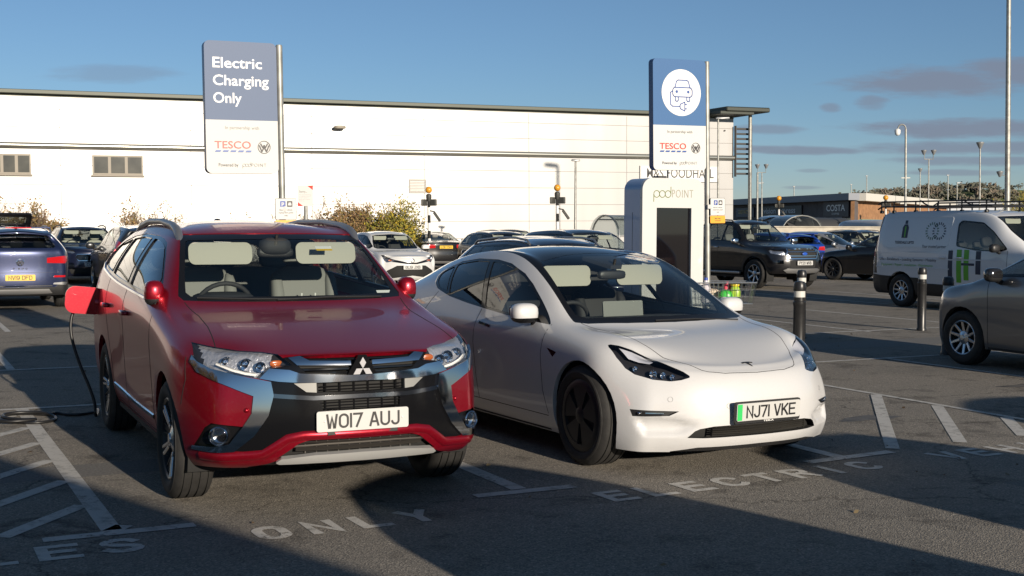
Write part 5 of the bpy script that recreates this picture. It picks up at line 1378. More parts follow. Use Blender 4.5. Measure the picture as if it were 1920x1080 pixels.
    q = MB(); q.ball((.925, 0, .915), 1., 16, 0, (.012, .085, .04)); q.build('emblem', mat('badge_blue', (.02, .08, .4), .3), r_)
    for s in (1, -1):
        q = MB(); q.tube([(-.55, s*.90, .40), (-2.6, s*.90, .40)], .04, 10); q.build('side_step', SILVER, r_)
    # --- blue hot hatch, tail three-quarter
    p = dict(L=4.3, W=1.82, H=1.45, wb=2.65, fo=.85, r=.33, zs=.2, hood=(.78, .95), belt=(.95, 1.02), cowl=-.38, rf=-1.05, rr=-2.7, gb=-3.05, paint=BLUEP,
      feats=[('tl', 'tail_light', REDLENS, -1, [(.46, .88), (.82, .86), (.86, .92), (.84, 1.0), (.50, .98)], 'm', .006, .02), ('rb', 'rear_bumper', BLACKP, -1, [(0, .42), (.6, .42), (.7, .2), (0, .2)], 's', .01, .02)], gaps=[-.5, -1.5, -2.4],
      plates=[(-3.46, .62, 'NK67 OVB', dict(col=mat('plate_off_white', (.5, .5, .46), .4), back=True))])  # plate in one even off-white
    r_, b = car('hot_hatch', 'bright blue hatchback seen from behind between pickup and black saloon', 'car', 9.0-2.65*.447, 40.5+2.65*.894, A, p)
    q = MB(); q.box((-3.12, 0, 1.40), (.24, 1.2, .03), .01)
    for s in (1, -1): q.box((-3.08, s*.5, 1.35), (.14, .03, .10), .008)
    q.build('spoiler', BLUEP, r_)
    # --- silver saloon facing right
    sal = dict(L=4.7, W=1.83, H=1.44, wb=2.81, fo=.80, r=.33, zs=.2, hood=(.78, .96), belt=(.95, 1.0), cowl=-.45, rf=-1.2, rr=-2.5, gb=-3.2, deck=1.04, hatch=False, dlo=-2.85, gaps=[-.5, -1.6, -2.5], handles=[-1.5, -2.4],
      feats=[('hl', 'headlight', LENS, 1, headl(.46, .82, .64, .73), 'm', .003, 0), ('gr', 'grille', GLOSSBLACK, 1, [(.04, .55), (.32, .55), (.34, .70), (.04, .71)], 'm', -.008, .015), ('lg', 'lower_grille', MATTEBLACK, 1, [(0, .28), (.6, .28), (.6, .40), (0, .42)], 's', -.008, .015)])
    p = dict(sal); p.update(paint=SILVERP, H=1.47); car('saloon', 'silver saloon facing right behind the bright blue hatchback', 'car', 12.4, 44.6, 1.0, p)
    # --- black saloon pointing left
    p = dict(sal); p.update(paint=BLACKPAINT, H=1.45, darkw=True, wheel='ten', r=.34, rim=.235)
    fl = (9.85, 38.4); th = -2.45; x = fl[0]-.8*cos(th)*1; y = fl[1]-.8*sin(th); car('saloon', 'black saloon with black alloy wheels pointing left beside the white van', 'car', x, y, th, p)
    p = dict(est); p.update(paint=DKGREY, H=1.50, rails=SILVER); car('estate_car', 'dark estate with a pale roof rail behind the silver saloon', 'car', 15.6, 52.0, BAY, p)
    # --- grey small MPV at the right edge
    p = dict(L=4.10, W=1.695, H=1.53, wb=2.6, fo=.79, r=.315, rim=.20, gap=.045, zs=.21, lv=3, hood=(.82, 1.02), belt=(1.0, 1.07), cowl=-.22, rf=-1.0, rr=-2.6, gb=-3.0, paint=GREYP, nose=.80, fp=2.0, wheel='ten', gaps=[-.42, -1.45, -2.4], handles=[-1.3, -2.2], mirror=(-.62, 1.07), mirror_mat=mat('mirror_gloss', (.02, .02, .022), .15, .3, 1.),
      feats=[('h2', 'headlight', LENS, 1, [(.66, .72), (.60, .74), (.40, .84), (.16, .93), (.12, .955), (.24, .955), (.45, .90), (.66, .80)], 'side', .003, 0), ('hl', 'headlight', LENS, 1, [(.44, .70), (.52, .80), (.66, .90), (.745, .93), (.76, .86), (.72, .76), (.56, .68)], 'm', .004, 0), ('lg', 'lower_grille', MATTEBLACK, 1, [(0, .28), (.50, .28), (.55, .38), (0, .42)], 's', -.012, .02), ('gr', 'grille', GLOSSBLACK, 1, [(0, .54), (.30, .56), (.36, .66), (.20, .68), (0, .64)], 's', -.01, .015)], steer=.05)
    th = -2.76; fl = (5.31, 14.6); wdx = .74
    car('compact_mpv', 'grey compact hatchback with ten spoke wheel at the right edge', 'car', fl[0]-wdx*cos(th), fl[1]-wdx*sin(th), th, p)
    build_van()
def vw_mark(q, fx, r, t, mi=0):
    for pts in ([(-.62, .62), (-.22, -.10), (0, .35), (.22, -.10), (.62, .62)], [(-.86, .30), (-.42, -.80), (0, .02), (.42, -.80), (.86, .30)]):
        P = [Vector(p)*r for p in pts]; w_ = r*.11; k_ = 0
        for a, c in zip(P, P[1:]):
            d = (c-a).normalized(); n = Vector((-d.y, d.x))*w_
            q.prism([tuple(a-n-d*w_*.4), tuple(c-n+d*w_*.4), tuple(c+n+d*w_*.4), tuple(a+n-d*w_*.4)], t*.5+k_*.0006, fx, mi); k_ += 1
def build_van():
    th = .47; rx, ry = 7.98, 25.4      # rear right wheel
    wb = 3.098; w = .955
    F_ = Vector((sin(th), -cos(th))); Lf = Vector((cos(th), sin(th)))
    c = Vector((rx, ry))+Lf*.80+F_*wb
    r_ = empty('panel_van', (c.x, c.y, 0), heading(th), 'white panel van with green and black stripes and a black roof rack', 'van')
    p = dict(L=5.0, W=1.956, H=1.95, wb=wb, fo=.93, r=.33, rim=.205, gap=.055, zs=.26, hood=(1.02, 1.22), belt=(1.16, 1.16), cowl=-.05, rf=-.85, rr=-3.5, gb=-4.0, roofy=.86, crown=.05, box=1., drop=.10, dropr=.02, paint=VANW, side_glass=False, nose=.86, lv=3,
      cabwin=rounded([(-.42, 1.20), (-.78, 1.53), (-1.05, 1.70), (-1.58, 1.74), (-1.66, 1.68), (-1.66, 1.24), (-1.2, 1.17), (-.6, 1.15)], .05, 3), wheel='ten', rear_glass=False, gaps=[-.42, -1.75], handles=[-1.55, -1.98], rlim=.10, mirror=(-.62, 1.22), mirror_mat=BLACKP,
      feats=[('lo', 'lower_cladding', BLACKP, 1, rounded([(.35, .05), (.35, .48), (-.45, .48), (-2.55, .50), (-2.58, .60), (-3.6, .62), (-4.2, .66), (-4.2, .05)], .02, 1), 'side', .008, .012),
             ('tl', 'tail_light', REDLENS, -1, [(.80, 1.0), (.92, 1.0), (.92, 1.6), (.84, 1.6)], 'm', .006, .02), ('rb', 'rear_bumper', BLACKP, -1, [(0, .55), (1.0, .55), (1.0, .2), (0, .2)], 's', .02, .03)], seat=INTDARK)
    b = make_car(p, r_)
    q = MB()
    b.ribbon(q, 'side', [(-3.86, .66), (-3.87, 1.2), (-3.80, 1.82)], .13, .004, -1); b.ribbon(q, 'side', [(-3.86, .66), (-3.87, 1.2), (-3.80, 1.82)], .13, .004, 1); q.build('rear_pillar_trim', BLACKP, r_)
    q = MB(); b.ribbon(q, 'side', [(-3.90, 1.0), (-3.90, 1.58)], .06, .010, -1); b.ribbon(q, 'side', [(-3.90, 1.0), (-3.90, 1.58)], .06, .010, 1); q.build('side_lamp', REDLENS, r_)
    # pressed panel outlines, lettering and stripes on the side we see
    q = MB(); q2 = MB()
    for s in (-1, 1):
        b.ribbon(q, 'side', rounded([(-1.80, 1.80), (-3.78, 1.80), (-3.85, 1.70), (-3.83, 1.24), (-3.70, 1.08), (-2.1, 1.13), (-1.86, 1.25)], .05, 3), .022, .004, s, closed=True)
        b.ribbon(q, 'side', [(-.5, 1.00), (-1.75, .98), (-3.8, .97)], .03, .004, s); b.ribbon(q, 'side', [(-1.8, .80), (-2.65, .80), (-2.9, .86), (-3.3, .88), (-3.7, .80), (-3.85, .80)], .03, .004, s)
    q.build('side_pressing', VANW, r_)
    def onside(x, z, s=-1): return b.ray('side', x, z, s)
    def decal(nm, mt, polys):
        q = MB()
        for P in polys:
            P = [tuple(a) for a in P]; vs = []
            for a in P:
                h_, n_ = onside(*a); vs.append((h_+n_*.004) if h_ else Vector((a[0], -.95, a[1])))
            q.add(vs, [tuple(range(len(vs)))], 0, smooth=False)
        return q.build(nm, mt, r_)
    def rect(x0, x1, z0, z1, n=6): return [[(x0, lerp(z0, z1, k/n)), (x1, lerp(z0, z1, k/n)), (x1, lerp(z0, z1, (k+1)/n)), (x0, lerp(z0, z1, (k+1)/n))] for k in range(n)]
    INKB = mat('navy_ink', (.02, .03, .06), .4); GRN = mat('lime_green', (.12, .42, .03), .4)
    decal('dark_stripe', INKB, rect(-1.83, -1.72, .50, 1.16)+rect(-1.15, -1.03, .72, 1.16)+rect(-1.50, -1.18, .88, .925, 1)); decal('green_stripe', GRN, rect(-1.62, -1.50, .55, 1.18)+rect(-1.44, -1.32, .60, 1.18))
    def side_text(nm, s_, x, z, h, wd, m_, bold=.01, shear=0.):
        q = MB(); t, w0 = text_mb(s_, h/.69, bold, 1., shear); k = wd/w0
        vs = []
        for v in t.v:
            xx = x+v[0]*k; zz = z+v[1]; h_, n_ = onside(xx, zz); vs.append(h_+n_*.005)
        q.add(vs, t.f, 0, smooth=False); q.build(nm, m_, r_)
    side_text('lettering', 'TEESDALE LIFTS', -3.28, 1.275, .05, .52, INKB, .02); side_text('lettering', 'Your trusted partner', -2.52, 1.20, .06, .62, INKB, 0, .3)
    side_text('lettering', 'Lifts - Escalators - Loading Systems - Mobility', -3.68, 1.015-.14+.06, .055, 1.55, INKB, 0); side_text('green_lettering', 'Equipment - Repair - Installation - Maintenance', -3.62, .83, .045, 1.4, GRN, 0)
    decal('lift_mark', INKB, [[(-3.11, 1.39), (-2.95, 1.39), (-2.94, 1.60), (-2.98, 1.66), (-3.07, 1.66), (-3.11, 1.60)], [(-3.06, 1.67), (-2.99, 1.67), (-2.99, 1.74), (-3.06, 1.74)]]); decal('lift_mark_light', GRN, [[(-3.045, 1.405), (-3.01, 1.405), (-3.01, 1.62), (-3.045, 1.62)]])
    polys = []; polys2 = []
    for cx, col in ((-2.30, 0), (-2.12, 1)):
        for k in range(18):
            a = 2*pi*k/18; d = Vector((cos(a), sin(a))); e = Vector((-d.y, d.x))*.011; cc = Vector((cx, 1.53))
            (polys if col else polys2).append([tuple(cc+d*.125-e), tuple(cc+d*.175-e), tuple(cc+d*.175+e), tuple(cc+d*.125+e)])
    decal('ring_mark', INKB, polys); decal('ring_mark_light', mat('sage_ink', (.12, .22, .16), .5), polys2)
    # roof rack
    q = MB()
    for s in (1, -1):
        for z in (2.02, 2.12): q.tube([(-.95, s*.78, z-.02), (-1.05, s*.78, z), (-3.85, s*.78, z), (-3.95, s*.78, z-.05)], .016, 8)
        for x in (-1.1, -1.7, -2.3, -2.9, -3.5, -3.85): q.tube([(x, s*.78, 1.90), (x, s*.78, 2.12)], .015, 8); q.box((x, s*.77, 1.915), (.06, .08, .06), .01)
    for x in (-1.1, -1.7, -2.3, -2.9, -3.5): q.tube([(x, -.78, 2.02), (x, .78, 2.02)], .018, 8)
    for x in (-1.5, -2.6): q.tube([(x, -.7, 2.02)]+[(x-.05-.2*sin(a), -.7, 2.02+.12*sin(a)) for a in (.5, 1., 1.57)], .015, 8)
    q.build('roof_rack', mat('rack_black', (.012, .012, .013), .4), r_, 60)

def build_left_side():
    # what the flank of the red SUV mirrors: the next bay's car and a line of autumn trees, all beyond the frame
    p = dict(L=4.0, W=1.74, H=1.48, wb=2.5, fo=.82, r=.31, zs=.2, hood=(.80, .97), belt=(.96, 1.03), cowl=-.38, rf=-1.0, rr=-2.6, gb=-2.95, paint=paint('green_paint', (.03, .16, .02), .4, .3), handles=[-1.3, -2.1], gaps=[-.5, -1.5, -2.3],
      feats=[('hl', 'headlight', LENS, 1, headl(.44, .76, .64, .76), 'm', .003, 0), ('gr', 'grille', GLOSSBLACK, 1, [(0, .50), (.40, .50), (.44, .60), (0, .62)], 's', -.008, .015)])
    c = W(-4.3, -1.0); o = empty('hatchback', (c.x, c.y, 0), heading(BAY), 'green hatchback in the next bay beyond the hatched strip', 'car'); make_car(p, o)
    rnd = random.Random(5); tk = MB(); cr = MB()
    tk.tube([(0, 0, 0), (.05, 0, 1.4), (0, .08, 2.6), (.1, .1, 4.4)], [.16, .13, .10, .03], 8)
    for k in range(14):
        a = rnd.uniform(0, 6.28); z = rnd.uniform(1.6, 3.6); d = Vector((cos(a), sin(a), rnd.uniform(.4, 1.2))).normalized()*rnd.uniform(1.2, 2.0); tk.tube([(0.05, .05, z), Vector((0, 0, z))+d*.55, Vector((0, 0, z+.15))+d], [.05, .03, .008], 5)
    for k in range(2600):
        a = rnd.uniform(0, 6.28); u_ = rnd.uniform(-1, 1); rr_ = rnd.random()**.45*(1.9+.35*sin(3*a)); c = Vector((rr_*sqrt(1-u_*u_)*cos(a), rr_*sqrt(1-u_*u_)*sin(a), 3.5+rr_*u_*1.05)); s_ = rnd.uniform(.07, .14); e = Vector((rnd.gauss(0, 1), rnd.gauss(0, 1), rnd.gauss(0, 1))).normalized(); f = e.orthogonal().normalized()
        cr.add([c-e*s_, c-f*s_*.6, c+e*s_, c+f*s_*.6], [(0, 1, 2, 3)], rnd.choice((0, 0, 1, 2)), smooth=False)
    tm = tk.mesh('trunk', [mat('bark_brown', (.09, .065, .045), .9)]); cm = cr.mesh('crown', [mat('crown_brown', (.16, .10, .04), .8), mat('crown_rust', (.22, .11, .03), .8), mat('crown_olive', (.10, .10, .03), .8)])
    for k in range(8):
        o = empty('autumn_tree', (-15.5-.35*k+rnd.uniform(-.5, .5), -1.+2.9*k, 0), rnd.uniform(0, 6), 'brown leaved autumn tree in the row beyond the hatched bay', 'tree', 'autumn trees along the car park edge'); o.scale = (rnd.uniform(.85, 1.15),)*3
        for nm, me in (('trunk', tm), ('crown', cm)):
            q = bpy.data.objects.new(nm, me); COL.objects.link(q); q.parent = o
def build_opposite_row():  # unseen row and lorry, placed for the shadows they throw on the tarmac
    F_ = Vector((.707, -.707)); 
    base = dict(L=4.5, W=1.84, H=1.50, wb=2.65, fo=.9, r=.33, hood=(.90, 1.03), belt=(1.0, 1.06), cowl=-.35, rf=-1.0, rr=-2.95, gb=-3.4, roofy=.70, cladding=.38,
      feats=[('tl', 'tail_light', REDLENS, -1, [(.48, .92), (.82, .90), (.85, 1.05), (.50, 1.0)], 'm', .006, .02), ('hl', 'headlight', LENS, 1, headl(.50, .82, .80, .92), 'm', .003, 0)], handles=[-1.3, -2.2], gaps=[-.4, -1.5, -2.5])
    for k, (pt, lab) in enumerate(((SILVERP, 'unseen silver crossover opposite the white saloon, placed to cast shadow'), (GREYP, 'unseen grey crossover second in the shadow casting row'), (WHITEP, 'unseen white crossover third in the shadow casting row'), (BLACKPAINT, 'unseen black crossover last in the shadow casting row'))):
        R = Vector((2.43, 2.80))+Vector((2.22, 2.17))*k; r = R+F_*3.2+(Vector((.507, -.862))*1.0 if k else Vector((0, 0)))
        p = dict(base); p['paint'] = pt
        o = empty('family_suv', (r.x, r.y, 0), heading(radians(45)), lab, 'car'); make_car(p, o)
    # unseen box lorry added behind the camera to shade the left foreground
    r = Vector((1.35, -2.35))+F_*.2; o = empty('shadow_lorry', (r.x, r.y, 0), heading(radians(45)), 'unseen white box lorry added behind the camera to cast a foreground shadow', 'lorry')
    q = MB(); q.box((3.4, 0, 1.82), (6.8, 2.4, 2.05), .03); q.build('cargo_box', VANW, o)
    q = MB(); blob(q, (7.75, 0, 1.30), (1.75, 2.1, 1.8), 6, 24); q.build('cab', VANW, o, 60); q = MB(); q.prism(rrect(1.8, .7, .08), .02, frame_xf((8.60, 0, 1.75), (0, 1, 0), (-.12, 0, 1))); q.build('windscreen', GLOSSBLACK, o)
    q = MB(); q.box((3.9, 0, .62), (7.6, .9, .25), .02); q.build('chassis', MATTEBLACK, o)
    w_ = empty('t', (0, 0, 0)); bpy.data.objects.remove(w_)
    tm, rm = wheel_meshes(.42, .25, .24, 'seven')
    for x in (1.7, 7.5):
        for s in (1, -1):
            w_ = bpy.data.objects.new('wheel', tm); COL.objects.link(w_); w_.parent = o; w_.location = (x, s*.98, .42); w_.rotation_euler = (0, 0, 0 if s > 0 else pi); c = bpy.data.objects.new('rim', rm); COL.objects.link(c); c.parent = w_
# ------------------------------------------------------------------ ground and markings
def lin(r, g, b): 
    f = lambda c: (c/255/12.92) if c/255 <= .04045 else ((c/255+.055)/1.055)**2.4
    return (f(r), f(g), f(b))
def asphalt():
    m = bpy.data.materials.new('asphalt'); m.use_nodes = True; nt = m.node_tree; N = nt.nodes; L = nt.links; b = N['Principled BSDF']
    tc = N.new('ShaderNodeTexCoord')
    def noise(sc, det=4, ro=.6):
        n = N.new('ShaderNodeTexNoise'); n.inputs['Scale'].default_value = sc; n.inputs['Detail'].default_value = det; n.inputs['Roughness'].default_value = ro; L.new(tc.outputs['Object'], n.inputs['Vector']); return n
    def ramp(src, pts):
        r = N.new('ShaderNodeValToRGB'); cr = r.color_ramp
        while len(cr.elements) < len(pts): cr.elements.new(.5)
        for e, (p, c) in zip(cr.elements, pts): e.position = p; e.color = (*c, 1)
        L.new(src, r.inputs[0]); return r
    big = ramp(noise(.35, 5).outputs['Fac'], [(.30, (.215, .200, .178)), (.72, (.315, .288, .250))])
    v = N.new('ShaderNodeTexVoronoi'); v.inputs['Scale'].default_value = 110; L.new(tc.outputs['Object'], v.inputs['Vector'])
    sp = ramp(v.outputs['Color'], [(.0, (.45, .45, .46)), (.45, (.85, .84, .83)), (.8, (1.2, 1.18, 1.14)), (1., (1.9, 1.85, 1.75))])
    m1 = N.new('ShaderNodeMix'); m1.data_type = 'RGBA'; m1.blend_type = 'MULTIPLY'; m1.inputs[0].default_value = .85; L.new(big.outputs[0], m1.inputs[6]); L.new(sp.outputs[0], m1.inputs[7])
    st = ramp(noise(1.7, 7, .7).outputs['Fac'], [(.34, (.42, .42, .43)), (.46, (1, 1, 1))])
    m2 = N.new('ShaderNodeMix'); m2.data_type = 'RGBA'; m2.blend_type = 'MULTIPLY'; m2.inputs[0].default_value = .8; L.new(m1.outputs[2], m2.inputs[6]); L.new(st.outputs[0], m2.inputs[7])
    # fine hairline cracks
    w = N.new('ShaderNodeTexVoronoi'); w.feature = 'DISTANCE_TO_EDGE'; w.inputs['Scale'].default_value = .22
    nz = noise(1.2, 6); ad = N.new('ShaderNodeVectorMath'); ad.operation = 'MULTIPLY_ADD'; ad.inputs[1].default_value = (1.2, 1.2, 0); L.new(nz.outputs['Color'], ad.inputs[0]); L.new(tc.outputs['Object'], ad.inputs[2]); L.new(ad.outputs[0], w.inputs['Vector'])
    ck = ramp(w.outputs['Distance'], [(.0, (.35, .35, .35)), (.0035, (1, 1, 1))])
    m3 = N.new('ShaderNodeMix'); m3.data_type = 'RGBA'; m3.blend_type = 'MULTIPLY'; m3.inputs[0].default_value = .75; L.new(m2.outputs[2], m3.inputs[6]); L.new(ck.outputs[0], m3.inputs[7])
    L.new(m3.outputs[2], b.inputs['Base Color'])
    b.inputs['Roughness'].default_value = .9; b.inputs['Specular IOR Level'].default_value = .12
    bp = N.new('ShaderNodeBump'); bp.inputs['Strength'].default_value = .55; bp.inputs['Distance'].default_value = .006; L.new(v.outputs['Distance'], bp.inputs['Height']); L.new(bp.outputs[0], b.inputs['Normal'])
    return m
def road_paint():
    m = bpy.data.materials.new('road_paint'); m.use_nodes = True; nt = m.node_tree; N = nt.nodes; L = nt.links; b = N['Principled BSDF']
    tc = N.new('ShaderNodeTexCoord'); n = N.new('ShaderNodeTexNoise'); n.inputs['Scale'].default_value = 9; n.inputs['Detail'].default_value = 8; n.inputs['Roughness'].default_value = .72; L.new(tc.outputs['Object'], n.inputs['Vector'])
    r = N.new('ShaderNodeValToRGB'); r.color_ramp.elements[0].position = .34; r.color_ramp.elements[0].color = (.27, .26, .235, 1); r.color_ramp.elements[1].position = .50; r.color_ramp.elements[1].color = (.53, .51, .47, 1)
    L.new(n.outputs['Fac'], r.inputs[0]); L.new(r.outputs[0], b.inputs['Base Color']); b.inputs['Roughness'].default_value = .75
    v = N.new('ShaderNodeTexVoronoi'); v.inputs['Scale'].default_value = 110; L.new(tc.outputs['Object'], v.inputs['Vector'])
    bp = N.new('ShaderNodeBump'); bp.inputs['Strength'].default_value = .3; bp.inputs['Distance'].default_value = .004; L.new(v.outputs['Distance'], bp.inputs['Height']); L.new(bp.outputs[0], b.inputs['Normal'])
    n2 = N.new('ShaderNodeTexNoise'); n2.inputs['Scale'].default_value = 26; n2.inputs['Detail'].default_value = 6; n2.inputs['Roughness'].default_value = .75; L.new(tc.outputs['Object'], n2.inputs['Vector'])
    n3 = N.new('ShaderNodeTexNoise'); n3.inputs['Scale'].default_value = 2.3; n3.inputs['Detail'].default_value = 3; L.new(tc.outputs['Object'], n3.inputs['Vector'])
    ad = N.new('ShaderNodeMath'); ad.operation = 'MULTIPLY_ADD'; ad.inputs[1].default_value = .55; L.new(n3.outputs['Fac'], ad.inputs[0]); L.new(n2.outputs['Fac'], ad.inputs[2])
    r2_ = N.new('ShaderNodeMapRange'); r2_.inputs[1].default_value = .55; r2_.inputs[2].default_value = .66; L.new(ad.outputs[0], r2_.inputs[0])
    tr = N.new('ShaderNodeBsdfTransparent'); mx = N.new('ShaderNodeMixShader'); L.new(r2_.outputs[0], mx.inputs[0]); L.new(tr.outputs[0], mx.inputs[1]); L.new(b.outputs[0], mx.inputs[2]); L.new(mx.outputs[0], N['Material Output'].inputs['Surface'])
    return m
cB, sB = cos(BAY), sin(BAY); ROW = Vector((cB, sB, 0)); FWD = Vector((sB, -cB, 0))
def W(s, f, z=0.): return Vector((-2.0778, 6.4247, z))+ROW*s+FWD*f
PLATE['C'] = [_arc(.3, .7, .3, .3, 25, 180, 7)+_arc(.3, .3, .3, .3, 180, 335, 7)]
PLATE['T'] = [[(0, 1), (.6, 1)], [(.3, 1), (.3, 0)]]
def build_ground():
    m = MB(); m.add([(-700, -120, 0), (700, -120, 0), (700, 900, 0), (-700, 900, 0)], [(0, 1, 2, 3)], smooth=False)
    tag(m.build('car_park', asphalt()), kind='structure')
    pa = MB()
    def sheet(P, mi=0): pa.add([W(s, f, .0008+.0002*len(pa.f)) for s, f in P], [tuple(range(len(P)))], mi, smooth=False)
    sheet([(-6, -1.62), (2.3, -1.50), (2.3, -1.92), (-6, -2.10)]); sheet([(2.9, -6.1), (16, -6.0), (16, -6.9), (2.9, -6.8)]); sheet([(5.2, 1.1), (9.5, 1.3), (9.4, 2.5), (5.3, 2.2)])
    for cs, cf, rs, rf_ in ((6.3, -1.3, .3, .12), (9.3, -2.3, .35, .10), (11.2, -3.4, .7, .18), (9.7, -1.6, .12, .05)):
        pa.add([W(cs+rs*cos(a)*(1+.25*sin(3*a+cs)), cf+rf_*sin(a)*(1+.2*cos(5*a)), .0020) for a in [2*pi*k/26 for k in range(26)]], [tuple(range(26))], 1, smooth=False)
    tag(pa.build('tarmac_patch', [mat('patch_tarmac', (.155, .147, .135), .85, noise=(60, .45)), mat('oil_stain', (.11, .104, .096), .7, noise=(9, .6))]), kind='structure')
    p = MB(); Z = .0026
    cnt = [0]
    def line(s0, f0, s1, f1, w):
        cnt[0] += 1; Zk = Z+.0003*(cnt[0] % 9); a, c = W(s0, f0, Zk), W(s1, f1, Zk); d = (c-a).normalized(); n = Vector((-d.y, d.x, 0))*w/2
        p.add([a-n, c-n, c+n, a+n], [(0, 1, 2, 3)], smooth=False)
    # bay lines, their cross bars, hatched strips
    for k, s in enumerate((.015, 2.385, 4.87, 7.42)):
        if k < 3: line(s, -.02, s, -4.78, .105)
    for s0, s1 in ((-.33, .43), (2.06, 2.73), (4.53, 5.34)): line(s0, .05, s1, .05 if s0 < 3 else -.02, .095)
    line(7.42, .3, 7.42, -4.85, .07); line(9.85, -.2, 9.85, -4.85, .08); line(12.35, 0, 12.35, -4.85, .08)
    for k in range(8):
        f0 = -.69-.755*(k-1); s0, s1 = -.04, -2.35; f1 = f0+(s0-s1)*1.25
        if f0 < -4.7: continue
        if f1 > -.1: s1 = s0-(-.1-f0)/1.25; f1 = -.1
        line(s0, f0, s1, f1, .10)
    for k in range(6):
        s0 = 5.43+.66*k; f0 = -.10; s1 = 7.38; f1 = f0-(s1-s0)*1.17
        line(s0, f0, s1, max(f1, -4.8), .10) if s0 < 7.3 else None
    for k in range(1, 4):
        f0 = -.10-.77*k; f1 = max(f0-(7.38-4.92)*1.17, -4.8); line(4.92, f0, 4.92+(f0-f1)/1.17, f1, .10)
    line(-2.6, -4.82, 4.9, -4.78, .085); line(7.4, -4.9, 16, -4.95, .085); line(-14, -8.0, 7.4, -7.9, .085); line(7.4, -8.08, 18, -8.2, .085)
    for s in (-12.3, -9.8, -7.3, -4.8, -2.3, .2, 2.65, 5.1, 9.9, 12.45, 14.9, 17.4): line(s, -8, s, -12.8, .085)
    for s in (-24.4, -21.9, -19.4, -16.9, -14.4, -11.9, -9.4, -6.9, -4.4, -1.9, .6, 3.1, 5.6, 8.1, 10.6, 13.1, 15.6, 17.7, 20.1): line(s, -13.2, s, -18, .085) if s > 16 or s < 9 else None
    for s in range(-30, 31, 3): line(s*.83, -27, s*.83, -32, .09)
    tag(p.build('bay_marking', road_paint()), kind='structure')
    t = MB()
    def word(txt, s0, s1, f0, f1, tilt=0., x=None):
        n = len(txt); st_ = (s1-s0+.09)/n
        for i, ch in enumerate(txt):
            s = s0+st_*i; sl = (s+st_/2-(s0+s1)/2)*tilt
            wd = st_-.09
            if ch == 'I': wd = .05
            xf = frame_xf(W(s+wd/2+(.06 if ch == 'I' else 0), f1+sl, Z+.0004), ROW+FWD*tilt, -FWD)
            stroke_text(t, ch, xf, f1-f0, None if ch == 'I' else wd, pen=.20)
    word('ELECTRIC', 2.73, 4.90, .21, .48, -.05); word('VEHICLES', 5.50, 7.75, .10, .38, -.03); word('ONLY', .66, 1.66, .24, .52, -.03); word('VEHICLES', -2.15, .11, .18, .47, .0); word('ELECTRIC', -4.95, -2.75, .24, .50, 0)
    tag(t.build('bay_lettering', road_paint()), kind='structure')
    # small brown leaves scattered on the tarmac
    lf = MB()
    for i in range(160):
        s = random.uniform(-6, 12); f = random.uniform(-9, 3.4); c = W(s, f, .006); a = random.uniform(0, 6.28); sz = random.uniform(.010, .024)
        d = Vector((cos(a), sin(a), random.uniform(-.2, .5)))*sz; n = Vector((-sin(a), cos(a), random.uniform(0, .4)))*sz*.6
        lf.add([c-d, c-n, c+d, c+n+Vector((0, 0, .006))], [(0, 1, 2, 3)], random.randint(0, 1), smooth=False)
    tag(lf.build('fallen_leaves', [mat('leaf_brown', (.11, .07, .035), .8), mat('leaf_tan', (.20, .15, .08), .8)]), kind='stuff', label='small brown leaves and grit scattered over the tarmac')

# ------------------------------------------------------------------ signs and charger
SIGN_X = Vector((cos(.45), sin(.45), 0)); SIGN_N = Vector((sin(.45), -cos(.45), 0)); UPZ = Vector((0, 0, 1))
SIGNW = mat('sign_white', (.59, .59, .58), .6, spec=.25); SIGNBLUE = mat('sign_blue', lin(66, 103, 148), .55, spec=.3); SIGNGLARE = mat('sign_blue_glare', lin(96, 110, 136), .55, spec=.3)  # left sign's blue is greyed in colour for the glare on its face
LETW = mat('letter_white', (.70, .70, .70), .4); LETR = mat('letter_red', lin(206, 60, 48), .4); LETB = mat('letter_blue', lin(52, 84, 150), .4); LETK = mat('letter_dark', (.05, .05, .055), .5); LETG = mat('letter_grey', (.28, .28, .27), .5)
PODG = mat('letter_olive', lin(112, 128, 62), .4)
def ring(q, fx, r0, r1, t, mi=0, n=40): q.frame([(r1*cos(2*pi*k/n), r1*sin(2*pi*k/n)) for k in range(n)], [(r0*cos(2*pi*k/n), r0*sin(2*pi*k/n)) for k in range(n)], t, fx, mi)
def pod_word(q, fx, h, mi_a, mi_b, w):
    """'pod' in thin looping strokes then POINT in thin capitals"""
    r = h*.36
    def st(P, mi):
        for a, c in zip(P, P[1:]):
            a, c = Vector(a), Vector(c); d = (c-a); 
            if d.length < 1e-6: continue
            d.normalize(); n = Vector((-d.y, d.x))*h*.035; q.prism([tuple(a-n-d*h*.02), tuple(c-n+d*h*.02), tuple(c+n+d*h*.02), tuple(a+n-d*h*.02)], .002, fx, mi)
    x = -w/2
    for k in range(3):
        st([(x+r+r*cos(t), r+r*sin(t)) for t in [2*pi*i/20 for i in range(21)]], mi_a); 
        if k == 0: st([(x, r), (x, -h*.45)], mi_a)
        if k == 2: st([(x+2*r, r), (x+2*r, h*1.12)], mi_a)
        x += 2*r*.98
    x += h*.18
    t, wt = text_mb('POINT', h*.86/.69, -.012, 1., 0., 1.15); k = (w/2-x)/wt
    q.add([fx @ Vector((x+v[0]*k, v[1], .002)) for v in t.v], t.f, mi_b, smooth=False)
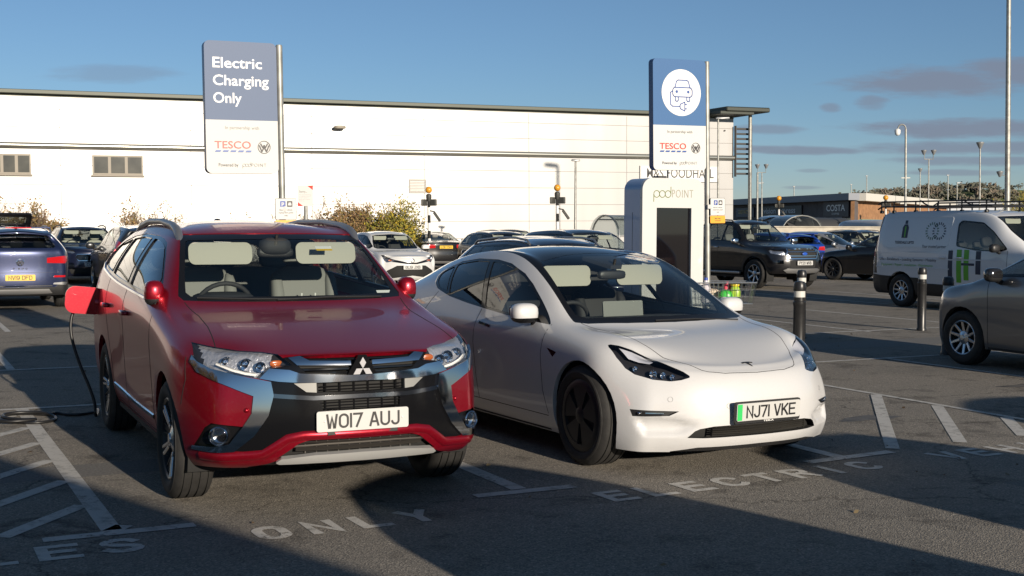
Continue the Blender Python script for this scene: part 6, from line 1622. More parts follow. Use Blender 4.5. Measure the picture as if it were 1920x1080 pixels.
def sign_face(q, fx, w, h, split, top_mi):
    """fx: origin at the bottom left of the face, x right, y up"""
    s = split*h
    q.prism([p for p in rrect(w, h, .05, 5, w/2, h/2) if p[1] > s][:]+[(0, s), (w, s)][::1] if 0 else [(w, s)]+[p for p in rrect(w, h, .05, 5, w/2, h/2) if p[1] > s]+[(0, s)], .004, fx, top_mi)
    q.prism([(0, s)]+[p for p in rrect(w, h, .05, 5, w/2, h/2) if p[1] < s]+[(w, s)], .004, fx, 1)
def partner_block(q, fx, w, s):
    """lower white panel lettering; s = its height; materials: 3 red 4 blue 5 dark 6 grey"""
    T = lambda x, y: fx @ Matrix.Translation((x, y, .0045))
    put_text(q, 'In partnership with', T(w*.5, s*.83), .030, .33*w/.70*1.0, mi=6)
    put_text(q, 'TESCO', T(w*.365, s*.47), .066, .50*w, bold=.010, mi=3)
    for k in range(5):
        x = w*.115+k*w*.105; q.prism([(x, s*.40), (x+w*.075, s*.40), (x+w*.092, s*.435), (x+w*.017, s*.435)], .001, fx @ Matrix.Translation((0, 0, .004)), 4)
    cx = fx @ Matrix.Translation((w*.80, s*.50, .004)); ring(q, cx, .054, .060, .001, 5); vw_mark(q, cx, .052, .002, 5)
    for i in range(len(q.m)-16*0): pass
    put_text(q, 'Powered by', T(w*.30, s*.13), .030, .27*w, mi=5)
    pod_word(q, T(w*.66, s*.13), .036, 6, 6, .33*w)
def build_sign(name, label, base, first):
    """tall double sided panel on a galvanised post; base = foot of the post"""
    r_ = empty(name, base, 0, label, 'sign'); r_.rotation_euler = (0, -.016, 0)
    q = MB(); pt_ = 3.25 if first else 3.46; q.lathe([(.032, 0), (.032, pt_), (.028, pt_+.015), (0, pt_+.02)], 20); q.lathe([(.10, 0), (.10, .012), (.045, .014)], 20); q.build('post', GALV, r_)
    w, h, z0 = .668, 1.205, (2.068 if first else 2.235)
    if not first: w = .705; h = 1.245
    o = -SIGN_X*(w+.035)+SIGN_N*.03; o.z = z0
    fx = frame_xf(o, SIGN_X, UPZ)
    q = MB(); q.prism(rrect(w, h, .05, 5, w/2, h/2), .085, fx @ Matrix.Translation((0, 0, -.089)), 0)
    sp_ = .405
    sign_face(q, fx @ Matrix.Translation((0, 0, -.003)), w, h, sp_, 2)
    q.build('panel', [mat('sign_edge', lin(70, 96, 140), .35), SIGNW, SIGNGLARE if first else SIGNBLUE], r_)
    q = MB(); fx2 = fx @ Matrix.Translation((0, 0, .001))
    partner_block(q, fx2, w, sp_*h)
    T = lambda x, y: fx2 @ Matrix.Translation((x, y, .0012))
    if first:
        for k, t in enumerate(('Electric', 'Charging', 'Only')): put_text(q, t, T(.075, h*.80-k*.160), .092, (.455, .515, .26)[k], bold=.014, mi=0, align='l')
    else:
        c = T(w*.53, h*.70); q.prism([(.262*cos(2*pi*k/48), .262*sin(2*pi*k/48)) for k in range(48)], .001, c, 1)
        def pl(P, wd=.012, closed=False):
            P = [Vector(p) for p in P]; P = P+[P[0]] if closed else P
            for a, b_ in zip(P, P[1:]):
                d = (b_-a).normalized(); n = Vector((-d.y, d.x))*wd/2; e = d*wd*.3; q.prism([tuple(a-n-e), tuple(b_-n+e), tuple(b_+n+e), tuple(a+n-e)], .0016, c @ Matrix.Translation((0, 0, .001)), 4)
        pl(rrect(.26, .105, .035, 4, .015, .005), closed=True); pl([(-.085, .06), (-.065, .125), (-.045, .14), (.075, .14), (.095, .125), (.115, .06)])
        for x in (-.062, .092): q.prism([(x+.017*cos(a), .01+.017*sin(a)) for a in [2*pi*k/14 for k in range(14)]], .0016, c @ Matrix.Translation((0, 0, .001)), 4); pl([(x-.02, -.05), (x-.02, -.085), (x-.01, -.098), (x+.01, -.098), (x+.02, -.085), (x+.02, -.05)])
        pl([(-.115, .015), (-.145, .0), (-.145, -.135), (-.12, -.155), (-.02, -.155)]); pl([(-.02, -.155), (-.015, -.13), (.045, -.105), (.045, -.205), (-.015, -.18), (-.02, -.155)]); pl([(.045, -.13), (.07, -.13)]); pl([(.045, -.18), (.07, -.18)])
    q.build('lettering', [LETW, LETW, LETW, LETR, LETB, LETK, LETG], r_)
    # small parking plate lower on the post
    z1 = 1.64 if first else 1.72
    pw, ph = .205, .20; o = (SIGN_N*.055 - SIGN_X*(.085 if first else -.0)); o.z = z1; fx = frame_xf(o, SIGN_X, UPZ)
    q = MB(); q.prism(rrect(pw, ph, .012, 3, pw/2, ph/2), .006, fx, 1); q.prism(rrect(pw-.008, ph-.008, .010, 3, pw/2, ph/2), .0015, fx @ Matrix.Translation((0, 0, .006)), 0)
    q.prism(rrect(pw, .085, .012, 3, pw/2, -.046), .006, fx, 2); f2 = fx @ Matrix.Translation((0, 0, .0078))
    q.prism(rrect(.052, .055, .006, 3, pw*.36, ph*.73), .001, f2, 3); q.prism(rrect(.052, .055, .006, 3, pw*.68, ph*.73), .001, f2, 1)
    put_text(q, 'P', f2 @ Matrix.Translation((pw*.36, ph*.62, .0013)), .036, bold=.03, mi=0); q.prism([(pw*.68-.016, ph*.66), (pw*.68+.016, ph*.66), (pw*.68+.016, ph*.71), (pw*.68+.010, ph*.80), (pw*.68-.010, ph*.80), (pw*.68-.016, ph*.71)], .001, f2 @ Matrix.Translation((0, 0, .001)), 0)
    for k, (t, wd) in enumerate((('Electric vehicle', .6), ('recharging point', .68), ('only', .16))): put_text(q, t, f2 @ Matrix.Translation((pw/2, ph*(.42-.13*k), 0)), .014, pw*wd, bold=.02, mi=1)
    for k, t in enumerate(('Max stay', '3 hours')): put_text(q, t, f2 @ Matrix.Translation((pw/2, -.040-.025*k, 0)), .013, pw*.4, bold=.02, mi=1)
    q.box(tuple(SIGN_N*.045+UPZ*(z1+.1)), (.05, .04, .05), .004)
    q.build('parking_plate', [SIGNW, LETK, mat('plate_orange', lin(228, 160, 52), .4), mat('parking_blue', lin(40, 70, 150), .4)], r_)
def build_charger():
    c = Vector(((1257-960)/2355*14.1, 14.1, 0)); W_, H_, D = .81, 2.13, .34
    r_ = empty('charger_cabinet', c, 0, 'white rapid charger cabinet with a large black screen under the blue car sign', 'charger')
    fx = frame_xf(-SIGN_X*W_/2, SIGN_X, UPZ)
    out = [(0, .08), (W_, .08)]+[p for p in rrect(W_, 2*H_, .13, 7, W_/2, 0) if p[1] > .1]
    q = MB(); q.prism(out, D, fx @ Matrix.Translation((0, 0, -D)), 0)
    q.build('housing', mat('housing_blue_grey', lin(150, 172, 205), .35, .1, .5), r_)
    s0, s1, z0, z1 = .185, .645, .62, 1.80
    q = MB(); q.prism([(0, z1), (W_, z1)]+[p for p in rrect(W_, 2*H_, .13, 8, W_/2, 0) if p[1] > z1+.1], .05, fx, 0)
    q.prism([(0, .08), (s0, .08), (s0, z1), (0, z1)], .05, fx, 0); q.prism([(s1, .08), (W_, .08), (W_, z1), (s1, z1)], .05, fx, 0); q.prism([(s0, .08), (s1, .08), (s1, z0), (s0, z0)], .05, fx, 0)
    q.build('front_frame', mat('cabinet_white', (.56, .555, .545), .35, 0, .6), r_)
    q = MB(); q.prism([(s0-.01, z0-.01), (s1+.01, z0-.01), (s1+.01, z1+.01), (s0-.01, z1+.01)], .006, fx @ Matrix.Translation((0, 0, .008)), 0); q.build('screen', mat('screen_glass', (.006, .005, .006), .02, 0, 1.), r_)
    q = MB(); pod_word(q, fx @ Matrix.Translation((W_/2, 1.915, .051)), .105, 0, 1, .52); q.build('lettering', [PODG, mat('letter_olive_grey', lin(150, 150, 132), .5)], r_)
    q = MB(); q.prism([(-.1, -.1), (W_+.1, -.1), (W_+.1, .08), (-.1, .08)], D+.2, fx @ Matrix.Translation((0, 0, -D-.05)), 0); q.build('plinth', mat('plinth_concrete', (.30, .29, .27), .85, noise=(8, .2)), r_)
    q = MB(); q.prism(rrect(.11, .035, .01, 2, W_*.42, H_+.012), .12, fx @ Matrix.Translation((0, 0, -.2)), 0); q.build('top_sensor', BLACKP, r_)
    for s in (.02, W_-.02):
        q = MB(); q.prism(rrect(.006, 1.5, .002, 2, 0, 1.0), .001, frame_xf(-SIGN_X*(W_/2+.001)-SIGN_N*.16, -SIGN_N, UPZ), 0)
    q.build('side_seam', MATTEBLACK, r_)
def build_bollards():
    def bm_():
        q = MB(); q.lathe([(.078, 0), (.078, .03), (.068, .05), (.066, .70), (.071, .71), (.071, .745), (.062, .755), (.062, .80)], 28, None, 0); q.lathe([(.0635, .80), (.0635, .87)], 28, None, 1); q.lathe([(.066, .87), (.070, .885), (.070, .94), (.055, .975), (0, .985)], 28, None, 0); return q
    me = None
    for i, (px, d, lab) in enumerate(((1500, 14.2, 'black bollard right behind the bonnet of the white saloon'), (1503.5, 18.0, 'black bollard whose top shows just behind the nearest one'), (1730, 19.4, 'black bollard standing fully in view in front of the white van'), (1779, 15.7, 'black bollard half hidden by the bonnet of the grey hatchback'))):
        x = (px-960)/2355*d
        if me is None:
            q = bm_(); me = q.mesh('bollard', [mat('bollard_black', (.018, .018, .019), .35, noise=(12, .3)), mat('reflective_band', (.55, .55, .52), .5)], 40)
        o = bpy.data.objects.new('bollard', me); COL.objects.link(o); o.location = (x, d, 0); tag(o, lab, 'bollard', 'bollards beside the charging bays')
def build_trolley():
    d = 14.35; c = Vector(((1352-960)/2355*d, d, 0))
    r_ = empty('shopping_trolley', c, radians(6), 'wire shopping trolley loaded with groceries beside the charger post', 'trolley')
    wire = mat('trolley_wire', (.45, .47, .48), .3, .9); q = MB()
    x0, x1, yb, zt, zb_ = -.42, .36, .24, .96, .72
    def rect_(x0, x1, y, z): return [(x0, -y, z), (x1, -y*.86, z), (x1, y*.86, z), (x0, y, z)]
    q.tube(rect_(x0, x1, yb, zt), .008, 6, 0, closed=True); q.tube(rect_(x0+.03, x1-.04, yb-.03, zb_), .006, 6, 0, closed=True)
    for k in range(15):
        t = k/14; x = lerp(x0, x1, t); xb = lerp(x0+.03, x1-.04, t)
        for s in (1, -1): q.tube([(x, s*yb*lerp(1, .86, t), zt), (xb, s*(yb-.03)*lerp(1, .86, t), zb_)], .0032, 4, 0)
        q.tube([(xb, -(yb-.03)*lerp(1, .86, t), zb_), (xb, (yb-.03)*lerp(1, .86, t), zb_)], .003, 4, 0)
    for k in range(9):
        t = -1+2*k/8; q.tube([(x1, yb*.86*t, zt), (x1-.04, (yb-.03)*.86*t, zb_)], .0032, 4, 0); q.tube([(x0, yb*t, zt), (x0+.03, (yb-.03)*t, zb_)], .0032, 4, 0)
    for z in (.80, .88):
        for s in (1, -1): q.tube([(x0+.02, s*(yb-.01), z), (x1-.02, s*(yb-.01)*.86, z)], .003, 4, 0)
    q.build('basket', wire, r_)
    q = MB()
    for s in (1, -1): q.tube([(x0-.10, s*.25, 1.02), (x0, s*.25, .93), (x0+.06, s*.24, .30), (x0+.10, s*.23, .16), (.20, s*.20, .14)], .012, 8)
    q.tube([(x0-.10, -.25, 1.02), (x0-.10, .25, 1.02)], .016, 10); q.build('frame', wire, r_)
    for x, y in ((x0+.06, .23), (x0+.06, -.23), (.16, .2), (.16, -.2)):
        q = MB(); q.lathe([(0, -.014), (.05, -.014), (.055, -.008), (.055, .008), (.05, .014), (0, .014)], 20, Matrix.Translation((x, y, .055)) @ TOY); q.tube([(x, y+.02, .055), (x, y+.02, .14)], .008, 6); q.build('castor', BLACKP, r_)
    goods = [('bottle', 'clear bottle with a blue cap standing at the trolley handle', 'bottle', (-.20, -.10, .735), 0), ('grocery_bag', 'bright green carrier bag lying in the trolley', 'bag', (.02, -.14, .735), 1), ('vegetable_pack', 'yellow and green vegetable pack in the trolley', 'food pack', (.13, -.13, .735), 2), ('juice_carton', 'pink carton between the green bag and yellow pack', 'carton', (.06, -.05, .735), 3), ('bread_bag', 'pale bread bag behind the green carrier bag', 'food pack', (-.10, .02, .735), 4)]
    for nm, lab, cat, p, k in goods:
        q = MB(); mats = [WHITEPL]
        if k == 0: q.lathe([(0, 0), (.05, 0), (.052, .02), (.052, .17), (.02, .23), (.02, .25)], 18); q.lathe([(.022, .25), (.022, .28), (0, .282)], 14, None, 1); mats = [mat('bottle_pale', (.55, .52, .56), .1, 0, .5), mat('cap_blue', (.03, .07, .35), .4)]
        elif k == 1: blob(q, (0, 0, .07), (.16, .12, .15), 2.4, 14, 0, Matrix.Rotation(.5, 4, 'Y')); mats = [mat('bag_green', (.05, .42, .06), .35)]
        elif k == 2: blob(q, (0, 0, .10), (.12, .10, .18), 3, 14); blob(q, (0, 0, .20), (.11, .09, .05), 2.5, 12, 1); mats = [mat('pack_lime', (.32, .50, .05), .35), mat('pack_yellow', (.72, .55, .04), .35)]
        elif k == 3: q.box((0, 0, .10), (.07, .07, .20), .006); q.box((0, 0, .215), (.03, .065, .03), .004); mats = [mat('carton_pink', (.55, .06, .10), .4)]
        else: blob(q, (0, 0, .09), (.20, .12, .12), 2.6, 14); q.tube([(.1, 0, .1), (.14, 0, .11)], [.03, .008], 8); mats = [mat('bread_pale', (.55, .45, .34), .6)]
        o = q.build(nm, mats, None, 60); o.location = c+Matrix.Rotation(radians(6), 3, 'Z') @ Vector(p); tag(o, lab, cat)
# ------------------------------------------------------------------ buildings
def pane_xf(o, x): return frame_xf(o, x, UPZ)
def wall_panel():
    m = bpy.data.materials.new('panel_white'); m.use_nodes = True; b = m.node_tree.nodes['Principled BSDF']; b.inputs['Base Color'].default_value = (.76, .75, .73, 1); b.inputs['Metallic'].default_value = .35; b.inputs['Roughness'].default_value = .42
    nt = m.node_tree; tc = nt.nodes.new('ShaderNodeTexCoord'); n = nt.nodes.new('ShaderNodeTexNoise'); n.inputs['Scale'].default_value = .8; mp = nt.nodes.new('ShaderNodeMapping'); mp.inputs['Scale'].default_value = (1, 1, .15)
    nt.links.new(tc.outputs['Object'], mp.inputs[0]); nt.links.new(mp.outputs[0], n.inputs['Vector'])
    r = nt.nodes.new('ShaderNodeValToRGB'); r.color_ramp.elements[0].position = .3; r.color_ramp.elements[0].color = (.385, .38, .375, 1); r.color_ramp.elements[1].position = .6; r.color_ramp.elements[1].color = (.43, .425, .42, 1); nt.links.new(n.outputs['Fac'], r.inputs[0]); nt.links.new(r.outputs[0], b.inputs['Base Color'])
    return m
OLIVE = mat('olive_trim', lin(74, 78, 70), .5, .2); OLIVED = mat('dark_olive', lin(60, 64, 58), .5, .3)
def build_store():
    """big white retail shed; local x runs along the front from its right corner to the left"""
    C = Vector((11.42, 65., 0)); t = Vector((-.9209, -.3898, 0)); n = Vector((.3898, -.9209, 0))
    r_ = empty('retail_store', C, 0, 'large white panelled store with a dark roof edge and food hall sign', 'building')
    tl = Vector((t.x, t.y, -.0094)).normalized(); zz = n.cross(tl)*-1
    if zz.z < 0: zz = -zz
    R = Matrix((tl, n, zz)).transposed().to_4x4()       # x along, y outward, z up
    r_.rotation_euler = R.to_euler()
    L_, H_ = 62., 7.42; px = lambda u, z, y=0: (u, y, z)
    zt = 5.16
    q = MB(); q.box((L_/2, -15, (zt-.12)/2), (L_, 30, zt-.12)); q.box((L_/2, -15, (zt+.12+H_-.25)/2), (L_, 30, H_-.25-zt-.12)); q.build('wall', wall_panel(), r_)
    q = MB()
    for z in [zt-.80-.80*k for k in range(6)]+[zt+.75, zt+1.50]: q.box((L_/2, .0, z), (L_, .012, .022))
    for k in range(12): q.box((.9+5.3*k, .0, (H_-.3)/2), (.022, .013, H_-.3)) if k else None
    q.build('panel_joint', mat('joint_grey', (.24, .23, .22), .7), r_)
    q = MB(); q.box((L_/2-.0, -.1, H_-.085), (L_+.3, .8, .17), .02); q.box((L_/2, -.02, H_-.21), (L_, .10, .085)); q.box((L_/2, -15, H_-.15), (L_-.5, 29, .2)); q.build('roof_edge', OLIVE, r_)
    q = MB(); q.box((L_/2, -.05, zt), (L_, .1, .24)); q.tube([(-.02, .10, zt), (L_, .10, zt)], .12, 14); q.build('trim_band', mat('trim_metal', (.42, .42, .38), .28, .8), r_)
    def U(pxx):                   # wall coordinate under a photo column
        k = (pxx-960)/2355; return (C.x-k*C.y)/(-t.x+k*t.y)
    GL = mat('store_glass', (.05, .047, .038), .15, .0, .3, noise=(1.2, .7))
    for a, b_, za, zb_ in ((-20, 62, 3.98, 4.80), (177, 271, 3.98, 4.80)):
        u0, u1 = U(a), U(b_); f = MB(); cx, w = (u0+u1)/2, abs(u0-u1); f.box((cx, .03, (za+zb_)/2), (w, .06, zb_-za)); o = f.build('window', mat('frame_tan', (.22, .19, .15), .5), r_)
        g = MB()
        for k in range(3): g.box((cx-w/2+w*(k+.5)/3, .064, (za+zb_)/2), (w/3-.12, .006, zb_-za-.14))
        g.build('pane', GL, o); g = MB(); g.box((cx, .07, za-.04), (w+.1, .14, .06)); g.build('sill', mat('frame_tan', (.22, .19, .15), .5), o)
    for a, b_, za, zb_, mt in ((768, 800, 3.28, 3.92, mat('louvre_grey', (.36, .34, .31), .5)), (318, 355, 5.55, 6.2, WHITEPL)):
        u0, u1 = U(a), U(b_); cx, w = (u0+u1)/2, abs(u0-u1); f = MB(); f.frame(rrect(w, zb_-za, .01, 1), rrect(w-.1, zb_-za-.1, .01, 1), .04, frame_xf((cx, 0, (za+zb_)/2), (1, 0, 0), (0, 0, 1)) if 0 else Matrix.Translation((cx, .0, (za+zb_)/2)) @ Matrix.Rotation(-pi/2, 4, 'X') @ Matrix.Scale(-1, 4, (0, 1, 0)), 0)
        for k in range(8): f.box((cx, .018, za+.08+(zb_-za-.14)*k/7), (w-.08, .03, .035))
        f.build('louvre', mt, r_)
    u = U(632); f = MB(); f.box((u, .12, 6.15), (.12, .24, .10), .02); blob(f, (u-.12, .28, 6.20), (.55, .34, .16), 3, 14); f.build('wall_lamp', mat('lamp_tan', (.30, .27, .22), .5), r_)
    u0, u1 = U(1200), U(1345); cx, w = (u0+u1)/2, abs(u0-u1)
    f = MB(); f.box((cx, .06, 4.30), (w, .12, .78), .01); f.box((cx+w/2+.02, .05, 4.30), (.04, .10, .80)); o = f.build('store_sign', mat('sign_board', (.74, .73, .70), .5), r_)
    f = MB(); put_text(f, 'M&S FOODHALL', Matrix((Vector((-1, 0, 0)), Vector((0, 0, 1)), Vector((0, 1, 0)))).transposed().to_4x4().__class__(Matrix.Translation((cx, .125, 4.11)) @ Matrix((Vector((-1, 0, 0)), Vector((0, 0, 1)), Vector((0, 1, 0)))).transposed().to_4x4()), .46, w*.86, bold=.006); f.build('sign_lettering', LETK, o)
    # entrance canopy, brise soleil and its column beyond the right corner
    f = MB(); f.box((.0, .2, H_+.12), (2.6, 2.4, .24), .05); f.box((.6, .2, H_-.06), (2.0, 2.2, .16), .02); f.build('canopy', OLIVED, r_)
    f = MB()
    for k in range(10): f.box((-.46, .2, 4.35+.255*k), (.88, .12, .10), .01)
    f.box((-.93, .2, 5.5), (.08, .14, 2.70)); f.box((-.0, .2, 5.5), (.05, .14, 2.6)); f.build('sun_louvre', mat('louvre_dark', (.03, .03, .032), .5), r_)
    f = MB(); f.lathe([(.095, 0), (.095, 7.4)], 16, Matrix.Translation((-.72, .45, 0))); f.build('column', GALV, r_)
    f = MB()
    for k in (.25, .62): f.lathe([(.05, 0), (.05, 4.4)], 12, Matrix.Translation((-.52 if k < .5 else -.95, .8, 0)))
    f.build('flag_pole', GALV, r_)
    f = MB(); f.lathe([(.04, 0), (.04, .07)], 10, Matrix.Translation((.55, .0, 6.55)) @ Matrix.Rotation(-pi/2, 4, 'X')); f.build('wall_camera', BLACKP, r_)
    # soffit, glazing under the canopy on the return side
    f = MB(); f.box((-.02, -6, 2.2), (.06, 10, 4.2)); f.build('side_glazing', GL, r_)
def build_parade():
    """low parade with the coffee shop"""
    c = Vector((27.2, 100., 0)); r_ = empty('shop_parade', c, 0, 'low timber clad shop parade with coffee and optician signs', 'building')
    a = Vector((22.0, 127., 0))-c; b_ = Vector((44.2, 128., 0))-c
    TIM = mat('timber_cladding', lin(150, 112, 80), .7, noise=(3, .3)); BRN = mat('dark_timber', lin(78, 70, 70), .7, noise=(2, .3)); FAS = mat('fascia_grey', lin(110, 116, 128), .5); CRM = mat('fascia_cream', (.62, .60, .55), .5); SG = mat('shop_glass', (.02, .022, .025), .05, 0, .8)
    def slab(p0, p1, z0, z1, y0, y1, mt, nm):
        """upright slab on the line p0-p1; y measured outward from the wall line"""
        d = (p1-p0); L_ = d.length; d.normalize(); n = Vector((d.y, -d.x, 0)); 
        if n.dot(-c-(p0+p1)/2) < 0: n = -n
        q = MB(); vs = [p0+n*y+UPZ*z if e == 0 else p1+n*y+UPZ*z for e in (0, 1) for y in (y0, y1) for z in (z0, z1)]
        q.add(vs, [(0, 1, 3, 2), (4, 6, 7, 5), (0, 4, 5, 1), (2, 3, 7, 6), (0, 2, 6, 4), (1, 5, 7, 3)], smooth=False); return q.build(nm, mt, r_) if nm else (q, d, n)
    Z = 4.25
    slab(a, Vector(), 0, Z-.45, -.3, 0, BRN, 'wall'); slab(Vector(), b_, 0, Z-.45, -.3, 0, TIM, 'wall')
    slab(a, Vector((.3, -.2, 0)), Z-.45, Z+.10, -.3, .9, FAS, 'fascia'); slab(Vector(), b_, Z-.50, Z+.10, -.3, .9, CRM, 'fascia')
    q = MB(); q.add([a+UPZ*Z, UPZ*Z, b_+UPZ*Z, a+b_+UPZ*Z], [(0, 1, 2, 3)], smooth=False); q.build('roof', FAS, r_)
    slab(a*.93, a*.02, .1, 2.35, 0, .03, SG, 'shop_window'); slab(b_*.04, b_*.62, .1, 2.3, 0, .03, mat('pale_green_glass', lin(128, 150, 118), .2, 0, .5), 'shop_window'); slab(b_*.66, b_*.95, .1, 1.9, 0, .03, mat('shop_red', lin(170, 50, 48), .5), 'shop_front')
    for f0, f1, z0, z1, mt, txt, tm, h, nm in ((.93, .76, 2.6, 3.5, mat('sign_navy', lin(30, 34, 62), .5), 'CARD FACTORY', mat('letter_gold', lin(180, 150, 60), .5), .34, 'shop_sign'), (.72, .36, 2.55, 3.55, mat('sign_black', lin(28, 28, 32), .5), 'vision express', mat('letter_silver', lin(180, 184, 190), .5), .50, 'shop_sign'), (.20, .03, 2.5, 3.75, mat('sign_maroon', lin(46, 28, 36), .5), 'COSTA', LETW, .50, 'shop_sign')):
        q, d, n = slab(a*f0, a*f1, z0, z1, 0, .12, mt, None); o = q.build(nm, mt, r_)
        t = MB(); mid_ = a*(f0+f1)/2+n*.13; put_text(t, txt, frame_xf(mid_+UPZ*((z0+z1)/2-h*.3), d, UPZ), h, (a*(f0-f1)).length*.74, bold=.02); 
        if txt == 'COSTA': put_text(t, 'COFFEE', frame_xf(mid_+UPZ*(z0+.16), d, UPZ), .16, (a*(f0-f1)).length*.3)
        t.build('sign_lettering', tm, o)
    q = MB(); d = -a.normalized(); n = Vector((-d.y, d.x, 0)); n = n if n.dot(-c) > 0 else -n
    fx = frame_xf(a*.115+n*.05+UPZ*1.55, d, UPZ); q.prism([(-1.1, -1.0), (1.1, -1.0), (1.1, 1.0), (-1.1, 1.0)], .02, fx, 1); q.prism([(0, -.7)]+[(.55*sin(t)**3*1.25, .1+.5*cos(t)-.18*cos(2*t)) for t in [pi-.5-k*(2*pi-1.)/20 for k in range(21)]], .02, fx @ Matrix.Translation((0, 0, .02)), 0); q.build('window_poster', [mat('poster_pale', lin(170, 176, 200), .5), mat('poster_dark', lin(50, 44, 60), .5)], r_)
def build_far():
    # distant warehouse, ridge and wood
    r_ = empty('warehouse', (0, 0, 0), 0, 'long pale warehouse low on the horizon behind the van', 'building')
    q = MB(); q.box((86, 220, 2.9), (40, 12, 5.8)); q.build('wall', mat('warehouse_pale', (.44, .46, .50), .6), r_); q = MB(); q.box((86, 220, 6.0), (41, 13, .5)); q.build('roof', mat('warehouse_roof', (.34, .36, .40), .6), r_)
    # ridge
    def ridge(x): 
        px = 960+2355*x/620.
        return interp([(1380, 424), (1500, 392), (1560, 371), (1610, 362), (1680, 354), (1760, 347), (1840, 342), (1920, 343), (2050, 350), (2300, 372), (2700, 400)], px)
    m = MB(); nx, ny = 90, 12; D0, D1 = 560., 760.
    for j in range(ny):
        for i in range(nx):
            x = lerp(90, 470, i/(nx-1)); t = j/(ny-1); zt_ = 1.58+(425-ridge(x)-6)/2355*620; prof = sin(min(1, t/.35)*pi/2) if t < .35 else 1-(t-.35)*.5
            m.v.append((x, lerp(D0, D1, t), max(0, zt_)*prof-.3)); m.n.append((0, 0, 0))
    for j in range(ny-1):
        for i in range(nx-1): m.f.append((j*nx+i, j*nx+i+1, (j+1)*nx+i+1, (j+1)*nx+i)); m.m.append(0); m.sm.append(True)
    tag(m.build('hill', mat('hill_grass', lin(92, 104, 62), .9, noise=(.02, .4))), kind='structure')
    w = MB(); rnd = random.Random(3)
    for k in range(1500):
        x = rnd.uniform(120, 450); t = rnd.random()**1.2; y = lerp(D0+5, 640, t); px = 960+2355*x/620
        if 1868 < px < 1960 and t > .35 and rnd.random() < .93: continue
        zt_ = 1.58+(425-ridge(x)-6)/2355*620; tt = (y-D0)/(D1-D0); prof = sin(min(1, tt/.35)*pi/2) if tt < .35 else 1-(tt-.35)*.5
        z = max(0, zt_)*prof; s = rnd.uniform(1.6, 3.6); mi = rnd.choice((0, 0, 1, 2)); c = Vector((x, y, z+s*.5))
        for a in range(34):
            o = Vector((rnd.gauss(0, .42), rnd.gauss(0, .42), rnd.gauss(0, .26)))*s; e = rnd.uniform(.18, .36)*s; u_ = Vector((rnd.gauss(0, 1), rnd.gauss(0, 1), rnd.gauss(0, 1))).normalized(); v_ = u_.orthogonal().normalized()
            w.add([c+o-u_*e, c+o-v_*e*.8, c+o+u_*e, c+o+v_*e*.8], [(0, 1, 2, 3)], mi, smooth=False)
    tag(w.build('far_wood', [mat('hazed_olive', lin(98, 96, 82), .95), mat('hazed_brown', lin(112, 101, 88), .95), mat('hazed_dark', lin(84, 86, 76), .95)]), kind='stuff', label='brown and olive woodland covering the far ridge')  # wood colours lightened toward grey to stand in for distance haze
# ------------------------------------------------------------------ posts, beacons, shelters
def at(px, d): return ((px-960)/2355*d, d)
LEAN = -.014
def post(label, px, d, ztop, r, style, cat='lamp post', name='street_lamp', group=None, lean=LEAN, colour=None):
    x, y = at(px, d); r_ = empty(name, (x, y, 0), 0, label, cat, group); r_.rotation_euler = (0, lean, 0); m_ = colour or GALV
    q = MB()
    if style == 'big':
        q.lathe([(r*1.55, 0), (r*1.55, 1.9), (r*1.45, 2.05), (r*1.1, 2.2), (r, 2.3), (r*.75, ztop)], 20); q.build('column', m_, r_)
        q = MB(); q.box((.0, 0, 1.0), (r*1.2, r*3.3, .6), .01); q.build('access_door', m_, r_); q = MB(); blob(q, (-.4, 0, ztop+.05), (.9, .3, .18), 3, 14); q.build('lantern', m_, r_); return
    q.lathe([(r*1.6, 0), (r*1.6, .9), (r, 1.0), (r*.8, ztop)], 12); q.build('column', m_, r_)
    q = MB(); h = MB()
    if style == 'twin':
        q.tube([(-.30, 0, ztop+.35), (-.30, 0, ztop), (.30, 0, ztop), (.30, 0, ztop+.35)], r*.6, 8)
        for s in (-1, 1): h.lathe([(.06, .30), (.15, .50), (.19, .58), (.19, .61), (0, .64)], 14, Matrix.Translation((s*.33, 0, ztop)))
    elif style == 'cup': h.lathe([(.06, -.10), (.15, .10), (.19, .18), (.19, .21), (0, .24)], 14, Matrix.Translation((0, 0, ztop)))
    elif style == 'arm': q.tube([(0, 0, ztop), (-.35, 0, ztop+.05)], r*.6, 8); h.lathe([(.07, -.1), (.20, .17), (.24, .27), (.24, .31), (0, .35)], 14, Matrix.Translation((-.42, 0, ztop)))
    elif style == 'flat': h.box((.22, 0, ztop+.02), (.62, .22, .09), .02)
    elif style == 'cctv':
        q.tube([(0, 0, ztop-.2), (0, 0, ztop)]+[(-.22+.22*cos(t), 0, ztop+.25*sin(t)) for t in [pi*k/8 for k in range(9)]], r*.55, 8); h.ball((-.46, 0, ztop-.22), .15, 14); h.lathe([(.16, -.22), (.16, -.05), (.06, .02)], 14, Matrix.Translation((-.46, 0, ztop)))
        q.box((0, 0, 1.9+ztop*.35), (.5, .06, .05)); q.box((-.2, 0, ztop*.42), (.22, .1, .1), .01)
    elif style == 'slim': h.box((0, 0, ztop+.03), (.34, .12, .08), .02)
    if q.v: q.build('arm', m_, r_)
    if h.v: h.build('camera_dome' if style == 'cctv' else 'lantern', mat('lantern_grey', (.30, .31, .32), .4, .4) if style != 'cctv' else WHITEPL, r_, 50)
def zof(py, d): return 1.583+(425-py)/2355*d
